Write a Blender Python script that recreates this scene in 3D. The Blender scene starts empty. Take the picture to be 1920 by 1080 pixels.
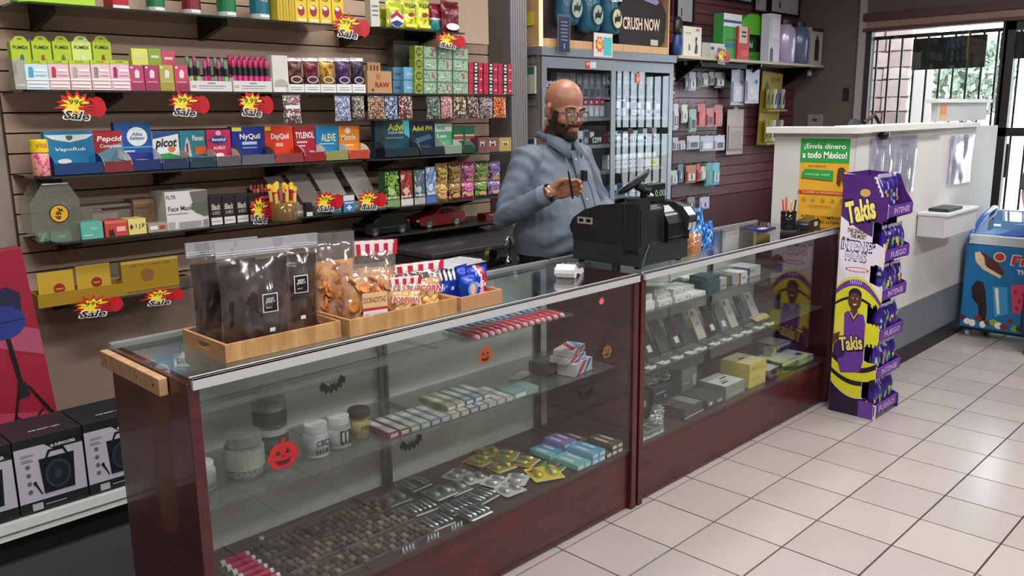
import bpy, bmesh, math, random
from mathutils import Vector, Matrix, noise
random.seed(7)
S = bpy.context.scene
COL = S.collection
PI = math.pi
# ---------------------------------------------------------------- camera
CF, CYAW, CPIT, CROL = 1582.5, 0.78372, -0.20229, -0.013246
CPOS = Vector((-2.1386, -1.8858, 1.5690))
_d = Vector((math.cos(CPIT)*math.cos(CYAW), math.cos(CPIT)*math.sin(CYAW), math.sin(CPIT)))
_r = _d.cross(Vector((0, 0, 1))).normalized(); _u = _r.cross(_d)
_c, _s = math.cos(CROL), math.sin(CROL)
CR, CU = _r*_c+_u*_s, _u*_c-_r*_s
cam = bpy.data.cameras.new('camera'); cam.sensor_width = 36; cam.lens = CF/1920*36; cam.clip_start = 0.02; cam.clip_end = 200
co = bpy.data.objects.new('camera', cam); COL.objects.link(co)
m = Matrix((CR, CU, -_d)).transposed().to_4x4(); m.translation = CPOS; co.matrix_world = m
S.camera = co
def at(u, v, **k):                      # survey helper: a measured image point on a known plane of the room
    d = CR*((u-960)/CF)+CU*((540-v)/CF)+_d
    a = 'xyz'.index(list(k)[0]); return CPOS+d*((list(k.values())[0]-CPOS[a])/d[a])
# ---------------------------------------------------------------- world, lamps, exposure
W = bpy.data.worlds.new('world'); S.world = W; W.use_nodes = True
nt = W.node_tree; bg = nt.nodes['Background']
bg.inputs[0].default_value = (0.86, 0.93, 1.0, 1); bg.inputs[1].default_value = 8.0
S.view_settings.view_transform = 'Standard'; S.view_settings.look = 'None'
S.view_settings.gamma = 1; S.view_settings.use_curve_mapping = False
S.view_settings.exposure = 0.0
sun = bpy.data.lights.new('sun', 'SUN'); sun.energy = 7; sun.angle = 0.01; sun.color = (1, .95, .88)
so = bpy.data.objects.new('sun', sun); COL.objects.link(so); so.rotation_euler = (math.radians(48), 0, math.radians(150))
CEIL = 2.95
LIGHTS = [(-1.2, 0.75), (1.0, 0.75), (3.2, 0.75), (-1.4, -1.0), (1.0, -1.0), (3.4, -1.0), (-1.4, -2.9), (1.0, -2.9), (3.4, -2.9)]
for i, (lx, ly) in enumerate(LIGHTS):
    a = bpy.data.lights.new('tube_light', 'AREA'); a.shape = 'RECTANGLE'; a.size = 1.15; a.size_y = 0.28
    a.energy = 20 if ly > 0 else 38; a.color = (1.0, .975, .965)
    o = bpy.data.objects.new('tube_light', a); COL.objects.link(o); o.location = (lx, ly, CEIL-.075)
# ---------------------------------------------------------------- helpers
def lin(h):
    h = h.lstrip('#'); c = [int(h[i:i+2], 16)/255 for i in (0, 2, 4)]
    return tuple((x/12.92 if x <= .04045 else ((x+.055)/1.055)**2.4) for x in c)+(1,)
_M = {}
def mat(hexc, rough=.6, metal=0., grain=.06, scale=40, alpha=1., coat=0., emit=0.):
    k = (hexc, rough, metal, grain, scale, alpha, coat, emit)
    if k in _M: return _M[k]
    M = bpy.data.materials.new('m_'+hexc.strip('#')); M.use_nodes = True
    n = M.node_tree.nodes; L = M.node_tree.links; b = n['Principled BSDF']
    c = lin(hexc); b.inputs['Base Color'].default_value = c
    b.inputs['Roughness'].default_value = rough; b.inputs['Metallic'].default_value = metal
    if coat: b.inputs['Coat Weight'].default_value = coat; b.inputs['Coat Roughness'].default_value = .08
    if alpha < 1: b.inputs['Alpha'].default_value = alpha
    if emit: b.inputs['Emission Color'].default_value = c; b.inputs['Emission Strength'].default_value = emit
    if grain:
        t = n.new('ShaderNodeTexCoord'); s = n.new('ShaderNodeTexNoise'); s.inputs['Scale'].default_value = scale
        s.inputs['Detail'].default_value = 3
        r = n.new('ShaderNodeMapRange'); r.inputs['To Min'].default_value = 1-grain; r.inputs['To Max'].default_value = 1+grain
        h = n.new('ShaderNodeHueSaturation'); h.inputs['Color'].default_value = c
        L.new(t.outputs['Object'], s.inputs['Vector']); L.new(s.outputs['Fac'], r.inputs['Value'])
        L.new(r.outputs[0], h.inputs['Value']); L.new(h.outputs[0], b.inputs['Base Color'])
    _M[k] = M; return M
def busy(pal, scale=60, rough=.35, metal=0., stretch=(1, 1, 1), seed=0):   # many-coloured printed film
    k = ('busy', tuple(pal), scale, rough, metal, stretch, seed)
    if k in _M: return _M[k]
    M = bpy.data.materials.new('print_'+pal[0].strip('#')); M.use_nodes = True
    n = M.node_tree.nodes; L = M.node_tree.links; b = n['Principled BSDF']
    b.inputs['Roughness'].default_value = rough; b.inputs['Metallic'].default_value = metal
    t = n.new('ShaderNodeTexCoord'); mp = n.new('ShaderNodeMapping'); mp.inputs['Scale'].default_value = stretch
    mp.inputs['Location'].default_value = (seed*1.7, seed*.9, seed*2.3)
    s = n.new('ShaderNodeTexNoise'); s.inputs['Scale'].default_value = scale; s.inputs['Detail'].default_value = 2
    v = n.new('ShaderNodeTexVoronoi'); v.inputs['Scale'].default_value = scale*1.3
    mx = n.new('ShaderNodeMath'); mx.operation = 'MULTIPLY_ADD'; mx.inputs[1].default_value = .35
    r = n.new('ShaderNodeValToRGB'); r.color_ramp.interpolation = 'CONSTANT'
    e = r.color_ramp.elements
    e[0].color = lin(pal[0]); e[0].position = 0
    e[1].color = lin(pal[-1]); e[1].position = .78
    for i, h in enumerate(pal[1:-1]):
        q = e.new(.45+.33*i/max(1, len(pal)-2)); q.color = lin(h)
    L.new(t.outputs['Object'], mp.inputs[0]); L.new(mp.outputs[0], s.inputs['Vector']); L.new(mp.outputs[0], v.inputs['Vector'])
    L.new(v.outputs['Distance'], mx.inputs[0]); L.new(s.outputs['Fac'], mx.inputs[2])
    L.new(mx.outputs[0], r.inputs[0]); L.new(r.outputs[0], b.inputs['Base Color'])
    _M[k] = M; return M
def glass(tint='#f0f5f3', ior=1.45, clear=1., rough=0.0, body=None, bodyw=0.):
    k = ('glass', tint, ior, clear, rough, body, bodyw)
    if k in _M: return _M[k]
    M = bpy.data.materials.new('glass'); M.use_nodes = True
    n = M.node_tree.nodes; L = M.node_tree.links; n.remove(n['Principled BSDF'])
    out = n['Material Output']; t = n.new('ShaderNodeBsdfTransparent'); t.inputs[0].default_value = lin(tint)
    g = n.new('ShaderNodeBsdfGlossy'); g.inputs['Roughness'].default_value = rough; g.inputs['Color'].default_value = (1, 1, 1, 1)
    lw = n.new('ShaderNodeLayerWeight'); lw.inputs[0].default_value = .5; f = n.new('ShaderNodeMath'); f.operation = 'POWER'; f.inputs[1].default_value = 5
    L.new(lw.outputs['Facing'], f.inputs[0]); mx = n.new('ShaderNodeMixShader'); F0 = ((ior-1)/(ior+1))**2
    g2 = n.new('ShaderNodeMath'); g2.operation = 'MULTIPLY_ADD'; g2.inputs[1].default_value = 1-F0; g2.inputs[2].default_value = F0
    L.new(f.outputs[0], g2.inputs[0]); L.new(g2.outputs[0], mx.inputs[0]); L.new(g.outputs[0], mx.inputs[2])
    if body:
        d = n.new('ShaderNodeBsdfDiffuse'); d.inputs[0].default_value = lin(body); m2 = n.new('ShaderNodeMixShader')
        m2.inputs[0].default_value = bodyw; L.new(t.outputs[0], m2.inputs[1]); L.new(d.outputs[0], m2.inputs[2]); L.new(m2.outputs[0], mx.inputs[1])
    else: L.new(t.outputs[0], mx.inputs[1])
    L.new(mx.outputs[0], out.inputs[0]); _M[k] = M; return M
def wood(c1, c2, scale=6, stretch=(1, 1, 12), rough=.45, coat=0.):
    k = ('wood', c1, c2, scale, stretch, rough)
    if k in _M: return _M[k]
    M = bpy.data.materials.new('wood'); M.use_nodes = True
    n = M.node_tree.nodes; L = M.node_tree.links; b = n['Principled BSDF']; b.inputs['Roughness'].default_value = rough
    b.inputs['Coat Weight'].default_value = coat
    t = n.new('ShaderNodeTexCoord'); mp = n.new('ShaderNodeMapping'); mp.inputs['Scale'].default_value = stretch
    s = n.new('ShaderNodeTexNoise'); s.inputs['Scale'].default_value = scale; s.inputs['Detail'].default_value = 5
    r = n.new('ShaderNodeValToRGB'); r.color_ramp.elements[0].color = lin(c1); r.color_ramp.elements[1].color = lin(c2)
    r.color_ramp.elements[0].position = .35; r.color_ramp.elements[1].position = .68
    L.new(t.outputs['Object'], mp.inputs[0]); L.new(mp.outputs[0], s.inputs['Vector']); L.new(s.outputs['Fac'], r.inputs[0])
    L.new(r.outputs[0], b.inputs['Base Color']); _M[k] = M; return M
class MB:
    def __init__(s): s.v = []; s.f = []; s.m = []
    def add(s, V, F, m=0):
        o = len(s.v); s.v += [tuple(p) for p in V]
        for f in F: s.f.append([i+o for i in f]); s.m.append(m)
        return s
    def box(s, x0, y0, z0, x1, y1, z1, m=0, mtx=None):
        V = [Vector((x, y, z)) for z in (z0, z1) for y in (y0, y1) for x in (x0, x1)]
        if mtx: V = [mtx @ p for p in V]
        return s.add(V, [(0, 2, 3, 1), (4, 5, 7, 6), (0, 1, 5, 4), (2, 6, 7, 3), (0, 4, 6, 2), (1, 3, 7, 5)], m)
    def poly(s, pts, y=0., m=0):                 # flat outline in the local x-z plane
        return s.add([(x, y, z) for x, z in pts], [list(range(len(pts)))], m)
    def rect(s, x0, z0, x1, z1, y=0., m=0): return s.poly([(x0, z0), (x1, z0), (x1, z1), (x0, z1)], y, m)
    def ring(s, cx, cz, rx, rz, y=0., m=0, n=20, a0=0.): return s.poly([(cx+rx*math.cos(a0+2*PI*i/n), cz+rz*math.sin(a0+2*PI*i/n)) for i in range(n)], y, m)
    def prism(s, pts, a, b, ax='y', m=0, mtx=None):   # outline extruded along an axis
        def P(p, t):
            q = {'y': (p[0], t, p[1]), 'x': (t, p[0], p[1]), 'z': (p[0], p[1], t)}[ax]
            return mtx @ Vector(q) if mtx else q
        n = len(pts); V = [P(p, a) for p in pts]+[P(p, b) for p in pts]
        F = [list(range(n)), list(range(2*n-1, n-1, -1))]+[(i, (i+1) % n, (i+1) % n+n, i+n) for i in range(n)]
        return s.add(V, F, m)
    def lathe(s, prof, c=(0, 0, 0), n=20, m=0, mtx=None, cap=True):
        V = []; F = []; k = len(prof)
        for r, z in prof:
            for j in range(n):
                a = 2*PI*j/n; p = Vector((c[0]+r*math.cos(a), c[1]+r*math.sin(a), c[2]+z)); V.append(mtx @ p if mtx else p)
        for i in range(k-1):
            for j in range(n): F.append((i*n+j, i*n+(j+1) % n, (i+1)*n+(j+1) % n, (i+1)*n+j))
        if cap: F.append(list(range(n))[::-1]); F.append([(k-1)*n+j for j in range(n)])
        return s.add(V, F, m)
    def tube(s, pts, r, n=8, m=0, cap=True):
        pts = [Vector(p) for p in pts]; R = r if isinstance(r, (list, tuple)) else [r]*len(pts)
        V = []; F = []; up = None
        for i, p in enumerate(pts):
            t = (pts[min(i+1, len(pts)-1)]-pts[max(i-1, 0)]).normalized()
            if up is None: up = Vector((0, 0, 1)) if abs(t.z) < .9 else Vector((1, 0, 0))
            a = t.cross(up).normalized(); b = a.cross(t); up = b
            for j in range(n):
                g = 2*PI*j/n; V.append(p+(a*math.cos(g)+b*math.sin(g))*R[i])
        for i in range(len(pts)-1):
            for j in range(n): F.append((i*n+j, i*n+(j+1) % n, (i+1)*n+(j+1) % n, (i+1)*n+j))
        if cap: F.append(list(range(n))[::-1]); F.append([(len(pts)-1)*n+j for j in range(n)])
        return s.add(V, F, m)
    def ell(s, c, r, nu=14, nv=9, m=0, mtx=None):
        V = []; F = []
        for i in range(nv+1):
            a = PI*i/nv
            for j in range(nu):
                b = 2*PI*j/nu; p = Vector((c[0]+r[0]*math.sin(a)*math.cos(b), c[1]+r[1]*math.sin(a)*math.sin(b), c[2]+r[2]*math.cos(a)))
                V.append(mtx @ p if mtx else p)
        for i in range(nv):
            for j in range(nu): F.append((i*nu+j, (i+1)*nu+j, (i+1)*nu+(j+1) % nu, i*nu+(j+1) % nu))
        return s.add(V, F, m)
    def build(s, name, mats, parent=None, loc=(0, 0, 0), rz=0., smooth=False, bevel=0., rot=None):
        me = bpy.data.meshes.new(name); me.from_pydata(s.v, [], s.f)
        mats = mats if isinstance(mats, (list, tuple)) else [mats]
        for x in mats: me.materials.append(x)
        me.polygons.foreach_set('material_index', s.m)
        if smooth: me.polygons.foreach_set('use_smooth', [True]*len(s.f))
        me.validate(); me.update()
        return link(name, me, parent, loc, rz, bevel, rot)
def link(name, me, parent=None, loc=(0, 0, 0), rz=0., bevel=0., rot=None):
    o = bpy.data.objects.new(name, me); COL.objects.link(o); o.parent = parent
    o.location = loc; o.rotation_euler = rot or (0, 0, rz)
    if bevel:
        b = o.modifiers.new('bevel', 'BEVEL'); b.width = bevel; b.segments = 2; b.limit_method = 'ANGLE'
    return o
def tag(o, label, cat, group=None):
    o['label'] = label; o['category'] = cat
    if group: o['group'] = group
    return o
def thing(name, label, cat, loc=(0, 0, 0), rz=0., group=None, rot=None):
    o = bpy.data.objects.new(name, None); COL.objects.link(o); o.location = loc; o.rotation_euler = rot or (0, 0, rz)
    o.empty_display_size = .05
    return tag(o, label, cat, group)
def struct(o): o['kind'] = 'structure'; return o
def copy_tree(o, parent=None):
    c = o.copy(); COL.objects.link(c)
    if parent: c.parent = parent
    for ch in list(o.children): copy_tree(ch, c)
    return c
_T = {}
def text(parent, s, x, z, w, h, mt, y=-.0012, name='lettering', shear=0., bold=.0, rot=0., rotm=None):
    """writing centred at local (x, z) and fitted into w by h, facing local -y"""
    k = (s, shear, bold)
    if k not in _T:
        c = bpy.data.curves.new('t', 'FONT'); c.body = s; c.resolution_u = 2; c.shear = shear; c.offset = bold; c.align_x = 'CENTER'
        c.space_line = .85
        t = bpy.data.objects.new('t', c); COL.objects.link(t)
        me = bpy.data.meshes.new_from_object(t); bpy.data.objects.remove(t)
        co = [v.co.copy() for v in me.vertices]; F = [list(p.vertices) for p in me.polygons]; bpy.data.meshes.remove(me)
        a = [min(c[i] for c in co) for i in (0, 1)]; b = [max(c[i] for c in co) for i in (0, 1)]
        _T[k] = ([((c[0]-a[0])/(b[0]-a[0])-.5, (c[1]-a[1])/(b[1]-a[1])-.5) for c in co], F)
    P, F = _T[k]; cs, sn = math.cos(rot), math.sin(rot)
    V = [(x+px*w*cs-pz*h*sn, y, z+px*w*sn+pz*h*cs) for px, pz in P]
    me = bpy.data.meshes.new(name); me.from_pydata(V, [], F); me.materials.append(mt)
    o = link(name, me, parent)
    if rotm: o.matrix_local = rotm
    return o
ORD = ['first', 'second', 'third', 'fourth', 'fifth', 'sixth', 'seventh', 'eighth', 'ninth', 'tenth', 'eleventh', 'twelfth', 'thirteenth', 'fourteenth', 'fifteenth', 'sixteenth', 'seventeenth', 'eighteenth', 'nineteenth', 'twentieth']
WHITE = mat('#e8e8e4', .5); BLACK = mat('#141416', .45); MAROON = wood('#3c1216', '#54191d', 5, (1, 1, 6), .35, .3)
MAROOND = wood('#2c0d10', '#42161a', 5, (1, 1, 6), .4); ALU = mat('#b9bcc0', .3, 1., .04); GREY = mat('#8d9090', .5)
TEXTK = mat('#101010', .5, grain=0); TEXTW = mat('#f4f4f4', .5, grain=0); CHROME = mat('#d0d2d4', .12, 1., .0)
STEEL = mat('#77797c', .35, 1., .05)
# ================================================================ the room
YW, XW = 2.133, 5.88
def floor_mat():
    M = mat('#b3a89f', .34, grain=.07, scale=3.5); return M
fl = struct(MB().box(-4, -6, -.05, 9, 2.3, -.006).build('floor', mat('#2b2524', .8, grain=.1)))
me0 = None; T = .285
tmats = [mat(c, .22, grain=.05, scale=4) for c in ('#a9a19c', '#a49c98', '#aca49f', '#a69e9b')]
tile_me = []
for tm in tmats:
    b = MB().box(-.139, -.139, -.006, .139, .139, 0); me = bpy.data.meshes.new('floor_tile'); me.from_pydata(b.v, [], b.f); me.materials.append(tm); tile_me.append(me)
rnd = random.Random(3)
for i in range(-1, 18):
    for j in range(-1, 14):
        if (i+.5)*T+( j+.5)*T < -1.2: continue
        if j < 0 and i < -5: continue
        link('floor_tile', rnd.choice(tile_me), fl, (T*(i+.5), -T*(j+.5), rnd.uniform(-.0006, 0)))
# plain tiled ground outside the part in view, same tile size
oth = MB()
for i in range(-14, 32):
    for j in range(-1, 21):
        if -1 <= i < 18 and -1 <= j < 14 and not ((i+.5)*T+(j+.5)*T < -1.2 or (j < 0 and i < -5)): continue
        x, y = T*(i+.5), -T*(j+.5)
        if x > 5.8: continue
        oth.box(x-.139, y-.139, -.006, x+.139, y+.139, -.0004, 0)
oo = oth.build('floor_tile_field', tmats[0], fl); oo['kind'] = 'stuff'
aisle = MB().box(-4, .30, -.0005, 5.8, 2.13, .004).build('floor_mat', mat('#34363a', .7, grain=.1, scale=9)); tag(aisle, 'dark grey floor covering in the aisle behind the glass counters', 'floor mat')
# walls
TAUPE = mat('#76685f', .75, grain=.03, scale=2)
LTAUPE = mat('#a5998f', .75, grain=.03, scale=2)
wb = struct(MB().box(-4, YW+.02, 0, 9, YW+.14, CEIL).build('wall_back', TAUPE))
struct(MB().box(-4.1, -6, 0, -4, 2.2, CEIL).build('wall_left', LTAUPE))
struct(MB().box(-4, -6.1, 0, 9, -6, CEIL).build('wall_front', LTAUPE))
struct(MB().box(-4, -6, CEIL, XW+.02, 2.2, CEIL+.05).build('ceiling', mat('#cfccc6', .9)))
# slat boards: tan stretch, then maroon stretch
def slatmat(c1, c2, seed): return wood(c1, c2, 2.2+seed*.1, (1, 1, 5), .55)
GZ = [.926+.0848*k for k in range(-1, 20)]
for k in range(len(GZ)-1):
    z0, z1 = GZ[k]+.0035, GZ[k+1]-.0035
    b = MB().prism([(YW-.012, z0+.006), (YW-.016, z0), (YW+.02, z0), (YW+.02, z1), (YW-.016, z1), (YW-.012, z1-.004)][::-1] if 0 else [(YW, z0), (YW+.02, z0), (YW+.02, z1), (YW, z1)], -1.085, 1.84, 'x')
    b.build('slat_board', slatmat('#cdb19b', '#d8bca4', k % 3), wb)
    if k >= 0:
        MB().prism([(YW, z0), (YW+.02, z0), (YW+.02, z1), (YW, z1)], 3.30, XW-.02, 'x').build('slat_board', slatmat('#63363b', '#6e4045', k % 3), wb)
MB().box(-1.085, YW+.012, .80, 1.84, YW+.0199, 2.6).box(3.3, YW+.012, .1, XW-.02, YW+.0199, 2.6).build('groove_backing', mat('#33201c', .8), wb)
MB().box(-1.12, YW-.01, 0.02, 1.84, YW+.02, .835).build('lower_panel', mat('#9a8473', .6, grain=.04, scale=3), wb)
MB().box(3.3, YW, 0.02, XW-.02, YW+.02, .837).build('lower_panel', mat('#52272b', .6, grain=.08, scale=3), wb)
MB().box(-1.30, YW-.05, 0, -1.11, YW+.02, CEIL).build('wall_pilaster', mat('#a89c92', .6), wb)
# right wall with the big barred window and the glass door
RW = mat('#6d625b', .75, grain=.03, scale=2)
wr = struct(MB().box(XW, 1.47, 0, XW+.12, YW+.1, CEIL).box(XW, -6, 2.43, XW+.12, 1.47, CEIL).box(XW, .32, 0, XW+.12, 1.47, .75).box(XW, -6, 0, XW+.12, -1.2, 2.43).build('wall_right', RW))
MB().box(XW-.03, 1.47, .75, XW+.02, 1.53, CEIL).build('corner_post', mat('#b8aeb4', .5), wr)
struct(MB().box(XW-.05, -1.2, 2.36, XW+.1, 1.49, 2.43).box(XW-.04, -1.2, 2.27, XW+.1, 1.49, 2.30).build('trim_1', mat('#57393a', .5)))
struct(MB().box(XW-.02, -1.2, 2.30, XW+.1, 1.49, 2.36).build('trim_2', mat('#a08478', .6)))
wn = struct(MB().box(XW, 1.42, .75, XW+.08, 1.47, 2.28).box(XW, .32, .75, XW+.08, 1.47, .80).box(XW, .30, .75, XW+.08, .34, 2.28).build('window_1', mat('#3a3033', .5)))
MB().box(XW+.05, .34, .8, XW+.056, 1.42, 2.27).build('pane', glass('#f2f6f6'), wn)
bars = thing('window_bars', 'black steel security bars across the bright front window', 'security bars', (XW+.10, 0, 0))
for zz in (2.20, .86): MB().box(-.015, .33, zz, .015, 1.45, zz+.03).build('rail', BLACK, bars)
yy = 1.40
while yy > .36: MB().box(-.008, yy-.008, .87, .008, yy+.008, 2.22).build('bar', BLACK, bars); yy -= .112
dr = struct(MB().box(XW+.0, -.72, 0, XW+.07, -.66, 2.27).box(XW, .24, 0, XW+.07, .32, 2.27).box(XW, -.72, 1.34, XW+.07, .30, 1.41).box(XW, -.72, 0, XW+.07, .30, .2).box(XW, -.72, 2.2, XW+.07, .3, 2.27).build('door_1', mat('#241d20', .45)))
MB().box(XW+.03, -.66, .2, XW+.036, .24, 2.2).build('pane', glass('#f2f6f6'), dr)
b = MB(); b.tube([(XW-.05, .20, 1.0), (XW-.05, .20, 1.28)], .012, 8).build('door_handle', BLACK, dr)
dbars = thing('door_bars', 'black steel bars behind the glass front door', 'security bars', (XW+.16, 0, 0))
yy = .24
while yy > -.7: MB().box(-.008, yy-.008, .05, .008, yy+.008, 2.22).build('bar', BLACK, dbars); yy -= .112
MB().box(-.012, -.7, 2.2, .012, .3, 2.23).box(-.012, -.7, .03, .012, .3, .06).build('rail', BLACK, dbars)
struct(MB().box(XW, -1.2, 0, XW+.1, -.72, 2.43).build('trim_3', mat('#3a3033', .5)))
# dark signs fixed inside the bars
tag(MB().box(0, 0, 0, .02, .60, .27).build('window_sign', mat('#17171a', .6), None, (XW+.06, .47, 1.915), bevel=.003), 'plain black board fixed high in the front window, the larger one', 'sign')
tag(MB().box(0, 0, 0, .02, .60, .22).build('window_sign', mat('#1c1c24', .6), None, (XW+.06, -.235, 1.97), bevel=.003), 'plain black board beside the first one, cut by the picture edge', 'sign')
# outside: ground, stone pier, low wall, parked shapes
struct(MB().box(XW+.13, -14, -.12, 40, 20, -.06).build('street_ground', mat('#c9c2bd', .9, grain=.08, scale=1.5)))
pier = thing('stone_pier', 'rough stone pier standing outside the barred window', 'pillar', (8.05, 2.02, -.06))
MB().box(-.36, -.30, 0, .37, .5, 3.4).build('core', mat('#8f8480', .9), pier)
rn = random.Random(5); z = 0.
SM = [mat(c, .9, grain=.15, scale=12) for c in ('#d8c0bc', '#ccb2ae', '#e0ccc8', '#c0a8a4')]
while z < 3.3:
    h = rn.uniform(.10, .19); y = -.32
    while y < .5:
        w = rn.uniform(.13, .30); w = min(w, .52-y); q = rn.uniform(.0, .012)
        if w > .05: MB().prism([(y+.012+q, z+.014), (y+w-.012, z+.010+q), (y+w-.016, z+h-.014), (y+w*.5, z+h-.006), (y+.014, z+h-.012-q)], -.36-rn.uniform(.03, .06), -.3, 'x').build('stone', rn.choice(SM), pier, bevel=.006)
        y += w
    z += h
tag(MB().box(0, 0, 0, .25, 8, .55).build('low_wall', mat('#dcd2cf', .9), None, (15.5, -4, -.06)), 'low pale wall across the street outside the window', 'wall')
for i, (x, y, r) in enumerate(((19, 4.6, 1.1), (20, 1.9, 1.2), (19.5, 7.3, 1.2), (21, -.9, 1.2))):
    t = thing('street_tree', 'loose green street tree beyond the low wall, %s from the pier' % ORD[i], 'tree', (x, y, -.06))
    MB().tube([(0, 0, 0), (.05, 0, 1.0), (0, .1, 2.2)], [.14, .1, .06]).build('trunk', mat('#5b4a3e', .9), t)
    b = MB(); rr = random.Random(i)
    for k in range(1500):
        p = Vector((rr.gauss(0, 1), rr.gauss(0, 1), rr.gauss(0, .8))); p = p.normalized()*(.9*r*rr.random()**.4)+Vector((0, 0, 2.3)); a = Vector((rr.uniform(-1, 1), rr.uniform(-1, 1), rr.uniform(-1, 1))).normalized()*.10
        c = a.cross(Vector((rr.uniform(-1, 1), 1, rr.uniform(-1, 1)))).normalized()*.07; b.add([p-a, p+c, p+a, p-c], [(0, 1, 2, 3)])
    o = b.build('foliage', mat('#8a9686', .8), t); o['kind'] = 'stuff'
# ceiling fixtures
fix = None
for i, (lx, ly) in enumerate(LIGHTS):
    t = thing('ceiling_light', 'long white ceiling light above the shop floor', 'light', (lx, ly, CEIL), 0, 'ceiling lights')
    MB().box(-.62, -.17, -.06, .62, -.15, 0).box(-.62, .15, -.06, .62, .17, 0).box(-.62, -.15, -.06, -.6, .15, 0).box(.6, -.15, -.06, .62, .15, 0).build('housing', WHITE, t)
    MB().box(-.6, -.15, -.05, .6, .15, -.045).build('diffuser', mat('#ffffff', .6, grain=0, emit=3.), t)
# ================================================================ glass counters
GF = glass('#f5f6f5', 1.42); GT = glass('#eef2f0', 1.55); GS = glass('#e4e8e6', 1.45, body='#a6aaa8', bodyw=.16)
def showcase(x0, x1, lab, posts, sh, zd):
    t = thing('glass_showcase', lab, 'display case', (x0, 0, 0)); W_ = x1-x0; H = .964; D = .49; p = .03
    MB().box(p, .03, 0.01, W_-p, D, zd-.02).build('base_panel', MAROON, t, bevel=.002)
    MB().box(p, .028, zd-.02, W_-p, D, zd).build('deck', mat('#4f3d3a', .35, grain=.08), t)
    MB().box(0, .012, 0, p, D, H-.012).build('end_panel', MAROON, t, bevel=.002)
    MB().box(W_-p, .012, 0, W_, D, H-.012).build('end_panel', MAROON, t, bevel=.002)
    MB().box(p, .018, zd, W_-p, .023, H-.02).build('front_glass', GF, t)
    MB().box(.002, .012, H-.012, W_-.002, D, H-.004).build('top_glass', GT, t)
    MB().box(.01, .0, H-.026, W_-.01, .012, H+.004).box(.01, .0, H-.002, W_-.01, .022, H+.004).build('front_rail', mat('#c9cbce', .38, .35, .03), t, bevel=.001)
    MB().box(.0, D-.012, H-.024, W_, D+.006, H+.004).build('rear_rail', mat('#a9adad', .35, .6), t, bevel=.001)
    n = 2
    for i in range(n):
        a = p+(W_-2*p)*i/n; b = p+(W_-2*p)*(i+1)/n+ (.02 if i == 0 else 0)
        MB().box(a, D-.012-.008*i, zd, b, D-.006-.008*i, H-.03).build('sliding_door', mat('#d6dbd6', .4, grain=.03, scale=3), t)
    for px in posts:
        MB().box(px-x0-.018, D-.035, zd, px-x0-.006, D-.024, H-.03).box(px-x0+.006, D-.035, zd, px-x0+.018, D-.024, H-.03).box(px-x0-.006, D-.03, zd, px-x0+.006, D-.024, H-.03).build('shelf_upright', STEEL, t)
    for (yf, zz, a, b) in sh:
        o = MB().box(a-x0, yf, zz-.006, b-x0, D-.04, zz).build('glass_shelf', GS, t)
        for px in posts:
            if a < px < b: MB().prism([(yf+.04, zz-.012), (D-.03, zz-.035), (D-.03, zz-.007), (yf+.04, zz-.007)], px-x0-.002, px-x0+.002, 'x').build('shelf_bracket', STEEL, t)
    return t
ZD = .255
SH1, SH2 = .838, .59      # glass shelf heights, left case
case1 = showcase(-1.33, .46, 'long glass counter with maroon base, nearest the camera', (-.435, .36), [(.12, SH1, -1.295, .20), (.085, SH2, -1.295, -.83), (.10, SH2-.001, -.825, .425)], ZD)
MB().box(0, 0, 0, .022, .385, .045).build('wood_batten', wood('#b08a62', '#c9a57c', 8, (1, 6, 1)), case1, (-.024, .115, .905), bevel=.002)
b = MB()
for yy in (.15, .25, .36, .46): b.lathe([(.004, 0), (.004, .001)], (0, 0, 0), 8, mtx=Matrix.Translation((-.0245, yy, .928)) @ Matrix.Rotation(PI/2, 4, 'Y'))
b.build('screw_head', STEEL, case1)
RS1, RS2 = .755, .535
case2 = showcase(.475, 2.215, 'glass counter with maroon base holding the phones, farther of the two', (.9, 1.7), [(.13, RS1, .51, 2.18), (.06, RS2, .51, 2.18)], ZD)
# ================================================================ product builders
def deco(root, w, h, items, y=-.0008):
    """flat print and writing on the front of a box of size w by h, positions as fractions"""
    b = MB(); mats = []; k = 0; tx = []
    for it in items:
        k += 1; yy = y-.0004*k
        if it[0] == 't':
            a = dict(zip(('s', 'x', 'z', 'w', 'h', 'c', 'sh', 'bo'), it[1:])); tx.append((a, yy)); continue
        c = it[-1]; mm = c if not isinstance(c, str) else mat(c, .45, grain=0)
        if mm not in mats: mats.append(mm)
        mi = mats.index(mm)
        if it[0] == 'r': b.rect(it[1]*w, it[2]*h, it[3]*w, it[4]*h, yy, mi)
        elif it[0] == 'e': b.ring(it[1]*w, it[2]*h, it[3]*w, it[4]*h, yy, mi)
        elif it[0] == 'p': b.poly([(px*w, pz*h) for px, pz in it[1]], yy, mi)
    if mats: b.build('printed_front', mats, root)
    for a, yy in tx: text(root, a['s'], a['x']*w, a['z']*h, a['w']*w, a['h']*h, mat(a['c'], .5, grain=0), yy, shear=a.get('sh', 0) or 0, bold=a.get('bo', 0) or 0)
def span(u0, u1, v, y): return at(u0, v, y=y).x, at(u1, v, y=y).x
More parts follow.
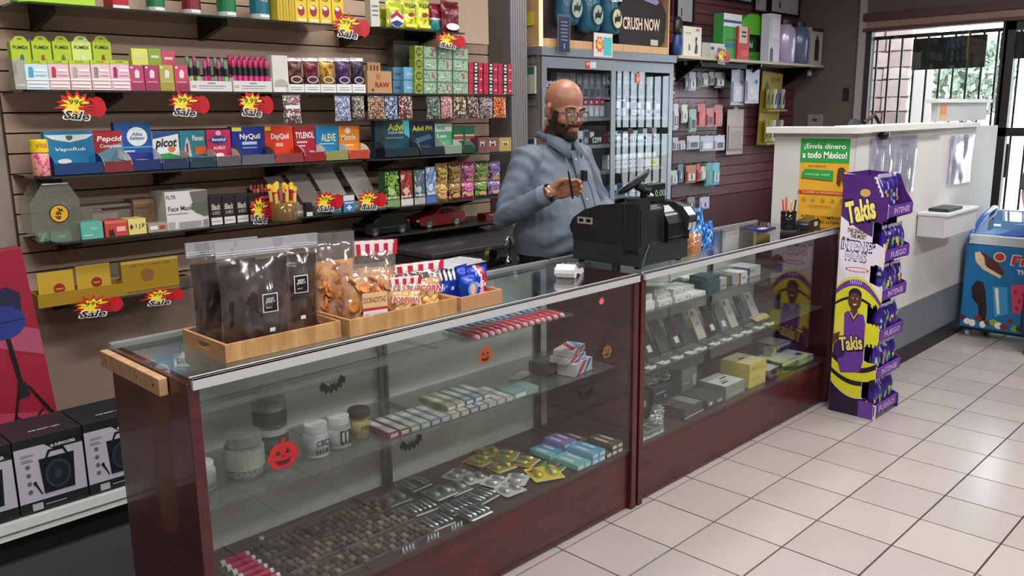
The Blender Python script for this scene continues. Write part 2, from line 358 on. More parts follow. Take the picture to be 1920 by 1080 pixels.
def carton(label, cat, u0, u1, v0, z0, hexc, items=(), y=1.84, dep=.10, name='carton', group=None, rough=.45, tilt=0, vb=None, lid=True, matl=None, hh=None):
    v1 = vb or v0+40; x0, x1 = span(u0, u1, (v0+v1)/2, y); zt = at((u0+u1)/2, v0, y=y).z; w, h = x1-x0-.0015, hh or zt-z0
    b = MB().box(0, 0, 0, w, dep, h, 0)
    o = b.build(name, [matl or mat(hexc, rough, grain=.03)], None, (x0, y, z0), rot=(0, 0, 0) if not tilt else (tilt, 0, 0), bevel=.001)
    if lid: MB().box(w*.5-.0006, .001, h-.0002, w*.5+.0006, dep-.001, h+.0006).box(.004, dep*.5-.0005, h-.0002, w-.004, dep*.5+.0005, h+.0005).build('lid_seam', mat('#3a3634', .8, grain=0), o)
    deco(o, w, h, items); tag(o, label, cat, group); o['w'] = w; o['h'] = h
    return o
def tray_box(label, u0, u1, v0, z0, hexc, items, inner='#d9d6d0', front=None, y=1.83, name='medicine_display', dep=.085):
    """counter display: printed header at the back and an open tray with curved cheeks in front"""
    yb = y+dep; v1 = v0+35; x0, x1 = span(u0, u1, v0+30, yb); zt = at((u0+u1)/2, v0, y=yb).z; w, h = x1-x0-.002, zt-z0
    t = thing(name, label, 'medicine box', (x0, y, z0)); c = mat(hexc, .4, grain=.03); cf = mat(front or hexc, .4, grain=.03); ci = mat(inner, .6)
    th = min(.05, h*.38)
    hd = MB().box(0, dep, 0, w, dep+.035, h).build('header_panel', [c], t, bevel=.001)
    MB().box(0, 0, 0, w, .002, th*.95).box(0, 0, 0, w, dep, .002).box(0, .002, .002, .002, dep, th).box(w-.002, .002, .002, w, dep, th).build('tray', [cf], t)
    for sx in (0.0025, w-.0035):
        MB().prism([(dep*(.9-.95*math.sin(a)), th*.6+math.cos(a)*h*.30) for a in [PI/2*i/7 for i in range(8)]]+[(dep*.9, th*.6)], sx, sx+.001, 'x').build('side_cheek', ci, t)
    n = max(2, int(w/.035)); pk = MB()
    for i in range(n): pk.box(.006+(w-.012)*i/n, .008, .003, .004+(w-.012)*(i+1)/n, dep-.01, th*(.75+.18*((i*7) % 3-1)))
    o = pk.build('packets', mat(inner if inner != '#d9d6d0' else hexc, .45), t); o['kind'] = 'stuff'
    b = [tuple(i) for i in items]
    r = link('header_print', bpy.data.meshes.new('e'), t, (0, dep, 0)); me = r.data
    bpy.data.objects.remove(r)
    deco2(t, w, h, b, dep)
    return t
def deco2(t, w, h, items, dy):
    n0 = set(t.children); deco(t, w, h, items)
    for o in t.children:
        if o not in n0: o.location.y += dy
def shelf(lab, u0, u1, z, y0=1.79, ext=None, brk=(), mt=None, th=.009):
    x0, x1 = ext or span(u0, u1, 300, 1.81)
    t = thing('wall_shelf', lab, 'shelf', (x0, y0, z)); w = x1-x0; d = YW-y0
    MB().prism([(0, .06), (.05, 0), (w, 0), (w, d), (0, d)], -th, -.0004, 'z').build('glass_pane', mt or glass('#7f8f88', 1.45, body='#59605a', bodyw=.35), t)
    for px in brk:
        bx = px-x0
        MB().prism([(d, -.012-.07), (d, -th), (.09, -th), (.09, -.028)], bx-.012, bx+.012, 'x').build('bracket', mat('#241a18', .5), t, bevel=.002)
    return t
SA, SB, SC, SD, SE = 2.018, 1.69, 1.352, 1.087, .83
shelf('topmost glass shelf on the tan slatwall, ending left of the cut bags', 0, 0, SA, ext=(-1.08, .40), brk=(-.93, -.20))
shelf('short topmost glass shelf holding the cut yellow tobacco bags', 0, 0, SA+.008, ext=(.56, 1.20), brk=(.60, 1.05))
shelf('long glass shelf with the lime vape boxes and green cartons', 0, 0, SB, ext=(-1.08, at(962, 173, y=1.79).x), brk=(-.7, .0, .75, 1.5))
shelf('glass shelf carrying the row of medicine displays on the left', 0, 0, SC, ext=(-1.08, .46), brk=(-.98, -.48, .1))
shelf('glass shelf carrying the dark green medicine displays behind the clerk', 0, 0, SC-.003, ext=(.52, at(958, 290, y=1.79).x), brk=(.75, 1.2))
shelf('glass shelf with the face mask box and the clear bin', 0, 0, SD, ext=(-1.07, .60), brk=(-.93, -.35, .3))
shelf('glass shelf with the rows of small cigar pouches', 0, 0, SD, ext=(.61, at(955, 372, y=1.79).x), brk=(.75, 1.3))
shelf('lowest slatwall shelf with the gold trays', 0, 0, SE, ext=(-1.05, -.40), brk=(-.98, -.5))
shelf('dark shelf carrying the two toy cars', 0, 0, .935, ext=(.30, at(955, 430, y=1.79).x), brk=(.9, 1.5), mt=mat('#2a2422', .4))
# ---- top shelf
carton('lime green box cut off by the top of the picture', 'box', 30, 176, -60, SA, '#b6e23a', [('r', .0, .0, 1, .05, '#8fbf2c')], vb=12)
def bottle(label, cat, u0, u1, v0, z0, prof, mats_, y=1.86, name='bottle', items=(), neck='#f0f0f0', sq=False):
    x0, x1 = span(u0, u1, v0+30, y); w = x1-x0; h = at((u0+u1)/2, v0, y=y).z-z0
    t = thing(name, label, cat, (x0+w/2, y+w/2, z0))
    MB().lathe([(r*w, z*h) for r, z in prof[0]], n=18).build('body', mat(mats_[0], .3), t, smooth=True)
    MB().lathe([(r*w, z*h) for r, z in prof[1]], n=18).build('cap', mat(mats_[1], .35), t, smooth=True)
    if len(mats_) > 2: MB().lathe([(w*.503, h*.12), (w*.503, h*.5)], n=18).build('label_band', mat(mats_[2], .4), t)
    deco2(t, w*.7, h, [(i[0],)+i[1:] for i in items], -w*.505) if items else None
    return t
tall = ([(.42, 0), (.5, .02), (.5, .5), (.36, .8), (.22, .86), (.22, .9)], [(.26, .88), (.26, 1), (.1, 1)])
carton('small red tube box with white foot on the top shelf', 'box', 209, 240, -50, SA, '#b81824', [('r', 0, 0, 1, .12, '#eeeeee'), ('t', 'BIC', .5, .4, .5, .1, '#f4c0c0')], vb=18)
for i, (a, c, c2, nm) in enumerate(((277, '#0f7a46', '#e9f2ee', 'green and white'), (345, '#7d1426', '#efe6e6', 'maroon'), (412, '#0f7a46', '#e9f2ee', 'green and white'), (475, '#0f6f86', '#e4f0f2', 'teal'))):
    bottle('%s squeeze bottle marked ICE on the top shelf, %s from the left' % (nm, ORD[i]), 'bottle', a, a+33, -75, SA, tall, (c2, c, c), items=[('t', 'ICE', 0, .36, .55, .08, '#ffffff'), ('r', -.35, .06, .35, .1, '#ffffff')])
Y_ = '#f0d234'
for i in range(3): carton('narrow yellow rolling tobacco box side, %s from the left on the top shelf' % ORD[i], 'box', 520+i*11, 530+i*11, -25, SA, '#e0c53c', [('r', .3, .05, .7, .95, '#c9a826')], vb=40)
for i in range(4): carton('yellow box marked TOP with a red ball, %s of four' % ORD[i], 'box', 553+i*23, 575+i*23, -30, SA, Y_, [('t', 'TOP', .5, .62, .62, .11, '#1a1a1a', 0, .02), ('e', .5, .33, .30, .14, '#a51d35'), ('e', .44, .40, .2, .05, '#f0e8e8'), ('r', .1, .05, .9, .12, '#f8f2c8')], vb=44)
def foil_bag(label, cat, u0, u1, v0, z0, cols, y=1.85, d=.05, name='foil_bag', items=(), group=None, pat=None, loc=None, w=None, h=None, rz=0., rx=0., seed=0, rough=.28, metal=.25, nx=12, nz=16, puff=1.):
    """inflated foil pouch with crimped ends; pat(u, v) picks the colour of each patch of film"""
    if loc is None:
        x0, x1 = span(u0, u1, (v0+40), y); w = x1-x0; h = at((u0+u1)/2, v0, y=y).z-z0; loc = (x0+w/2, y+d/2, z0)
    rn = random.Random(seed+int(abs(loc[0])*1000)); V = []; F = []; mi = []
    off = Vector((rn.random()*9, rn.random()*9, rn.random()*9))
    for s in (-1, 1):
        for j in range(nz+1):
            for i in range(nx+1):
                u, v = i/nx*2-1, j/nz
                prof = (max(0, 1-abs(u)**2.4)**.5)*(min(1, max(0, (v-.0)*7))*min(1, max(0, (1-v-.10)*5)))**.6 if puff else .1
                n = noise.noise(Vector((u*2.2, v*4, s*3))+off)*.35+noise.noise(Vector((u*6, v*9, s*5))+off)*.14
                dd = d/2*prof*(.85+n)
                xs = 1-.06*math.sin(v*PI)*abs(u)+.02*noise.noise(Vector((v*7, u, 0))+off)
                zz = v*h + (.010*h*((i % 2)*2-1) if j in (0, nz) else 0)
                V.append((u*w/2*xs, s*dd+n*.003, zz))
    st = (nx+1)*(nz+1); mats = []
    cm = [c if not isinstance(c, str) else mat(c, rough, metal, grain=.1, scale=90) for c in cols]
    for s in (0, 1):
        for j in range(nz):
            for i in range(nx):
                a = s*st+j*(nx+1)+i; q = (a, a+1, a+nx+2, a+nx+1); F.append(q if s == 0 else q[::-1])
                mi.append(pat((i+.5)/nx, (j+.5)/nz) if pat else 0)
    b = MB(); b.v = V; b.f = [list(f) for f in F]; b.m = mi
    o = b.build(name, cm, None, loc, smooth=True, rot=(rx, 0, rz)); tag(o, label, cat, group)
    if items:
        n0 = set(o.children); deco(o, w, h, items)
        for c in o.children: c.location.x -= w/2; c.location.y = -d*.5*.95
    return o
def topbag(u, v): return 2 if v < .42 else (1 if v < .5 else 0)
carton('white paper slip box beside the yellow tobacco bags', 'box', 694, 711, -20, SA+.008, '#d8d4cc', [('r', .1, .2+.1*i, .9, .23+.1*i, '#8a8a86') for i in range(6)] if 0 else [('r', .15, .3, .85, .34, '#777777'), ('r', .15, .42, .85, .46, '#777777'), ('r', .15, .54, .85, .58, '#777777')], vb=20, dep=.05)
foil_bag('lime yellow tobacco bag lying behind the ball-printed bag', 'tobacco bag', 708, 748, 12, SA+.008, ['#c9d83a', '#9fb52c', '#d8de52'], pat=topbag, y=1.9)
foil_bag('yellow tobacco bag with a large red, white and blue ball', 'tobacco bag', 729, 760, 0, SA+.008, ['#cfd848'], y=1.83, items=[('e', .5, .32, .42, .28, '#f0ecee'), ('p', [(.1, .42), (.5, .62), (.9, .42), (.85, .32), (.5, .46), (.15, .3)], '#b02038'), ('p', [(.12, .2), (.5, .3), (.88, .2), (.6, .06), (.4, .06)], '#22307a')])
for i, (a, nm) in enumerate(((758, 'left'), (784, 'right'))):
    foil_bag('yellow tobacco bag marked TOP in black, the %s one of the pair' % nm, 'tobacco bag', a, a+26, 0, SA+.008, ['#cfdc48', '#dfe4a0', '#dfe22e'], pat=topbag, y=1.85, items=[('t', 'TOP', .5, .80, .85, .13, '#161616', .1, .02), ('e', .55, .52, .2, .07, '#a81f38'), ('r', .1, .1, .9, .2, '#f1ee6a'), ('t', '7', .5, .3, .2, .12, '#3a4a20')], seed=i)
foil_bag('teal and red tobacco bag between TOP and maroon bags', 'tobacco bag', 811, 833, 6, SA+.008, ['#8e2436', '#e8dcd8', '#3c8d92'], pat=topbag, y=1.87)
foil_bag('glossy maroon tobacco bag with white oval, rightmost on the top shelf', 'tobacco bag', 832, 866, 2, SA+.008, ['#6a1524', '#5a101e', '#701a2a'], pat=topbag, y=1.84, items=[('e', .5, .2, .36, .11, '#f1eaea'), ('t', 'BUGLER', .5, .62, .8, .09, '#c79aa0', 0, .01)])
MB().box(0, 0, 0, .33, .05, .30).build('blank_panel', mat('#b39a85', .6))  .location = (1.16, 1.90, SA-.035)
tag(bpy.data.objects['blank_panel'], 'blank beige cardboard panel right of the maroon tobacco bag', 'panel')
# ---- sale signs
def burst(n, r0, r1, sx, sz, rn, ph=0): return [((r1 if k % 2 == 0 else r0)*(1+.16*rn.uniform(-1, 1))*math.cos(ph+PI*k/n)*sx, (r1 if k % 2 == 0 else r0)*(1+.16*rn.uniform(-1, 1))*math.sin(ph+PI*k/n)*sz) for k in range(2*n)]
def sale_sign(label, u0, u1, v0, v1, y, price='.99¢', glare=False, rz=0., i=0):
    a = at(u0, v1, y=y); b = at(u1, v0, y=y); w, h = b.x-a.x, b.z-a.z; rn = random.Random(i)
    t = thing('sale_sign', label, 'sale sign', ((a.x+b.x)/2, y, (a.z+b.z)/2), rz, 'starburst sale signs')
    MB().prism([(x-.1*w, z+.08*h) for x, z in burst(13, .30, .48, w*.85, h*.9, rn)], 0, .0015).build('red_burst', mat('#c9231f', .35), t)
    MB().prism([(x-.1*w, z+.06*h) for x, z in burst(11, .23, .40, w*.82, h*.85, rn, .3)], -.0012, -.0002).build('yellow_burst', mat('#f2df3c', .35), t)
    hp = [(.30, .34), (.40, .30), (.47, .16), (.50, -.08), (.44, -.26), (.34, -.36), (.27, -.30), (.16, -.30), (.10, -.25), (.20, -.22), (.0, -.21), (-.03, -.14), (.20, -.12), (-.05, -.09), (-.07, .0), (.20, -.01), (-.03, .03), (-.01, .10), (.20, .10), (.24, .12), (.20, .2), (.14, .26), (.18, .31), (.25, .28)]
    MB().prism([(x*w, z*h) for x, z in hp], -.003, -.0014).build('pointing_hand', mat('#c4232c', .25, coat=.5), t)
    fb = MB()
    for k in range(4): fb.box((.04)*w, -.0036, (.075-.105*k)*h, .26*w, -.0031, (.10-.105*k)*h)
    o = fb.build('finger_lines', mat('#5c0f14', .4), t); o['kind'] = 'stuff'
    text(t, price, -.12*w, .14*h, .34*w, .2*h, mat('#2c2608', .5, grain=0), -.0016, 'price', .1, .01)
    text(t, 'Sale', -.12*w, -.27*h, .56*w, .34*h, TEXTW, -.0034, 'lettering_outline', .25, .06, -.08)
    text(t, 'Sale', -.12*w, -.27*h, .50*w, .28*h, TEXTK, -.0042, 'lettering', .25, .02, -.08)
    return t
for i, (q, wh) in enumerate((((108, 196, 172, 230), 'under the lime vape boxes, at the far left'), ((316, 391, 171, 222), 'under the pink vape boxes'), ((446, 511, 171, 223), 'under the white magenta trays'), ((625, 692, 28, 74), 'at the right end of the top shelf'), ((818, 872, 62, 92), 'above the green cartons'),
      ((470, 514, 364, 426), 'beside the bundle of yellow sticks'), ((590, 642, 356, 402), 'before the tilted grey boxes'), ((670, 724, 354, 399), 'before the green pouches'))):
    sale_sign('red and yellow starburst Sale sign %s' % wh, *q, y=1.783, i=i, price='.99¢' if i != 2 else '9.99')
sale_sign('red and yellow starburst Sale sign under the gold trays, the left one', 137, 229, 546, 604, 1.77, i=11)
sale_sign('red and yellow starburst Sale sign under the gold trays, the right one', 268, 344, 533, 580, 1.77, i=12)
# ---- second shelf: vape boxes
LIME = '#b5cf2b'
def vape_box(label, u0, u1, v0, z0, body, tipc, y=1.86, hang=True, low=None, dev='#5a6a70', group=None, vb=None):
    items = [('r', 0, .0, 1, .1, tipc), ('t', 'FUMEX', .5, .88, .76, .07, '#2f3f10', 0, .02), ('p', [(.42, .3), (.62, .3), (.64, .62), (.58, .74), (.46, .72), (.41, .6)], dev)]
    if low: items = [('r', 0, .88, 1, 1, LIME), ('t', 'FUME', .5, .94, .4, .06, '#2f3f10'), ('p', [(.14, .42), (.34, .42), (.36, .7), (.3, .78), (.16, .76)], dev), ('r', .42, .62, .92, .70, '#f4f4f4'), ('r', .42, .48, .92, .5, low), ('r', 0, .32, 1, .38, '#f2f0ee'), ('r', .08, .2, .92, .26, '#f6f2f0'), ('r', .08, .08, .92, .14, '#f6f2f0')]
    o = carton(label, 'vape box', u0, u1, v0, z0, body, items, y=y, dep=.045, name='vape_box', group=group, vb=vb)
    w, h = o['w'], o['h']
    if hang:
        b = MB(); b.prism([(w*.1, h), (w*.9, h), (w*.80, h*1.07), (w*.68, h*1.11), (w*.32, h*1.11), (w*.20, h*1.07)], .0, .001)
        b.build('hang_tab', mat(body, .45), o); MB().rect(w*.38, h*1.045, w*.62, h*1.065, -.0006).build('slot', mat('#4a5a1c', .6), o)
    return o
DV = ['#2e6f88', '#a35a2a', '#6c7a3a', '#dfe8c0', '#a8343c']
zt = SB+.005
for i, (a, b_) in enumerate(((20, 58), (60, 97), (99, 134), (135, 172), (174, 209))):
    vape_box('lime green vape box with hang tab, %s from the left in the upper row' % ORD[i], a, b_, 78, SB+.002, LIME if i != 3 else '#d6ee80', '#7fa08a' if i == 0 else '#c8a84a', y=1.93, dev=DV[i], vb=110)
LW = [('#cfe6ee', '#6fb3c8', 'white and cyan'), ('#ecc4cc', '#d46a80', 'pink and red'), ('#eacbca', '#c98f90', 'pale pink'), ('#ecc9cb', '#d08a90', 'blush pink'), ('#f0c2d2', '#d85a80', 'pink and magenta')]
carton('clear plastic holder box at the left end of the vape shelf', 'box', 25, 47, 112, SB, '#a9a79c', [('r', .1, .1, .9, .18, '#c8c8c0'), ('r', .1, .5, .3, .9, '#8e9088')], y=1.82, dep=.06)
for i, (a, b_) in enumerate(((48, 92), (92, 131), (132, 171), (172, 208), (208, 244))):
    vape_box('%s vape box in the lower row, %s from the left' % (LW[i][2], ORD[i]), a, b_, 113, SB, LW[i][0], LW[i][1], y=1.82, hang=False, low=LW[i][1], dev=('#4aa3c4', '#b03a48', '#b9a79c', '#8a8a92', '#a02a50')[i], vb=172)
for i, (a, b_, v, c, nm) in enumerate(((247, 278, 91, '#dfe86a', 'yellow'), (278, 303, 91, '#8fae3a', 'olive green'), (303, 329, 95, '#c8506c', 'rose'))):
    o = carton('%s open-topped upright box behind the pink vape boxes' % nm, 'box', a, b_, v, SB, c, [('r', .2, .78, .8, .84, '#e8d8c8')], y=1.92, dep=.03, vb=122)
for i, (a, b_, c, nm) in enumerate(((244, 271, '#b84a72', 'magenta'), (272, 299, '#b03a62', 'dark magenta'), (300, 327, '#b3ae4c', 'gold green'), (328, 354, '#c84a6a', 'rose pink'))):
    carton('%s vape box with a pale device printed on it' % nm, 'vape box', a, b_, 122, SB, c, [('p', [(.35, .5), (.65, .5), (.7, .74), (.5, .84), (.35, .74)], '#f0dce0'), ('r', .1, .05, .9, .3, '#a03458' if i != 2 else '#a89a3c'), ('r', .15, .33, .85, .36, '#e8c0cc'), ('e', .15, .9, .09, .04, '#f4f4f4')], y=1.83, dep=.04, vb=172)
def tube_tray(label, u0, u1, v0, z0, cols, n, y=1.82, vt=118, traycol='#dcdcd8', lines=True, cat='tube tray', name='tube_tray'):
    x0, x1 = span(u0, u1, v0+10, y); w = x1-x0-.003; h = at((u0+u1)/2, v0, y=y).z-z0; ht = at((u0+u1)/2, vt, y=y+.03).z-z0
    t = thing(name, label, cat, (x0, y, z0)); tm = mat(traycol, .5)
    MB().box(0, 0, 0, w, .0015, h).box(0, .0015, 0, .0015, .07, h*1.3).box(w-.0015, .0015, 0, w, .07, h*1.3).box(.0015, .0015, 0, w-.0015, .07, .0015).box(.0015, .07, 0, w-.0015, .0715, h*1.5).build('tray', tm, t)
    if lines: deco(t, w, h, [('r', .2, .5, .85, .56, '#7a7a78'), ('r', .2, .3, .8, .34, '#9a9a98'), ('r', .42, .75, .6, .85, '#8a8a88'), ('r', .04, .4, .14, .6, '#e8a0b0')])
    for row in range(2):
        for i in range(n):
            c = cols[(i+row) % len(cols)]; q = w/n; r = min(q*.42, .009)
            if c is None: continue
            x = q*(i+.5); yy = .018+.03*row; hh = ht*(1 if row == 0 else 1.12)
            o = MB().tube([(x, yy, .004), (x, yy, hh*.95), (x, yy, hh)], [r, r, r*.7], 8).build('tube', mat(c, .3), t, smooth=True)
            MB().tube([(x, yy, h+.25*(hh-h)), (x, yy, h+.62*(hh-h))], r*1.04, 8, cap=False).build('black_band', mat('#17171a', .4), o)
            MB().tube([(x, yy, h), (x, yy, h+.22*(hh-h))], r*1.04, 8, cap=False).build('bright_band', mat('#e0408a' if c[1] > '6' else '#8fd07a', .4), o)
    return t
tube_tray('white tray of green and pink banded tubes, left of two', 357, 436, 152, SB, ['#6f8f6a', '#6f8f6a', '#b04a80', None, '#c04a80'], 6, vt=114)
tube_tray('white tray packed with magenta banded tubes, right of two', 438, 511, 152, SB, ['#c0306e', '#b0285f'], 7, vt=112)
carton('tall plain white box with grey oval beside the magenta tubes', 'box', 511, 541, 104, SB, '#dcd8d2', [('e', .5, .2, .42, .16, '#b3afa5'), ('r', 0, 0, 1, .14, '#e8e6e2')], y=1.83, vb=171, dep=.045)
for i, (a, b_, c, c2, nm) in enumerate(((541, 571, '#6b3f33', '#3f221e', 'brown'), (572, 601, '#6e2026', '#42151a', 'maroon'), (602, 631, '#b98a2c', '#7a5418', 'golden yellow'), (632, 660, '#4d2a5e', '#2e1a3c', 'purple'), (661, 686, '#2f2338', '#1c1624', 'dark violet'))):
    t = carton('white display tray under the %s tobacco pouch' % nm, 'tray', a, b_, 158, SB, '#e6e6e2', [('r', .15, .3, .85, .4, '#a8a8a4'), ('r', .15, .6, .85, .66, '#b8b8b4')], y=1.82, dep=.055, vb=172, lid=False, name='display_tray')
    foil_bag('glossy %s tobacco pouch standing in its white tray' % nm, 'tobacco pouch', a, b_, 108, SB+.036, [c, c2, '#e4e0dc'], pat=lambda u, v: 2 if v > .86 else (1 if (v < .3 or noise.noise(Vector((u*4, v*5, a))) > .2) else 0), y=1.835, d=.035, name='tobacco_pouch', items=[('e', .5, .2, .36, .13, '#d8c8b0' if i in (0, 2) else '#c8b8d0'), ('e', .5, .2, .28, .09, c2)], seed=i)
t = carton('brown kraft box marked RAW in red', 'box', 689, 735, 133, SB, '#b98d62', [('t', 'RAW', .6, .38, .58, .24, '#8e1f1c', 0, .03), ('e', .45, .76, .09, .12, '#a86a4c'), ('e', .2, .14, .05, .06, '#4a3020')], y=1.82, dep=.06, vb=172)
carton('open lid of the kraft box with wavy dark stripes', 'box lid', 689, 714, 117, SB, '#a87c55', [('r', .2, .6, .3, .9, '#4f3424'), ('r', .45, .6, .55, .9, '#4f3424'), ('r', .7, .6, .8, .9, '#4f3424')], y=1.885, dep=.01, vb=140)
for r in range(2):
    z = SB+r*.071
    for cidx, (a, b_) in enumerate(((737, 756), (757, 785))):
        o = carton(('dark' if cidx == 0 else 'light')+' blue carton of papers, %s row' % ('lower' if r == 0 else 'upper'), 'carton', a, b_, 143-28*r, z, '#50809f' if cidx == 0 else '#6fa8cc', [('t', 'Elements', .5, .5, .6, .24, '#1c3a5c' if cidx == 0 else '#e8f4fa', .1), ('r', 0, 0, 1, .06, '#3a6080')], y=1.88 if cidx == 0 else 1.85, dep=.10, vb=172-28*r, hh=.0695)
carton('dull green box standing behind the blue cartons', 'box', 738, 786, 76, SB, '#54594a', [('t', 'OCB', .3, .7, .3, .12, '#8a9078')], y=1.98, dep=.06, vb=115)
for r in range(4):
    z = SB+r*.064
    carton('lime tin seen edge-on left of the green cartons, %s from the bottom' % ORD[r], 'tin', 778, 793, 150-23.5*r, z, '#93a83a', [('e', .5, .5, .4, .4, '#4a5a20'), ('t', '2.0', .5, .5, .5, .3, '#d8e06a')], y=1.83, dep=.05, vb=172-23*r, hh=.0625)
    for cidx, (a, b_) in enumerate(((794, 819), (820, 848), (849, 878))):
        carton('green and grey patterned carton, column %s from the left, row %s from the bottom' % (ORD[cidx], ORD[r]), 'carton', a, b_, 150-23.5*r, z, '#6f8f72', [('r', .04, .06, .96, .94, busy(['#4e6a54', '#7ea284', '#a8bfa6', '#3c5040'], 95, .5, seed=r*3+cidx)), ('r', .6, .3, .72, .8, '#c04a40') if (r+cidx) % 2 else ('r', .2, .4, .5, .5, '#d8e0d4')], y=1.83, dep=.08, vb=172-23*r, hh=.0625)
for r in range(3):
    for cidx, a in enumerate((879, 907, 934)):
        carton('crimson carton with black striped label, column %s, row %s from the bottom' % (ORD[cidx], ORD[r]), 'carton', a, a+26, 150-22*r, SB+.061*r, '#b31c40', [('r', .32, 0, .68, 1, '#17151a'), ('r', .42, .1, .58, .22, '#e8e4e0'), ('r', .4, .35, .6, .62, '#cfc8c8'), ('r', .42, .74, .58, .9, '#e8e4e0'), ('e', .85, .4, .08, .08, '#f0b0b8')], y=1.83+.012*cidx, dep=.08, vb=172-22*r, hh=.0595)
# ---- pouches hanging under the second shelf
PK = [(533, 567, 177, 231, ['#d8d0d0', '#b8344a', '#2f5a4c', '#e8e0e0'], 'white, red and green'), (630, 660, 176, 227, ['#8a92b4', '#c8ccd8', '#5a6490', '#d8d8e0'], 'pale blue'), (663, 686, 177, 224, ['#5a4a44', '#b8a898', '#302826', '#d0c8b8'], 'brown and cream'),
      (692, 724, 176, 223, ['#5c4a78', '#c8a880', '#4a1c20', '#e0c8b0'], 'purple with auburn'), (724, 748, 176, 224, ['#3f5a9c', '#b8c4e0', '#26345c', '#e0e0e8'], 'blue'), (750, 776, 176, 223, ['#7a6a60', '#d8d0c8', '#3a2a28', '#a83a30'], 'grey and brown'),
      (802, 828, 176, 223, ['#4a5a58', '#a8b0b0', '#202828', '#6a8a70'], 'grey-green'), (829, 851, 176, 222, ['#b0483c', '#3c3a78', '#e0a890', '#28264c'], 'orange and navy'), (852, 877, 176, 222, ['#a89c3c', '#d8d0a0', '#3a2a40', '#6a5a28'], 'yellow and violet'),
      (878, 900, 176, 221, ['#a87c5c', '#e0c8b0', '#4c3a34', '#38302c'], 'tan'), (901, 926, 176, 222, ['#3c2c4c', '#a090b0', '#1c1624', '#d0c080'], 'black and violet marked Scan'), (927, 951, 176, 221, ['#d84a28', '#f09a50', '#8a1c14', '#f0c080'], 'bright orange')]
for i, (a, b_, v0, v1, pal, nm) in enumerate(PK):
    y = 1.80; z1 = at(a, v1, y=y).z
    o = foil_bag('%s cigar pouch hanging under the second shelf, %s from the left' % (nm, ORD[i]), 'pouch', a, b_, v0, z1, [busy(pal, 75, .3, .1, seed=i), mat(pal[0], .3)], pat=lambda u, v: 1 if v > .9 else 0, y=y, d=.018, name='hanging_pouch', nx=8, nz=12, seed=i, items=([('r', .1, .5, .9, .62, '#e8e8e8'), ('t', 'SWISHER', .5, .3, .8, .1, '#fff4f4')] if i == 0 else [('t', 'Scan', .5, .62, .8, .2, '#e0d8b0', .2)] if i == 10 else []))
    MB().tube([(0, .0, o['w'] if 0 else .0), (0, .3, 0)], .002, 6).build('peg', STEEL, o, (0, .002, at(a, v0, y=y).z-z1-.008))
# ---- medicine shelf
def mtext(s, x, z, w, h, c='#ffffff', sh=0, bo=.02): return ('t', s, x, z, w, h, c, sh, bo)
t = thing('vitamin_bottle', 'pink chewable bottle with yellow lid at the left shelf end', 'bottle', (at(77, 300, y=1.85).x, 1.86, SC))
MB().lathe([(.030, 0), (.033, .004), (.033, .085), (.028, .095)], n=20).build('body', busy(['#d0306c', '#e8508a', '#f0a0b0', '#e8c040'], 60, .3), t, smooth=True)
MB().lathe([(.034, .095), (.034, .14), (.031, .146)], n=20).build('cap', mat('#f2d21c', .35), t)
text(t, 'vita', 0, .125, .04, .02, mat('#c03060', .5, grain=0), -.0345)
tray_box('large blue vapor rub display with white crest at the left end', 84, 178, 246, SC, '#1c86b8', [('p', [(.0, .92), (1, .92), (.85, .82), (.5, .74), (.15, .82)], '#eef4f6'), ('p', [(.43, .90), (.57, .90), (.56, .82), (.5, .78), (.44, .82)], '#2f6b4a'), mtext('VapoRub', .5, .57, .62, .10, sh=.1), ('e', .36, .30, .14, .06, '#eef2f6')], front='#123a70', inner='#1d3f7a')
tray_box('red and grey antacid display marked Pepcid', 176, 232, 246, SC, '#a8202c', [('p', [(.1, .45), (1, .75), (1, 0), (0, 0)], '#5d8a98'), mtext('Pepcid', .55, .80, .86, .17, sh=.15), mtext('Complete', .56, .63, .74, .12, '#e8ecee', .2)], front='#7c2a30', inner='#e2e0da')
tray_box('tall navy display with large white bubble circle', 216, 286, 229, SC+.0005, '#14559e', [('e', .6, .70, .28, .20, '#e9eff2'), mtext('Alka', .6, .75, .3, .07, '#2a4a78', .1), mtext('Seltzer', .6, .67, .42, .07, '#2a4a78', .1), ('r', 0, .46, 1, .50, '#4f9ad0'), ('r', .1, .38, .5, .42, '#b8c8e8'), ('r', 0, 0, 1, .36, '#1b2f82')], front='#1d2d66', inner='#dfe3ea') .location.y = 1.835
tray_box('white and green display marked picot', 287, 337, 246, SC, '#e9edef', [('p', [(0, 1), (1, 1), (1, .93), (0, .80)], '#1f4d86'), mtext('picot', .5, .66, .85, .30, '#15181c', .25, .03), ('p', [(0, .38), (.6, .42), (1, .32), (1, .12), (0, .12)], '#2f9a4a'), ('e', .7, .52, .14, .08, '#d87a3c')], front='#20304e', inner='#a9a49a')
tray_box('teal display of two slim boxes with a figure in red', 338, 387, 245, SC, '#2c8490', [('p', [(.10, .3), (.2, .7), (.28, .85), (.36, .7), (.42, .3)], '#c8c4cc'), ('r', .22, .4, .3, .66, '#a03040'), mtext('Flanax', .7, .8, .45, .14), ('r', .55, .35, 1, .56, '#d8602c')], front='#1c3a44', inner='#b0aca4')
tray_box('pink allergy display marked Benadryl', 388, 434, 243, SC, '#cc2c5c', [('e', .5, .9, .12, .07, '#f0b8c8'), ('e', .5, .72, .36, .12, '#2d3a8c'), mtext('Benadryl', .5, .72, .56, .11), mtext('ALLERGY', .5, .50, .5, .08), ('e', .5, .3, .18, .06, '#f4e8ec')], front='#58545a', inner='#c9bfb2')
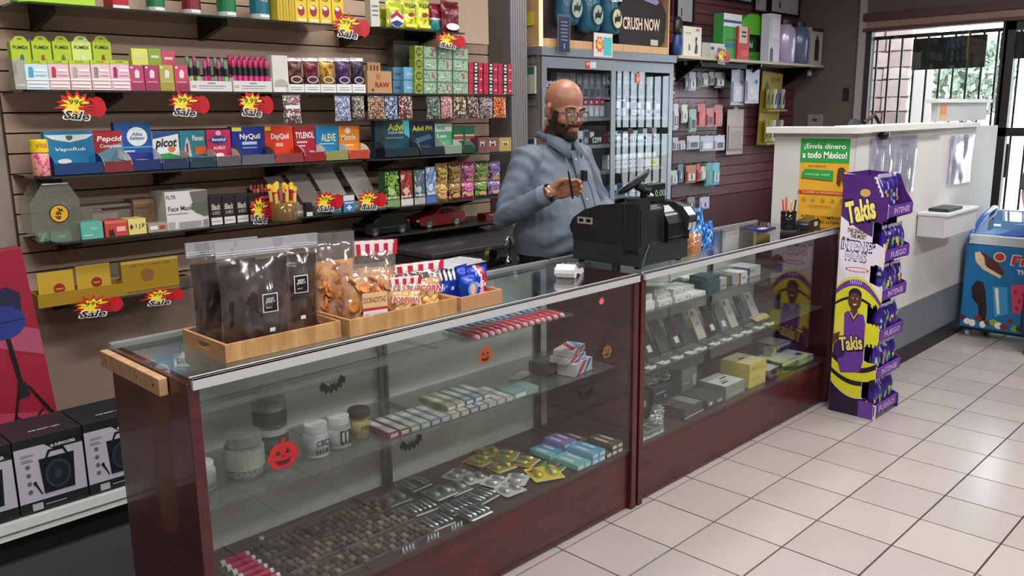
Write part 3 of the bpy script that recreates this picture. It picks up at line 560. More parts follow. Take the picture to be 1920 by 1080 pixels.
tray_box('navy blue display marked NyQuil', 435, 497, 237, SC, '#1b2c86', [('r', .02, .88, .30, .98, '#e8e04a'), mtext('NyQuil', .55, .72, .62, .18), ('r', .3, .52, .75, .60, '#b8d0e8'), ('r', .3, .42, .75, .46, '#7898c8')], front='#5c6068', inner='#5c5d64')
tray_box('orange red display marked DayQuil', 497, 551, 236, SC, '#e2401f', [('r', .02, .88, .22, .98, '#e8e04a'), mtext('DayQuil', .52, .70, .62, .19), ('r', .35, .44, .62, .54, '#f6c0a8')], front='#8a3a38', inner='#b0242c')
tray_box('dark red display marked Tylenol', 552, 592, 236, SC, '#a61e34', [mtext('TYLENOL', .5, .74, .88, .18), ('r', .1, .52, .6, .57, '#e8c8cc'), ('r', .1, .42, .5, .46, '#e8c8cc'), ('r', .68, .1, .95, .3, '#e89aa0')], front='#8e1c28', inner='#e6e2dc')
tray_box('bright blue display marked Aleve', 593, 635, 236, SC, '#1786b8', [mtext('ALEVE', .55, .66, .66, .22, '#f4f4c8'), ('r', .12, .46, .8, .50, '#a8d8ea'), ('e', .2, .16, .08, .05, '#c8e4f0')], front='#8e8c50', inner='#d6d2c4')
tray_box('orange display with white round mark, rightmost of the left shelf', 636, 675, 236, SC, '#e88a1e', [('e', .42, .86, .14, .09, '#f6e0d0'), mtext('Motrin', .45, .66, .7, .18, '#f6e6c8'), ('r', 0, .0, 1, .10, '#f0c060'), ('r', .1, .40, .7, .44, '#f8e0b0')], front='#b0442a', inner='#ece8e0')
tray_box('dark teal display marked Advil with yellow letters', 703, 768, 226, SC, '#1d4c5c', [('r', .0, 0, .25, 1, '#16353e'), mtext('Advil', .62, .82, .5, .2, '#e6e83a'), mtext('LIQUI-GELS', .62, .66, .5, .08, '#c8e8e8'), ('p', [(.8, 1), (1, 1), (1, .5), (.86, .6)], '#4fb0b8'), ('r', .3, .5, .8, .54, '#6f98a0')], front='#10252c', inner='#3c4a52')
tray_box('dark navy display marked Advil PM', 769, 815, 228, SC, '#132a48', [mtext('Advil PM', .5, .80, .8, .16, '#e0e44a'), ('p', [(.2, .5), (.8, .62), (.9, .5), (.3, .36)], '#4a7090')], front='#10182a', inner='#b8bcc0')
tray_box('green and white stomach remedy display', 816, 848, 232, SC, '#5fae7a', [('r', 0, .74, 1, 1, '#cfe2d6'), mtext('FREE', .35, .86, .5, .12, '#5c7c6c'), mtext('Lax', .4, .6, .6, .12)], front='#7a8f7c', inner='#dcded6')
for i, a in enumerate((849, 870)): tray_box('small green display with pink and cream stripe, %s one' % ('left' if i == 0 else 'right'), a, a+21, 236, SC, '#1f6b48', [('r', .1, .62, .95, .68, '#e8dcc8'), ('r', .1, .5, .95, .60, '#c8504c'), ('r', .1, .46, .95, .49, '#e8dcc8')], front='#1a3c2c', inner='#8f9a92')
for i, (a, c, s) in enumerate(((897, '#6e4248', 'M'), (912, '#7a4a50', 'M'), (936, '#a8924a', 'M'))):
    carton('small %s carton at the right end of the medicine shelf, %s' % (('mauve', 'dusty red', 'olive gold')[i], ORD[i]), 'carton', a, a+(15 if i == 0 else 23), 258, SC, c, [mtext(s, .5, .6, .5, .35, '#d8c0b8')], y=1.82, dep=.07, vb=288)
# ---- fourth shelf
ACR = glass('#e6ebe6', 1.5, body='#b9b9ae', bodyw=.16)
bx0, bx1 = at(56, 400, y=1.82).x, at(150, 400, y=1.82).x; bw = bx1-bx0
t = thing('acrylic_bin', 'clear octagonal plastic bin with round yellow 69 cent sticker', 'bin', (bx0, 1.81, SD))
oct_ = [(.08, 0), (bw*.92, 0), (bw, .05), (bw, .17), (bw*.80, .235), (bw*.28, .235), (.0, .16), (0, .04)]
MB().prism(oct_, 0, .003).build('front_wall', ACR, t); MB().prism(oct_, .14, .143).build('rear_wall', ACR, t)
b = MB()
for i in (0, 1, 6, 7, 2):
    p, q = oct_[i], oct_[(i+1) % 8]; b.add([(p[0], .003, p[1]), (q[0], .003, q[1]), (q[0], .14, q[1]), (p[0], .14, p[1])], [(0, 1, 2, 3)])
b.build('side', ACR, t); MB().tube([(bw*.28, -.002, .235), (bw*.8, -.002, .235)], .003, 6).build('rim', mat('#cfd6d2', .1, coat=1), t)
b = MB().ring(bw*.56, .115, .037, .037, -.001, 0).ring(bw*.56, .115, .033, .033, -.0014, 1); b.build('price_sticker', [mat('#1c1a14', .4), mat('#e0a82c', .4)], t)
text(t, '69¢', bw*.56, .115, .046, .028, TEXTK, -.002, rot=PI/2*.85, bold=.03)
carton('pale teal small box lying inside the clear bin', 'box', 96, 135, 433, SD+.0005, '#6fc4b4', [('r', .3, .3, .7, .6, '#c8ece4')], y=1.84, dep=.05, vb=450)
carton('teal striped box inside the clear bin at its left', 'box', 72, 93, 435, SD+.0005, '#8fc0b4', [('p', [(.1, .1), (.4, .1), (.8, .9), (.5, .9)], '#e8f4f0')], y=1.86, dep=.04, vb=452)
carton('seafoam green box right of the clear bin', 'box', 152, 194, 416, SD, '#5fb0a0', [('t', 'Icy', .6, .62, .3, .2, '#d8f0ea', .2), ('r', .1, .2, .5, .26, '#c8e8e0')], y=1.80, dep=.09, vb=446)
carton('salmon red box with small black cat shape', 'box', 197, 240, 413, SD, '#c4463e', [('r', 0, .8, 1, 1, '#d86a58'), ('p', [(.15, .05), (.15, .5), (.25, .38), (.35, .5), (.42, .05)], '#2a2020'), ('r', .5, .3, .9, .6, '#f0b0a4')], y=1.80, dep=.09, vb=443)
carton('pale yellow box with dark card suit marks', 'box', 241, 275, 410, SD, '#e2d27c', [('p', [(.06, .5), (.16, .7), (.26, .5), (.16, .3)], '#5c2c30'), mtext('1 J P', .66, .5, .5, .34, '#3a4030')], y=1.80, dep=.09, vb=440)
carton('tiny white and red striped box beside the face masks', 'box', 278, 314, 418, SD, '#a8988a', [('r', .1, .3, .5, .7, '#e8e4e0'), ('r', .6, .3, .9, .7, '#b03c38')], y=1.80, dep=.05, vb=435)
carton('long grey box with dark stripe behind the small boxes', 'box', 152, 250, 384, SD, '#8d8479', [('r', .2, .80, .96, .9, '#3c2a34'), mtext('KOOL', .3, .85, .2, .07, '#d8d0c8'), ('r', .2, .2, .7, .7, '#a8a29a')], y=1.95, dep=.12, vb=420)
carton('plain tan open box with torn flap', 'box', 250, 293, 373, SD, '#8a6f52', [('r', .05, .84, .9, .95, '#a8896a'), ('r', .1, .70, .7, .73, '#5c4630')], y=1.93, dep=.10, vb=415)
t = carton('white box marked Face Mask with a grey mask printed on it', 'box', 311, 391, 358, SD, '#d9d6d4', [('t', 'FLTR', .14, .86, .22, .10, '#4a4848', 0, .01), ('t', 'Face Mask', .34, .55, .58, .13, '#56524e', 0, .01), ('r', .02, .40, .5, .42, '#8a8886'), ('p', [(.58, .98), (1, 1), (1, .3), (.9, .28), (.78, .36), (.66, .55)], '#6a665f'), ('p', [(.6, .66), (.97, .66), (.98, .48), (.86, .34), (.7, .40), (.6, .52)], '#5a6252'), ('r', .03, .04, .18, .2, '#a8a6a2'), ('r', .28, .04, .80, .18, '#9a9894'), ('r', .85, .04, .97, .2, '#8a8884')], y=1.83, dep=.17, vb=425)
for i in range(4):
    a = 393+i*24.5
    carton('black carton with %s white script lettering' % ('two-line', 'slanted', 'red-looped', 'crowded')[i], 'carton', a, a+24, 367-i*1.5, SD, '#211d1f', [mtext('Black', .5, .62, .7, .2, '#d0ccca', .15), mtext('& MILD', .5, .42, .6, .12, '#b8a8a4'), ('r', .06, .02, .94, .26, '#dcd8d2'), ('r', .12, .12, .8, .15, '#8a8682')], y=1.82, dep=.07, vb=415-i*1.5)
b_ = tube_tray('dark tray of reddish tipped cigarillos behind the starburst sign', 478, 520, 372, SD, ['#9a3a2c', '#b8603c', '#7a2a24'], 6, y=1.84, vt=352, traycol='#2a1c1c', lines=False)
# yellow and red snack sticks
sx = at(541, 400, y=1.70); t0 = None
cup = thing('stick_canister', 'clear canister holding the red and yellow snack sticks', 'canister', (sx.x, 1.74, SD-.005)); b = MB()
MB().lathe([(.060, 0), (.062, .004), (.064, .09), (.060, .09), (.058, .006), (.0, .005)], n=20).build('cup', glass('#f4f0e8', 1.45, body='#c8b070', bodyw=.2), cup, smooth=True)
cup.location.z = SD+.0
for i in range(14):
    a = 2*PI*i/14+.3*(i % 2); r = .030 if i % 2 else .046; hh = .155+.03*((i*5) % 4)/4
    c = ['#b41c2a', '#e0b83a', '#c8302c', '#e6c84c'][i % 4]
    q = thing('snack_stick', '%s wrapped snack stick in the clear canister, %s in the bundle' % (('red', 'yellow', 'crimson', 'gold')[i % 4], ORD[i]), 'snack', (cup.location.x+r*math.cos(a), cup.location.y+r*math.sin(a), SD+.008), rot=(.10*math.sin(a)*-1, .10*math.cos(a), 0))
    MB().tube([(0, 0, 0), (0, 0, hh*.86)], .0085, 8).build('wrapper', mat(c, .25, coat=.5), q, smooth=True)
    MB().tube([(0, 0, hh*.5), (0, 0, hh*.8)], .0089, 8, cap=False).build('printed_band', mat('#e8d070' if i % 4 in (0, 2) else '#b8202c', .4), q)
    MB().prism([(-.010, hh*.86), (.010, hh*.86), (.012, hh*.97), (0, hh), (-.012, hh*.96)], -.001, .001).build('crimp', mat('#f0c83c', .3), q)
# tilted grey box lids
for i, (u0, u1, v0, c, ti) in enumerate(((520, 556, 330, '#8d8378', -.38), (558, 600, 322, '#7f756a', -.42), (602, 650, 314, '#979389', -.45), (660, 704, 310, '#a3a198', -.5))):
    x0, x1 = at(u0+22, 380, y=1.88).x, at(u1+16, 380, y=1.88).x
    t = thing('open_lid_box', 'open pale grey box with its lid leaning left, %s from the left' % ORD[i], 'box', (x0, 1.83, SD)); w = x1-x0
    MB().box(0, 0, 0, w, .1, .045).build('box_body', mat(c, .6), t, bevel=.001)
    z1 = at((u0+u1)/2, v0, y=1.95).z-SD
    MB().add([(0, .1, .045), (w, .1, .045), (w-.07, .15, z1), (-.075, .15, z1), (0, .103, .045), (w, .103, .045), (w-.07, .153, z1), (-.075, .153, z1)], [(0, 1, 2, 3), (7, 6, 5, 4), (0, 4, 5, 1), (1, 5, 6, 2), (2, 6, 7, 3), (3, 7, 4, 0)]).build('leaning_lid', mat(c, .5), t)
    deco(t, w, .045, [('r', .1, .3, .9, .6, '#c8c4bc')])
carton('black and white small carton left of the tilted lids', 'carton', 574, 586, 380, SD, '#1c1c22', [('r', 0, 0, 1, .3, '#d8d8d8')], y=1.80, dep=.03, vb=396)
carton('blue carton with white cross between two starburst signs', 'carton', 644, 665, 366, SD, '#3a78b4', [('r', 0, .68, 1, 1, '#d8d4d0'), ('r', .42, .12, .58, .42, '#d8e8f4'), ('r', .25, .22, .75, .32, '#d8e8f4'), mtext('smart', .5, .56, .8, .1)], y=1.79, dep=.04, vb=396)
carton('teal low carton under the middle starburst sign', 'carton', 622, 641, 382, SD, '#2f7f88', [('r', .1, .3, .9, .5, '#a8d0d4')], y=1.80, dep=.03, vb=398)
def pouch_col(u0, u1, v0, pal, nm, y=1.83, seed=0, base='#d8d8d4', foot=True):
    o = carton('%s display box of slim cigar pouches' % nm, 'display box', u0, u1, v0, SD, pal[0], [('r', 0, .0, 1, .18, base), ('r', .02, .2, .98, .98, busy(pal, 60, .35, .1, (1, 1, .5), seed)), ('p', [(.2, .35), (.4, .35), (.9, .9), (.7, .9)], pal[1]), ('e', .45, .42, .24, .1, pal[-1]), mtext('swisher', .5, .26, .8, .07, '#e8e8e0', .2)], y=y, dep=.06, vb=v0+60, lid=False, name='display_box')
    return o
pouch_col(722, 749, 322, ['#2f5a2c', '#7fae3c', '#1c3418', '#a8c87a'], 'leaf green', seed=1, base='#7a9a5c')
pouch_col(751, 774, 320, ['#3a1c1c', '#b8302c', '#6a3a2c', '#d8b0a0'], 'dark red', seed=2, base='#d0ccc8')
pouch_col(776, 797, 318, ['#2a2838', '#6a5a8a', '#3c6a4c', '#b0b8c8'], 'black and violet', seed=3, base='#a8a8a4')
pouch_col(798, 818, 312, ['#1c2c44', '#4a78a8', '#8a9ab0', '#c8d0e0'], 'navy', seed=4, base='#4a6aa8')
PC = [('#b8862c', '#e0c060', '#6a3c1c', 'gold'), ('#7a4a24', '#b8843c', '#3a2014', 'brown'), ('#b02c74', '#e078b0', '#5a1c5a', 'magenta'), ('#2f5c30', '#7ab04c', '#3c2414', 'green'), ('#4a3880', '#8a78c0', '#2a2040', 'purple')]
for i, (c, c2, c3, nm) in enumerate(PC):
    a = 820+i*24.5 if i < 4 else 918
    for row in range(2):
        y = 1.90 if row else 1.83
        z1 = SD+(.058 if row else 0)
        foil_bag('%s cigar pouch, %s row, behind the clerk’s elbow' % (nm, 'upper' if row else 'lower'), 'pouch', a, a+23, (306 if row else 343)-i*1.5, z1, [busy([c, c2, c3, '#e0c8a0'], 70, .3, .1, seed=i+row*5), mat(c, .3, .2)], pat=lambda u, v: 1 if v > .88 or v < .1 else 0, y=y, d=.03, name='cigar_pouch', nx=8, nz=12, items=[('e', .5, .62, .38, .16, c2), mtext('dutch', .5, .62, .6, .12, '#3a1410', .2), ('e', .5, .25, .3, .12, '#c89a60')], seed=i*2+row)
    tr = MB().box(0, 0, 0, .075, .05, .056).build('riser_box', mat(c3, .5), None, (at(a, 380, y=1.895).x, 1.895, SD)); tag(tr, 'low dark riser box lifting the upper %s cigar pouch' % nm, 'box')
# ---- gold trays
GOLD = mat('#e6c04a', .28, .4, .05); GOLDD = mat('#b8922f', .35, .35, .05)
def gold_tray(lab, u0, u1, v0, h, dep, cards):
    x0, x1 = at(u0, 540, y=1.80).x, at(u1, 540, y=1.80).x; w = x1-x0
    t = thing('gold_tray', lab, 'tray', (x0, 1.80, SE))
    MB().box(0, 0, 0, w, .003, h).box(0, .003, 0, .003, dep, h).box(w-.003, .003, 0, w, dep, h).box(.003, .003, 0, w-.003, dep, .003).box(0, dep, 0, w, dep+.003, h).build('tray', GOLDD, t)
    for k, (a, b_, v) in enumerate(cards):
        xa, xb = at(a, 520, y=1.86).x-x0, at(b_, 520, y=1.86).x-x0; zt = at((a+b_)/2, v, y=1.86).z-SE
        c = MB().box(xa, .055+.02*k, .004, xb, .062+.02*k, zt).build('gold_card', GOLD, t, bevel=.001)
        b = MB().ring((xa+xb)/2+.01, zt*.45, .022, .022, .0545+.02*k, 0); b.build('red_seal', mat('#8e2c20', .4), c)
        MB().rect((xa+xb)/2-.004, zt*.42, (xa+xb)/2+.024, zt*.47, .054+.02*k).build('seal_band', mat('#c88a4a', .4), c)
gold_tray('gold foil tray holding two gold cards with red seals', 68, 237, 0, .055, .10, [(68, 137, 509), (145, 210, 497)])
carton('long gold card box with faint red seal, right of the gold tray', 'box', 228, 336, 485, SE, '#a8863c', [('r', .0, .9, 1, 1, '#c8a850'), ('e', .44, .5, .11, .22, '#8a5a30'), ('t', '@ H 1 888 68', .5, .82, .7, .06, '#7a5c24')], y=1.86, dep=.03, vb=545, matl=GOLDD)
# ---- toy cars
def toy_car(lab, col, cx, y, z, L, face):
    t = thing('toy_car', lab, 'toy car', (cx, y, z), 0 if face > 0 else PI); H = L*.27; Wd = L*.40
    prof = [(-.5, .10), (-.47, .07), (-.38, .06), (.38, .06), (.48, .08), (.5, .13), (.48, .19), (.30, .22), (.16, .235), (.04, .33), (-.14, .345), (-.24, .32), (-.36, .24), (-.48, .23), (-.5, .18)]
    MB().prism([(a*L, b*L) for a, b in prof], -Wd/2, Wd/2).build('car_body', mat(col, .18, .2, .02, coat=1.), t, bevel=L*.012)
    win = [(.13, .235), (.035, .318), (-.13, .33), (-.22, .305), (-.31, .245)]
    MB().prism([(a*L, b*L) for a, b in win], -Wd/2-.0015, Wd/2+.0015).build('windows', mat('#0c0c10', .1, coat=1), t)
    b = MB().box(-.06*L, -Wd/2-.002, .235*L, -.045*L, Wd/2+.002, .33*L); b.build('door_pillar', mat(col, .2), t)
    for sx in (-.30, .31):
        for sy in (-1, 1):
            R = Matrix.Translation((sx*L, sy*Wd*.46, .085*L)) @ Matrix.Rotation(PI/2, 4, 'X')
            w = MB().lathe([(.05*L, -.022*L), (.085*L, -.022*L), (.085*L, .022*L), (.05*L, .022*L)], n=18, mtx=R).build('wheel', mat('#17171a', .6), t)
            MB().lathe([(.02*L, -.026*L), (.055*L, -.024*L), (.055*L, .024*L), (.02*L, .026*L)], n=12, mtx=R).build('rim', CHROME, w)
    MB().box(.49*L, -Wd*.42, .13*L, .503*L, -Wd*.25, .165*L).box(.49*L, Wd*.25, .13*L, .503*L, Wd*.42, .165*L).build('headlight', mat('#e8e8e0', .1), t)
    MB().box(-.4*L, -Wd/2-.003, .145*L, .4*L, -Wd/2, .153*L).build('chrome_strip', CHROME, t)
toy_car('black toy car on the dark shelf behind the popcorn bags', '#101013', at(722, 470, y=1.85).x, 1.87, .935, .30, 1)
toy_car('dark red toy coupe on the dark shelf', '#6e1418', at(822, 450, y=1.88).x, 1.90, .935, .34, -1)
carton('dark red small box with white marks beside the clerk', 'box', 912, 940, 400, .935, '#5e1216', [mtext('VOX', .5, .85, .6, .2, '#b8a8a8')], y=1.85, dep=.08, vb=440)
# the shelf line under the cars continues as a lower cabinet with papers
t = thing('back_counter', 'dark low counter behind the clerk carrying papers and desk tools', 'counter', (.62, 1.45, .004))
MB().box(0, 0, 0, 1.05, .60, .84).build('cabinet_body', mat('#2c2a2a', .5), t, bevel=.003); MB().box(-.01, -.015, .8405, 1.06, .61, .865).build('worktop', mat('#3b3a3b', .35), t, bevel=.003)
BC = .87
p = at(855, 492, z=BC+.03)
b = thing('paper_organizer', 'black tray organizer topped with a sheet of white paper', 'desk tray', (p.x, p.y, BC), .12)
MB().box(-.17, -.11, 0, .17, .11, .03).build('tray', mat('#1d1e22', .4), b, bevel=.003); MB().box(-.15, -.10, .0305, .13, .09, .032).build('paper_sheet', mat('#d6d6da', .6), b)
deco_ = MB()
for k in range(6): deco_.box(-.13, -.08+.028*k, .0321, .10, -.076+.028*k, .0324)
o = deco_.build('printed_lines', mat('#7a7a80', .6), b); o['kind'] = 'stuff'
p = at(925, 490, z=BC+.02)
b = thing('tape_dispenser', 'black tape dispenser with chrome roll beside the clerk', 'tape dispenser', (p.x, p.y, BC), .2)
MB().prism([(-.06, 0), (.07, 0), (.07, .03), (.03, .035), (0, .02), (-.06, .055)], -.02, .02).build('dispenser_base', BLACK, b, bevel=.003)
MB().lathe([(.015, -.012), (.035, -.012), (.035, .012), (.015, .012)], n=20, mtx=Matrix.Translation((-.02, 0, .055)) @ Matrix.Rotation(PI/2, 4, 'X')).build('tape_roll', CHROME, b)
b = thing('desk_bell_stand', 'chrome desk tool standing upright beside the tape dispenser', 'desk tool', (p.x+.10, p.y+.0, BC))
MB().lathe([(.02, 0), (.022, .01), (.006, .02), (.006, .06), (.018, .075), (.022, .10), (.012, .125), (.002, .13)], n=16).build('stand', CHROME, b, smooth=True)
# ================================================================ left counter: on top
TZ = .9605
PINE = wood('#a9794a', '#c59a68', 7, (6, 1, 1), .55); KRAFT = mat('#b0835a', .7, grain=.08)
def pine_tray(lab, x0, x1, y0, y1, h, slot=True, mt=None, name='wooden_tray'):
    t = thing(name, lab, 'tray', (x0, y0, TZ)); w, d, p = x1-x0, y1-y0, .008; mt = mt or PINE
    MB().box(0, 0, 0, w, p, h).build('front_board', mt, t, bevel=.001); MB().box(0, d-p, 0, w, d, h).build('rear_board', mt, t, bevel=.001)
    for s in (0, 1):
        x = 0 if s == 0 else w-p
        if slot:
            MB().box(x, p, 0, x+p, d-p, h*.38).box(x, p, h*.72, x+p, d-p, h).box(x, p, h*.38, x+p, d*.36, h*.72).box(x, d*.64, h*.38, x+p, d-p, h*.72).build('end_board', mt, t)
        else: MB().box(x, p, 0, x+p, d-p, h).build('end_board', mt, t)
    MB().box(p, p, .002, w-p, d-p, .005).build('base_board', mt, t)
    return t
pine_tray('light wooden tray with slotted ends holding the dark brown pouches', -1.192, -.845, .085, .33, .048)
pine_tray('light wooden tray holding the chip and popcorn bags', -.832, -.43, .062, .31, .050)
pine_tray('cardboard tray holding the small blue snack bags', -.413, -.23, .062, .27, .046, False, KRAFT, 'cardboard_tray')
FILM = glass('#fafafa', 1.9, body='#c8c8d0', bodyw=.015, rough=.14); FILMC = glass('#f6f4f2', 2.0, body='#ffffff', bodyw=.06, rough=.1)
def pillow(w, h, d, seed, nx=14, nz=18, flat_top=.12, amp=1.):
    rn = random.Random(seed); off = Vector((rn.random()*9, rn.random()*9, rn.random()*9)); V = []; F = []
    for s in (-1, 1):
        for j in range(nz+1):
            for i in range(nx+1):
                u, v = i/nx*2-1, j/nz
                prof = (max(0, 1-abs(u)**2.6)**.5)*(min(1, v*6+.35)*min(1, max(0, (1-v-flat_top)*3.2)))**.7
                n = noise.noise(Vector((u*2.2, v*3.4, s*3))+off)*.40*amp+abs(noise.noise(Vector((u*5, v*7, s*5))+off))*.22*amp
                V.append((u*w/2*(1-.05*math.sin(v*PI*1.1)), s*d/2*prof*(.8+n)+noise.noise(Vector((u*3, v*3, 1))+off)*.006, v*h))
    st = (nx+1)*(nz+1)
    for s in (0, 1):
        for j in range(nz):
            for i in range(nx):
                a = s*st+j*(nx+1)+i; q = [a, a+1, a+nx+2, a+nx+1]; F.append(q if s == 0 else q[::-1])
    b = MB(); b.v = V; b.f = F; b.m = [0]*len(F); return b
def snack_pouch(lab, x, y, w, h, d, cmat, seed, fill=.78, zip_=True, labelp=None, rz=0., rx=0., name='snack_pouch', film=FILM, cat='snack bag', lumps=0, lumpm=None):
    t = thing(name, lab, cat, (x, y, TZ+.006), rot=(rx, 0, rz))
    pillow(w*.9, h*fill, d*.86, seed, flat_top=.05, amp=.7).build('filling', cmat, t, smooth=True, loc=(0, 0, .004))
    pillow(w, h, d, seed, 20, 26, amp=1.7).build('clear_film', film, t, smooth=True)
    if lumps:
        rn = random.Random(seed)
        for k in range(lumps):
            v = rn.uniform(.06, .95)*fill; u = rn.uniform(-.78, .78); p = (1-abs(u)**2.4)**.5
            c = Vector((u*w*.44, -d*.36*p*(1 if v < fill*.8 else .6), v*h)); b = MB(); r = rn.uniform(.012, .02) if lumpm[0] == 'chip' else rn.uniform(.007, .012)
            if lumpm[0] == 'chip':
                R = Matrix.Translation(c) @ Matrix.Rotation(rn.uniform(0, 6), 4, 'Z') @ Matrix.Rotation(rn.uniform(.6, 2.2), 4, 'X')
                b.lathe([(.0005, .003), (r*.6, .001), (r, .004), (r*1.02, .0055), (r*.6, .003), (.0005, .005)], n=9, mtx=R); nm = 'chip'
            else:
                b.ell(c, (r, r*.8, r), 7, 5); b.ell(c+Vector((r*.7, 0, r*.4)), (r*.7, r*.6, r*.7), 6, 4); nm = 'popcorn_kernel'
            b.build(nm, rn.choice(lumpm[1]), t, smooth=True)
    if zip_:
        MB().box(-w*.5, -.0035, h*.885, w*.5, .0035, h*.893).box(-w*.5, -.0035, h*.905, w*.5, .0035, h*.911).build('zip_seal', mat('#c9cbd2', .25, coat=.5), t)
        MB().box(-w*.5, -.002, h*.86, w*.5, .002, h).build('silver_header', glass('#e8eaee', 2.8, body='#c8cad4', bodyw=.5, rough=.18), t)
    if labelp:
        u, v, s = labelp; yy = -d*.50; b = MB()
        b.box(u*w-s/2, yy-.001, v*h-s*.6, u*w+s/2, yy, v*h+s*.6, 0).box(u*w-s*.44, yy-.0016, v*h-s*.54, u*w+s*.44, yy-.001, v*h+s*.54, 1)
        b.build('black_label', [mat('#e8e8e8', .4), mat('#0e0e10', .4)], t)
        text(t, 'BEEF\nJERKY', u*w, v*h+s*.15, s*.66, s*.36, TEXTW, yy-.0022, bold=.01)
        text(t, 'SPICY', u*w-s*.1, v*h-s*.3, s*.4, s*.10, TEXTW, yy-.0022)
        MB().box(u*w-s*.12, yy-.001, .16*h, u*w+s*.22, yy, .16*h+s*.24).build('price_sticker', mat('#e6e6e8', .5), t)
    return t
DK = mat('#2b1b16', .45, grain=.45, scale=45, coat=.3)
snack_pouch('dark brown snack pouch with silver top, half hidden at the tray’s left end', -1.095, .262, .195, .285, .060, DK, 1, labelp=(.30, .50, .042), rz=-.12, rx=.05)
snack_pouch('dark brown snack pouch in front with black label and full silver top', -1.065, .148, .200, .292, .070, DK, 2, labelp=(.12, .43, .042), rz=-.12, rx=.03)
snack_pouch('dark brown snack pouch with matte grey header, at the tray’s right end', -.922, .215, .172, .282, .065, DK, 3, labelp=(.10, .52, .042), rz=-.12, rx=.04)
CHM = [mat(c, .5, grain=.15, scale=60) for c in ('#c9803c', '#d89a58', '#b8662c')]; CHB = mat('#d09a66', .6, grain=.25, scale=50)
snack_pouch('clear tied bag of round orange chips beside the dark pouches', -.765, .235, .15, .27, .065, CHB, 4, fill=.68, zip_=False, lumps=46, lumpm=('chip', CHM), film=FILMC, rz=-.2)
snack_pouch('clear tied bag of round chips with a white and red nutrition label', -.725, .125, .16, .185, .065, CHB, 5, fill=.8, zip_=False, lumps=34, lumpm=('chip', CHM), film=FILMC, rz=-.25)
t = bpy.data.objects['snack_pouch.004']
deco2(t, .075, .075, [('r', 0, .35, 1, .95, '#d9b48a'), ('t', 'DORADITAS', .5, .65, .9, .22, '#8a3a2a', 0, .01), ('r', 0, .24, 1, .34, '#c02a34'), ('r', 0, -.25, 1, .24, '#dcdcdc'), ('t', 'Nutrition', .5, .05, .8, .15, '#5a5a60'), ('t', '||||||||', .5, -.12, .7, .14, '#5a5a60')], -.043)
for c in t.children:
    if c.name.startswith(('printed_front', 'lettering')): c.location.x -= .030; c.location.z += .035
PK_ = [mat(c, .6, grain=.1, scale=80) for c in ('#f0d08a', '#f6e2b4', '#e8b85c')]
def popcorn(lab, x, y, w, h, seed, rz):
    t = snack_pouch(lab, x, y, w, h, .07, mat('#d8a060', .6, grain=.3, scale=70), seed, fill=.62, zip_=False, lumps=60, lumpm=('pop', PK_), film=FILMC, rz=rz)
    b = MB()
    for k in range(5):
        u = -.42+.21*k; b.add([(u*w, -.008, h*.80), ((u+.10)*w, -.008, h*.80), ((u+.10)*w*1.05, -.004, h*1.0), (u*w*1.05, -.004, h*1.0), (u*w, -.0065, h*.80), ((u+.10)*w, -.0065, h*.80), ((u+.10)*w*1.05, -.0025, h*1.0), (u*w*1.05, -.0025, h*1.0)], [(0, 1, 2, 3), (7, 6, 5, 4), (0, 4, 5, 1), (2, 6, 7, 3)])
    o = b.build('red_stripes', mat('#c0203c', .35), t); o['kind'] = 'stuff'
    MB().box(-w*.46, -.005, h*.80, w*.46, .0, h*.99).build('white_header', mat('#f2e8ea', .4), t)
    text(t, 'POPCORN', 0, h*.50, w*.8, h*.16, mat('#f4eef0', .4, grain=0), -.0405, 'lettering_outline', .1, .06, -.1)
    text(t, 'POPCORN', 0, h*.50, w*.74, h*.13, mat('#c8284a', .4, grain=0), -.0412, 'lettering', .1, .02, -.1)
    return t
popcorn('tall popcorn bag with pink and white stripes sticking up behind', -.625, .215, .13, .235, 7, -.5)
popcorn('popcorn bag with red stripes leaning at the tray’s right end', -.50, .165, .17, .155, 8, -.2)
popcorn('small popcorn bag squeezed between the chips and the larger popcorn bag', -.60, .115, .11, .13, 9, -.4)
for i, (x, y, w, h, rz) in enumerate(((-.375, .19, .10, .11, -.3), (-.33, .12, .075, .10, .1), (-.265, .15, .085, .115, -.2), (-.28, .21, .08, .11, .3))):
    foil_bag('shiny blue snack bag with %s, in the cardboard tray' % ('a dark checked top', 'a round light blue badge', 'a red curved stripe', 'a plain blue back')[i], 'snack bag', 0, 0, 0, 0, ['#1c3fb0', '#20243c', '#e8e4ee', '#c83040'], pat=lambda u, v, i=i: (1 if i == 0 and v > .7 and int(u*12) % 2 else 2 if i == 0 and v > .7 else 3 if (i == 2 and abs(u-.5-.3*math.sin(v*3)) < .09) else 2 if (i == 2 and abs(u-.35-.3*math.sin(v*3)) < .06) else 0),
             loc=(x, y, TZ+.006), w=w, h=h, d=.045, rz=rz, seed=i+30, name='snack_bag', items=[('e', .5, .5, .32, .26, '#4a9ad8'), ('e', .5, .5, .18, .18, '#f0b0a0')] if i == 1 else [('t', 'chips', .5, .45, .6, .2, '#f4f4f8', .2, .02)])
foil_bag('small pink and dark snack packet lying flat at the blue bags’ right', 'snack bag', 0, 0, 0, 0, ['#2a2028', '#d87a98'], pat=lambda u, v: 1 if v < .4 else 0, loc=(-.255, .10, TZ+.022), w=.06, h=.08, d=.02, rx=-1.35, rz=.4, name='snack_bag')
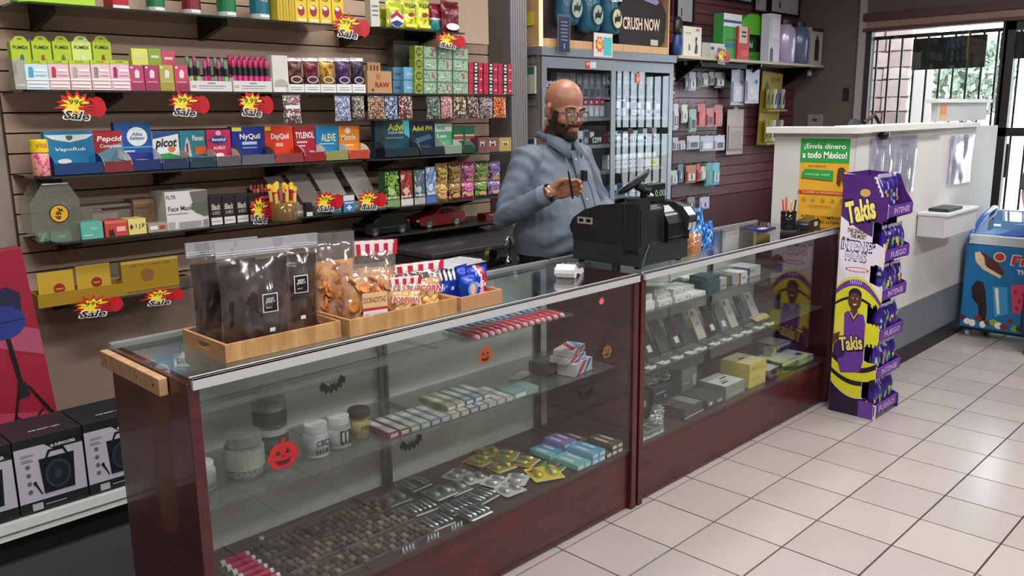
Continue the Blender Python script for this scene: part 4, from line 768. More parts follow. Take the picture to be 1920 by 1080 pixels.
# white and grey card reader
t = thing('card_reader', 'white and dark grey card reader lying on the counter glass', 'card reader', (.285, .215, TZ), math.radians(28))
MB().prism([(-.085, .018), (-.02, .018), (.02, .004), (.08, .004), (.085, .022), (.06, .034), (.01, .036), (-.03, .036), (-.085, .038)], -.038, .038).build('body', mat('#dcdcde', .35), t, bevel=.004)
MB().prism([(-.02, .0365), (.01, .0375), (.06, .036), (.092, .023), (.088, .014), (.07, .02), (.055, .028), (.0, .031)], -.0395, .0395).build('dark_shell', mat('#3a3e44', .35), t, bevel=.003)
MB().lathe([(.026, -.036), (.026, .036)], n=16, mtx=Matrix.Translation((-.055, 0, .026)) @ Matrix.Rotation(PI/2, 4, 'X')).build('paper_roll_cover', mat('#e4e4e6', .3), t, smooth=False)
b = MB()
for r in range(4):
    for c in range(3): b.box(.02+.011*r, -.022+.016*c, .0372-.003*r/4, .028+.011*r, -.012+.016*c, .0395)
o = b.build('keypad', mat('#6a6e74', .5), t); o['kind'] = 'stuff'
MB().box(-.06, -.03, 0, .07, .03, .004).build('foot_pad', mat('#2a2c30', .7), t)
# ================================================================ left counter: inside
CLR = glass('#e8eeee', 1.6, body='#c4cccc', bodyw=.14, rough=.05); CLRD = glass('#d8cfc8', 1.6, body='#8a7d74', bodyw=.16, rough=.05)
DZ = ZD+.0015
# pink tubes
t = thing('tube_pack', 'clear pack of pink tubes with white ends at the near left of the counter floor', 'tube pack', (-1.085, .265, DZ))
MB().box(-.055, -.13, 0, .055, .13, .0015).build('backing_card', CLR, t)
for i in range(6):
    y = .095-.036*i
    o = MB().tube([(-.032, y, .011), (.036, y+.004, .011)], .0095, 10).build('pink_tube', mat('#c8285c', .3, coat=.4), t, smooth=False)
    MB().tube([(-.046, y, .011), (-.032, y, .011)], .0115, 10).tube([(.036, y+.004, .011), (.048, y+.004, .011)], .0075, 10).build('white_end', mat('#e8dee0', .35), o)
def flat_pack(name, lab, cat, x, y, w, d, rz, kind, cols, grp=None, z=DZ, tilt=0., n=4, card=None):
    t = thing(name, lab, cat, (x, y, z), group=grp, rot=(tilt, 0, rz)); cm = mat(card, .45) if card else CLR
    MB().prism([(-w/2+.006, -d/2), (w/2-.006, -d/2), (w/2, -d/2+.006), (w/2, d/2-.006), (w/2-.006, d/2), (-w/2+.006, d/2), (-w/2, d/2-.006), (-w/2, -d/2+.006)], 0, .0012, 'z').build('backing_card', cm, t)
    for k in range(n):
        u = -w/2+w*(k+.5)/n; q = w/n*.36
        if kind == 'tube':
            MB().tube([(u, -d*.36, .008), (u, d*.20, .008), (u, d*.26, .009), (u, d*.38, .008)], [q*.8, q*.8, q*.45, q*.5], 8).build('metal_pipe', mat(cols[k % len(cols)], .25, .7), t, smooth=True)
        elif kind == 'tile':
            for j in range(3): MB().box(u-q, -d*.42+d*.29*j, .0015, u+q, -d*.42+d*.29*j+d*.2, .010).build('brown_cube', mat(cols[(k+j) % len(cols)], .4), t, bevel=.001)
        elif kind == 'blister':
            b = MB(); b.ell((u, d*.02, .003), (q*1.15, d*.33, .012), 10, 6); b.build('blister', CLR, t, smooth=True)
            MB().tube([(u, -d*.25, .006), (u+.002, d*.28, .006)], [q*.55, q*.35], 7).build('blister_item', mat(cols[k % len(cols)], .3, .3), t, smooth=True)
    if kind != 'tile': MB().box(-w/2+.004, -d*.49, .0013, w/2-.004, -d*.42, .0022).build('header_strip', mat('#cfd0d2', .3), t)
    return t
# clear racks of brown pieces
rn = random.Random(12); ci = 0
PALB = ['#564842', '#6c5a50', '#7c6a5e', '#453a37', '#8f7c6c']
for r in range(3):
    for c in range(5):
        x = -.985+.098*c+.028*(2-r)*0; y = .355-.118*r; ci += 1
        if c == 0 and r == 2: x += .012
        flat_pack('clear_rack', 'clear plastic rack of small brown pieces, row %s from the back, %s from the left' % (ORD[r], ORD[c]), 'rack', x+.02, y+rn.uniform(-.006, .006), .092, .108, rn.uniform(-.06, .06), 'tile', rn.sample(PALB, 4), n=4)
b = thing('clear_bar', 'long clear bar lying behind the brown racks', 'bar', (-.80, .43, DZ), .02)
MB().tube([(-.16, 0, .006), (.16, 0, .006)], .004, 8).build('bar', CLR, b); MB().lathe([(.0, 0), (.009, .002), (.009, .010), (.0, .012)], (-.16, 0, 0), 12).build('end_knob', mat('#d8d8d4', .2), b, smooth=True)
# teeth racks at the front edge
for i in range(3):
    t = thing('white_tip_row', 'row of four short white tips by the front glass, %s from the left' % ORD[i], 'tips', (-.70+.10*i, .034, DZ))
    for k in range(4): MB().lathe([(.003, 0), (.0035, .012), (.001, .018)], (.013*k, 0, 0), 8).build('white_tip', mat('#d8dad6', .3), t, smooth=True)
    MB().box(-.008, -.006, -.0005, .05, .006, .0).build('clear_base', CLR, t)
SV = ['#8f9a9c', '#b6bdbe', '#6f7a7c', '#a9b0b2']
gp = [(-.49, .355), (-.385, .375), (-.47, .235), (-.365, .255), (-.50, .115), (-.40, .13), (-.29, .26), (-.285, .13), (-.395, .05)]
for i, (x, y) in enumerate(gp):
    flat_pack('blister_card', 'clear blister card of silver pipes, %s of the nine from the back left' % ORD[i], 'blister pack', x, y, .098, .105, rn.uniform(-.12, .12), 'tube' if i % 3 else 'blister', SV, n=5 if i % 3 else 2, z=DZ+(.0 if i % 2 == 0 else .012) if i < 8 else DZ+.02)
wp = [(-.205, .345, .3), (-.185, .27, -.2), (-.155, .19, .25), (-.17, .10, -.1), (-.095, .14, .5)]
for i, (x, y, a) in enumerate(wp):
    flat_pack('white_blister', ('crumpled white foil blister card at the back of its pile', 'white blister card with rounded corners, second from the back', 'white blister card in the middle of its pile', 'white blister card nearest the front glass, pink edged', 'white blister card next to the yellow packs')[i], 'blister pack', x, y, .095, .085, a, 'blister', ['#e8e8ea', '#c8c0c4'], n=2, card='#c9c5c8', z=DZ+.002*i)
yp = [(-.06, .38, .2), (.02, .41, -.3), (.035, .33, .5), (-.04, .28, -.1), (.05, .24, .3), (.01, .10, -.42)]
for i, (x, y, a) in enumerate(yp):
    t = flat_pack('yellow_pack', ('yellow carded lighter pack at the back left of its pile', 'yellow pack at the very back against the uprights', 'yellow pack lying crosswise over the others', 'yellow pack in the middle of the pile', 'dull yellow pack behind the bright front one', 'bright yellow pack with two yellow lighters, nearest the front glass')[i], 'lighter pack', x, y, .095 if i < 5 else .12, .10 if i < 5 else .125, a, 'blister', ['#d8c22c', '#e8dc6a'], n=2, card=('#b3a12c', '#a8982c', '#b8a838', '#ab9a2c', '#a39430', '#e3cf28')[i], z=DZ+.003*(i % 3)+(.004 if i == 5 else 0))
    MB().prism([(-.04+.016*math.cos(q*PI/6), .034+.008*math.sin(q*PI/6)) for q in range(12)], .0013, .0018, 'z').build('red_logo', mat('#a8261c', .4), t)
flat_pack('green_pack', 'green carded lighter pack with a red corner beside the aqua boxes', 'lighter pack', .085, .13, .09, .10, .3, 'blister', ['#7ab83c', '#8a3c2c'], n=2, card='#5c9a3c')
def mini(lab, x, y, z, w, d, h, c, top=None, rz=0., label_c='#e4e4e4', name='small_carton', grp=None, tx=None):
    o = MB().box(0, 0, 0, w, d, h).build(name, mat(c, .4, grain=.05), None, (x, y, z), rz=rz, bevel=.0007); tag(o, lab, 'carton', grp)
    MB().rect(w*.12, h*.2, w*.88, h*.8, -.0007).build('end_label', mat(label_c, .4, grain=0), o)
    b = MB(); b.add([(w*.12, d*.05, h+.0004), (w*.88, d*.05, h+.0004), (w*.88, d*.95, h+.0004), (w*.12, d*.95, h+.0004)], [(0, 1, 2, 3)])
    b.add([(w*.3, d*.3, h+.0008), (w*.7, d*.3, h+.0008), (w*.7, d*.8, h+.0008), (w*.3, d*.8, h+.0008)], [(0, 1, 2, 3)], 1); b.build('top_print', [mat(top or c, .35, grain=.2, scale=90), mat(label_c, .35, grain=.2)], o)
    if tx: text(o, tx, w*.5, h*.5, w*.6, h*.4, TEXTK, -.0012)
    return o
AQ = [('#7fbfc0', 'aqua'), ('#6fb0d0', 'sky blue'), ('#5f9fc8', 'blue'), ('#8a7ab8', 'violet')]
k = 0
for (x, y, z, c) in ((.125, .035, 0, 0), (.165, .035, 0, 0), (.205, .03, 0, 1), (.245, .03, 0, 1), (.205, .03, 1, 1), (.245, .03, 1, 2), (.125, .175, 0, 0), (.165, .175, 0, 2), (.205, .175, 0, 2), (.245, .175, 0, 3), (.205, .175, 1, 3), (.245, .175, 1, 3)):
    mini('%s carton piled by the near counter’s right end, %s' % (AQ[c][1], ('front lower', 'front upper', 'rear lower', 'rear upper')[(2 if y > .1 else 0)+z]+' layer, %s from left' % ORD[int((x-.12)/.04)]), x, y, DZ+.0225*z, .038, .125 if y < .1 else .11, .022, AQ[c][0], label_c='#c8dce4'); k += 1
for (x, y, z) in ((.29, .03, 0), (.325, .03, 0), (.36, .03, 0), (.325, .03, 1), (.36, .03, 1), (.29, .17, 0), (.33, .17, 0)):
    mini('dark brown carton with white end beside the end panel, %s' % (('front lower', 'front upper', 'rear lower')[(2 if y > .1 else 0)+z]+' row, %s from left' % ORD[round((x-.29)/.035)]), x, y, DZ+.0225*z, .033, .125, .022, '#4c443c', top='#6a6250', label_c='#d0ccc4')
# second shelf cartons
S2 = SH2+.0008
CC = ['#8a3848', '#7a4450', '#6f8a72', '#7c9a8a', '#6a8098', '#8a9aa8', '#a09a80', '#98927a', '#6a7a98', '#8a98a8', '#a8a0a4', '#a89aa0', '#9aa0a4']
k = 0
for i in range(13):
    x = -.665+.0405*i
    mini('slim carton with pale window, %s from the left in the shelf row' % ORD[i], x, .125-.002*i, S2, .037, .15, .018, CC[i], top='#b8bcb8', label_c='#d8d8d4', tx='|||')
for i in range(5):
    mini('slim carton stacked on the shelf row, %s of the upper five' % ORD[i], -.415+.041*i, .14, S2+.0190, .037, .15, .018, ['#98907a', '#a8a088', '#5a78a0', '#6a88a8', '#7a8498'][i], top='#b4b4a8', label_c='#d4d4cc')
o = carton('pale teal packet stack on the shelf before the dark tray', 'packet', 962, 1010, 716, S2, '#7a9a94', [('r', .1, .2, .5, .8, '#c8d8d4')], y=.10, dep=.09, vb=740, hh=.024)
o = mini('dark open box of cards on the shelf under the striped cartons', .13, .20, S2, .14, .09, .045, '#3a3834', top='#4a4844', label_c='#54524e')
for i, (x, y, z, rz) in enumerate(((.235, .115, 0, .15), (.205, .13, .052, .1), (.225, .12, .078, .3))):
    o = MB().box(0, 0, 0, .135, .075, .050 if i == 0 else .024).build('striped_carton', mat('#cfc8cc', .4), None, (x-.04, y, S2+z), rz=rz, bevel=.001)
    tag(o, 'white carton with red and blue stripes, %s of its pile of three' % ('bottom', 'middle', 'top')[i], 'carton')
    deco(o, .135, .050 if i == 0 else .024, [('p', [(.1, 0), (.3, 0), (.7, 1), (.5, 1)], '#b03c48'), ('p', [(.5, 0), (.62, 0), (.95, 1), (.8, 1)], '#3c6aa8'), ('r', .02, .1, .12, .9, '#88b0d0')])
    b = MB(); hh_ = .050 if i == 0 else .024
    b.add([(.02, .005, hh_+.0004), (.05, .005, hh_+.0004), (.11, .07, hh_+.0004), (.08, .07, hh_+.0004)], [(0, 1, 2, 3)]).add([(.07, .005, hh_+.0004), (.10, .005, hh_+.0004), (.13, .04, hh_+.0004), (.13, .07, hh_+.0004)], [(0, 1, 2, 3)], 1).build('top_print', [mat('#b03c48', .4), mat('#6aa0d0', .4)], o)
t = thing('oval_dish', 'thin oval metal dish lying on the shelf behind the packets', 'dish', (.065, .27, S2), .1)
MB().lathe([(.03, .0), (.045, .003), (.052, .008), (.049, .008), (.040, .004), (.0, .003)], n=24, mtx=Matrix.Diagonal((1.35, .55, 1, 1))).build('dish', mat('#b8b0a0', .25, .7), t, smooth=True)
def jar(lab, x, y, r, h, body, lid, lab_c=None, tx=None, inv=False, fill=None, z=None, lr=.92):
    t = thing('jar', lab, 'jar', (x, y, z or S2))
    bh = h*.76; MB().lathe([(r*.9, 0), (r, .004), (r, bh*.9), (r*.86, bh)], n=22).build('jar_body', body, t, smooth=True)
    MB().lathe([(r*lr, bh), (r*lr, h*.98), (r*lr*.94, h)], n=22).build('lid', lid, t, smooth=False)
    if fill: MB().lathe([(r*.88, .004), (r*.93, .01), (r*.93, bh*.72), (r*.5, bh*.8)], n=20).build('contents', fill, t, smooth=True)
    if lab_c: MB().lathe([(r*1.008, bh*.14), (r*1.008, bh*.82)], n=22).build('label_band', lab_c, t, smooth=True)
    if tx:
        for s, zz, ww, hh_, c in tx:
            c2 = bpy.data.objects.new('tmp', None)
            text(t, s, 0, bh*zz, r*ww, bh*hh_, mat(c, .5, grain=0), -r*1.06, 'lettering', 0, .02)
            bpy.data.objects.remove(c2)
            t.children[-1].rotation_euler.z = -.70
    return t
CRY = busy(['#5a6466', '#a8b0b0', '#e8ecec', '#7c8688', '#c8d0d0'], 90, .15)
jar('round white jar lettered CBD in blue, left of the pair', -.885, .19, .038, .10, mat('#cfd2d4', .3), mat('#dcdedf', .35), mat('#b8bcc4', .35), [('CBD', .62, 1.2, .26, '#1c2a5c'), ('|||||', .3, 1.3, .18, '#2a3040')])
jar('round white jar with a black framed panel, right of the pair', -.80, .20, .037, .098, mat('#b8bcb8', .3), mat('#dcdedf', .35), mat('#d0d4d2', .35), [('[|]', .5, 1.0, .6, '#1c2024')])
jar('small amber jar with wide dark brown lid', -.712, .215, .028, .092, mat('#a89a60', .25, coat=.5), mat('#3a322c', .5), mat('#b8aa6a', .4), [('PB', .5, .9, .2, '#5a5030')], lr=1.25)
jar('clear jar filled with silver crystals on the curved shelf end', -1.10, .215, .055, .125, glass('#eef2f0', 1.6, body='#a8b0ac', bodyw=.15), glass('#e4eae8', 1.6, body='#c0c8c4', bodyw=.3), fill=CRY)
MB().lathe([(.0555, .03), (.0555, .085)], n=24).build('pale_label', mat('#a8b4a8', .4), bpy.data.objects['jar.003']); 
jar('clear jar with white foot partly behind the red pumpkin sticker', -.955, .325, .052, .075, glass('#eef2f0', 1.6, body='#a8b0ac', bodyw=.15), mat('#d2d4d2', .4), fill=mat('#6a706c', .5), lr=1.0)
jar('tall clear tub with grey printed band stacked on the white-lidded jar', -.955, .325, .050, .118, glass('#eef2f0', 1.6, body='#a8b0ac', bodyw=.2), glass('#e8ecea', 1.6, body='#c8ccca', bodyw=.25), fill=CRY, z=S2+.0755)
MB().lathe([(.0505, .012), (.0505, .055)], n=24).build('grey_band', mat('#3c4040', .4), bpy.data.objects['jar.005'])
jar('small jar with pale green label against the left end panel', -1.232, .22, .045, .075, mat('#b8c4bc', .35), mat('#d8dcd8', .4), mat('#8fa898', .4))
# toothbrush style pens on the upper shelf
for i in range(14):
    x = -.30+.0325*i; z = SH1+.001
    t = thing('pink_pen', 'pink ended clear pen lying on the upper glass shelf, %s from the left' % ORD[i], 'pen', (x, .20, z+.008), rz=.04*math.sin(i))
    MB().tube([(0, -.085, 0), (0, -.02, .001), (0, .02, .001)], [.0085, .0095, .006], 8).build('pink_barrel', mat('#c4485a', .3, coat=.5) if i < 9 else mat('#c83c54', .3, coat=.5), t, smooth=True)
    MB().tube([(0, .02, .001), (0, .06, .002), (0, .09, .0)], [.0055, .008, .005], 8).build('clear_tip', mat(['#6f9ab0', '#5f86a8', '#78a8b0', '#4c7ab8'][i % 4], .15, coat=.6), t, smooth=True)
    MB().tube([(0, -.096, 0), (0, -.085, 0)], [.006, .0088], 8).build('end_cap', mat('#e8b8c0', .3), t)
# halloween stickers on the front glass
def bat(lab, x, z, s, rz=0.):
    t = thing('bat_sticker', lab, 'sticker', (x, .0172, z), rot=(0, rz, 0))
    pts = [(0, .10), (.05, .22), (.09, .10), (.2, .14), (.34, .34), (.5, .20), (.46, .02), (.36, .05), (.30, -.10), (.2, -.02), (.1, -.16), (0, -.05)]
    P = [(a*s, b*s) for a, b in pts]; P = P+[(-a, b) for a, b in P[::-1] if a > 0]
    MB().prism(P[::-1], -.0006, 0).build('bat_shape', mat('#161818', .6, grain=0), t); return t
bat('small black bat sticker on the glass, high at the left', -.925, .845, .085, -.12); bat('small black bat sticker on the glass below the slim cartons', -.665, .60, .085, -.1); bat('small black bat sticker near the counter’s right end', .158, .547, .085, .0)
def pumpkin(lab, x, z, s, c, c2, y=.0172):
    t = thing('pumpkin_sticker', lab, 'sticker', (x, y, z)); M2 = [mat(c, .5, grain=0), mat(c2, .5, grain=0)]
    P = [(s*(.5+.035*math.cos(8*a))*math.cos(a), s*(.42+.03*math.cos(6*a))*math.sin(a)) for a in [2*PI*k/40 for k in range(40)]]
    MB().prism(P[::-1], -.0006, 0).prism([(-.05*s, .38*s), (.05*s, .38*s), (.09*s, .58*s), (0, .55*s)], -.0006, 0).build('pumpkin_shape', M2[0], t)
    b = MB()
    for sx in (-1, 1): b.poly([(sx*.26*s, .05*s), (sx*.06*s, .05*s), (sx*.16*s, .22*s)], -.001)
    b.poly([(-.05*s, -.04*s), (.05*s, -.04*s), (0, .05*s)], -.001); b.poly([(-.3*s, -.08*s), (-.15*s, -.13*s), (0, -.15*s), (.15*s, -.13*s), (.3*s, -.08*s), (.18*s, -.26*s), (0, -.30*s), (-.18*s, -.26*s)], -.001)
    b.build('carved_face', M2[1], t); return t
pumpkin('red pumpkin sticker with a smiling face at the lower left of the glass', -1.09, .70, .088, '#b01f22', '#4a0c10')
pumpkin('dark orange pumpkin sticker in the middle of the glass', -.355, .815, .062, '#a04a22', '#2c140c')
pumpkin('dim brass pumpkin sticker near the right end of the near counter', .27, .695, .055, '#7a5a2c', '#2c1c10')
pumpkin('small pink round sticker high at the right end of the near counter', .235, .895, .03, '#b84a60', '#e8a0b0')
# ================================================================ register on the far counter
BK = mat('#1a1b1d', .42, grain=.05); BK2 = mat('#26282b', .38, grain=.05); BK3 = mat('#0f1012', .3)
t = thing('cash_register', 'large black cash register with side stickers on the counter junction', 'cash register', (.53, .065, TZ+.0005))
MB().box(0, 0, .012, .34, .345, .105).build('cash_drawer', BK2, t, bevel=.004)
for fx in (.02, .30):
    for fy in (.02, .31): MB().box(fx, fy, 0, fx+.02, fy+.02, .012).build('foot', BK3, t)
prof = [(0, .105), (.0, .235), (.02, .25), (.10, .252), (.20, .24), (.28, .215), (.335, .18), (.352, .15), (.345, .13), (.335, .12), (.335, .105)]
MB().prism(prof, -.004, .15, 'x').build('side_housing', BK, t, bevel=.008)
MB().prism([(-.02, .107), (-.02, .17), (.0, .21), (.05, .235), (.13, .24), (.24, .225), (.28, .19), (.28, .107)], .15, .30, 'x').build('printer_housing', BK3, t, bevel=.01)
MB().prism([(-.03, .15), (-.036, .19), (-.005, .225), (.05, .24), (.14, .245), (.14, .105), (.03, .105)], .28, .34, 'x').build('printer_cover', mat('#2e3134', .3), t, bevel=.006)
b = MB().box(-.0055, .235, .165, -.0045, .315, .192, 0)
for k in range(2): b.box(-.0062, .245+.038*k, .172, -.0056, .268+.038*k, .186, 1)
b.build('grey_sticker', [mat('#9a9a92', .5), BK3], t)
b = MB(); b.add([(.282, -.034, .196), (.339, -.034, .196), (.339, -.007, .2268), (.282, -.007, .2268)], [(0, 1, 2, 3)])
b.build('white_sticker', mat('#d8dad8', .4), t)
b = MB(); b.add([(.285, -.032, .135), (.309, -.032, .135), (.309, -.0375, .165), (.285, -.0375, .165)], [(0, 1, 2, 3)]).add([(.314, -.032, .135), (.338, -.032, .135), (.338, -.0375, .165), (.314, -.0375, .165)], [(0, 1, 2, 3)]); 
for o_ in [b.build('spec_label', mat('#a8aaa6', .5), t)]: pass
MB().prism([(0, 0), (.05, 0), (.055, .02), (.055, .20), (.045, .22), (.0, .22), (-.007, .20), (-.007, .02)], .0, .075).build('display_column', BK, t, bevel=.006, loc=(-.001, -.004, .06))
t2 = thing('pole_display', 'black dish shaped screen tilted on the register column', 'screen', (.625, .16, 1.335), rot=(math.radians(-32), math.radians(-22), 0))
MB().lathe([(.002, -.012), (.05, -.010), (.078, .0), (.083, .012), (.079, .016), (.05, .012), (.002, .012)], n=28, mtx=Matrix.Diagonal((1.05, .8, 1, 1))).build('dish', mat('#202328', .3), t2, smooth=True)
MB().lathe([(.0785, .015), (.083, .0155), (.083, .018), (.0785, .018)], n=28, cap=False, mtx=Matrix.Diagonal((1.05, .8, 1, 1))).build('grey_rim', mat('#9a9ca0', .35), t2)
t2.location = (.562, .115, 1.300)
MB().tube([(0, 0, -.01), (.018, .0, -.04), (.03, -.01, -.062)], [.018, .016, .018], 10).build('neck', BK3, t2)
t3 = thing('customer_display', 'black rectangular customer display with faint green digits', 'display', (.70, .115, 1.185), rz=.0)
MB().box(-.06, 0, .03, .07, .035, .105).build('display_box', mat('#15171a', .35, alpha=1), t3, bevel=.004)
MB().lathe([(.018, .005), (.014, .02), (.014, .035)], (0, .018, 0), 12).build('stalk', BK3, t3)
text(t3, '0.00', .03, .065, .07, .026, mat('#7fa89a', .4, grain=0, emit=.25), -.001)
b = thing('receipt_slip', 'curled white receipt slip between the two displays', 'receipt', (.615, .10, 1.265)); MB().tube([(0, 0, 0), (.01, -.004, -.012), (.03, -.012, -.018)], [.010, .010, .004], 8).build('slip', mat('#e0e2e4', .4), b, smooth=True)
tag(MB().tube([(.58, .058, 1.06), (.575, .055, 1.05), (.556, .056, 1.02), (.542, .055, .99), (.535, .058, .966)], .002, 6).build('thin_cable', mat('#5c5e60', .5), None), 'thin grey cable hanging down the register corner', 'cable')
# lighters tub and blue snack stand behind
t = thing('clear_tub', 'clear tub with orange and yellow sweets beside the register', 'tub', (.975, .12, TZ+.0005))
MB().lathe([(.042, 0), (.044, .004), (.046, .10), (.043, .10), (.041, .005), (.002, .004)], n=20).build('tub_wall', glass('#f6eee6', 1.5, body='#e8b890', bodyw=.22), t, smooth=True)
b = MB(); rn = random.Random(4)
for k in range(42): b.ell((rn.uniform(-.026, .026), rn.uniform(-.026, .026), .012+.078*rn.random()), (.009, .009, .008), 7, 5, k % 3)
o = b.build('sweets', [mat('#e8902c', .35), mat('#e8c84a', .35), mat('#e06a5c', .35)], t, smooth=True); o['kind'] = 'stuff'
t = thing('blue_rack', 'clear stand stacked with shiny blue packets beside the register', 'rack', (1.02, .13, TZ+.0005))
MB().box(0, 0, 0, .21, .14, .006).box(.0, .135, .006, .21, .14, .15).box(0, 0, .006, .004, .14, .08).box(.206, 0, .006, .21, .14, .08).build('rack_body', glass('#dfe8f4', 1.5, body='#7a98c8', bodyw=.25), t)
k = 0
for z in range(2):
    for c in range(4):
        foil_bag('glossy blue packet standing in the clear stand, %s row, %s from the left' % ('front' if z == 0 else 'back', ORD[c]), 'packet', 0, 0, 0, 0, ['#1c5cc0', '#3c98e0', '#b8dcf4', '#1a2c7a'], pat=lambda u, v, c=c, z=z: [0, 1, 2, 3][int(abs(noise.noise(Vector((u*5, v*6, c+z*5))))*9) % 4], loc=(1.05+.047*c, .16+.055*z, TZ+.008), w=.044, h=.12+.055*z+.03*(c == 0 and z == 1), d=.03, seed=c+z*4+60, name='blue_packet', nx=8, nz=10)
# ================================================================ far counter: on top at the right
p = at(1520, 430, z=TZ)
t = thing('pen_cup', 'black mesh pen cup with yellow, green and red pens', 'pen cup', (2.0, .19, TZ+.0005))
MB().lathe([(.035, 0), (.038, .003), (.040, .095), (.037, .095), (.035, .006), (.002, .004)], n=22).build('mesh_cup', glass('#6a6c70', 1.4, body='#1c1c20', bodyw=.72), t, smooth=True)
b = MB().lathe([(.041, .090), (.041, .096), (.037, .096)], n=22, cap=False).build('rim', BK3, t)
for i, (c, a, l) in enumerate((('#d8e02c', .2, .135), ('#48a83c', .9, .15), ('#e03c30', 2.2, .14), ('#e84838', 3.1, .15), ('#f08a6a', 4.0, .13), ('#2a2c30', 5.0, .14))):
    q = thing('pen', '%s pen standing in the black mesh cup' % ('yellow', 'green', 'red', 'bright red', 'salmon', 'black')[i], 'pen', (2.0+.018*math.cos(a), .19+.018*math.sin(a), TZ+.007), rot=(-.10*math.sin(a), .10*math.cos(a), 0))
    MB().tube([(0, 0, 0), (0, 0, l)], .0045, 8).build('barrel', mat(c, .35), q); MB().tube([(0, 0, l), (0, 0, l+.012)], [.0052, .004], 8).build('cap', mat(c, .3), q)
t = thing('paper_stack', 'deep blue flyers lying flat beside the pen cup', 'flyers', (1.86, .25, TZ+.0005), .1)
MB().box(0, 0, 0, .16, .11, .006).build('flyer_pile', mat('#24246a', .4), t); MB().box(.02, .015, .0062, .10, .05, .0066).build('white_print', mat('#c8c8e0', .4), t)
t = thing('black_tray', 'black organizer tray with white sticker at the counter’s far end', 'desk tray', (2.03, .09, TZ+.0005), .12)
MB().prism([(0, 0), (.17, 0), (.17, .035), (.15, .045), (.02, .045), (0, .03)], 0, .07, 'y').build('tray_body', mat('#1c2028', .3), t, bevel=.004)
MB().rect(.08, .012, .135, .036, -.001).build('white_sticker', mat('#d8dce0', .4), t)
# ================================================================ far counter: inside
R1, R2 = RS1+.0008, RS2+.0008
def rbox(lab, x, y, z, w, d, h, c, items=(), rz=0., name='boxed_item', cat='box', top=None):
    o = MB().box(0, 0, 0, w, d, h).build(name, mat(c, .45, grain=.04), None, (x, y, z), rz=rz, bevel=.001); tag(o, lab, cat)
    deco(o, w, h, items)
    if top:
        b = MB(); ms = []
        for i, (a0, b0, a1, b1, cc) in enumerate(top): b.add([(a0*w, b0*d, h+.0004+.0003*i), (a1*w, b0*d, h+.0004+.0003*i), (a1*w, b1*d, h+.0004+.0003*i), (a0*w, b1*d, h+.0004+.0003*i)], [(0, 1, 2, 3)], i); ms.append(mat(cc, .4, grain=0))
        b.build('top_print', ms, o)
    return o
W_ = '#dfe2e0'
rbox('white low carton at the front left of the upper phone shelf', .60, .15, R1, .16, .17, .035, W_, [('r', .1, .3, .5, .6, '#b0b4b2')])
rbox('white carton stacked on the front left one', .605, .16, R1+.0355, .15, .15, .03, '#e6e8e6', [('r', .6, .3, .9, .6, '#c0c4c2')])
t = thing('coiled_cable', 'loose white cable coil at the left end of the phone shelf', 'cable', (.56, .17, R1+.006))
MB().tube([(.028*math.cos(a*.5), .022*math.sin(a*.5)+.002*a, .002*a*.3) for a in range(0, 44)], .0028, 6).build('cable_loop', mat('#d8dad8', .4), t, smooth=True); t.location.x = .535
k = 0
for (x, y, z, w, d, h, c, nm) in ((.79, .15, 0, .10, .14, .025, '#dcdfdc', 'white'), (.79, .16, .0255, .10, .13, .022, '#cfd6d0', 'pale'), (.785, .17, .048, .10, .12, .03, '#c8d2ca', 'pale green tinted'), (.90, .14, 0, .11, .15, .03, '#e2e4e2', 'white'), (.90, .15, .0305, .10, .13, .03, '#d0d8d2', 'pale green tinted'),
                              (1.02, .14, 0, .12, .16, .02, '#e6e8e6', 'flat white'), (1.05, .20, .0205, .09, .10, .02, '#c8ccca', 'small white')):
    k += 1; rbox('%s electronics carton on the upper shelf, %s from the left in its pile' % (nm, ORD[k-1]), x, y, R1+z, w, d, h, c, [('e', .8, .5, .05, .12, '#5a5e5c'), ('r', .1, .3, .4, .5, '#b4b8b6')])
rbox('dark teal speaker box on the upper shelf', 1.165, .145, R1, .10, .10, .075, '#26505c', [('r', .1, .7, .9, .8, '#3c6a74')], cat='speaker box')
rbox('pale grey carton beside the teal box', 1.27, .14, R1, .05, .08, .055, '#a8b0a4', [('r', .2, .3, .8, .5, '#888c84')])
rbox('dark olive carton behind the red and white one', 1.33, .17, R1, .09, .10, .045, '#4a4a42', [('r', .2, .3, .8, .5, '#6a6a60')])
rbox('white and red carton on the upper shelf', 1.43, .14, R1, .08, .09, .06, '#cfd2d8', [('r', 0, 0, .22, 1, '#a8282c'), ('r', .4, .4, .8, .6, '#9098a8')])
rbox('navy edged carton near the right of the upper shelf', 1.52, .16, R1, .05, .08, .06, '#2a3560', [('r', .2, .2, .8, .5, '#8a90b0')])
t = thing('dark_camera', 'dark rounded gadget lying on the white cartons', 'gadget', (1.10, .32, R1+.022)); MB().ell((0, 0, .02), (.06, .035, .022), 16, 8).build('shell', mat('#2c2622', .3), t, smooth=True); MB().box(-.015, -.03, .03, .015, -.018, .045).build('white_tag', mat('#d8d8d8', .4), t); t.location.z = R1+.001
t.location = (1.22, .33, R1)
rbox('white flat card box behind the red and white carton', 1.34, .32, R1, .14, .10, .02, '#d4d6d4', [])
rbox('pale box at the right of the upper shelf', 1.62, .20, R1, .13, .12, .05, '#b8b8b4', [('r', .1, .5, .6, .7, '#8c8c88')])
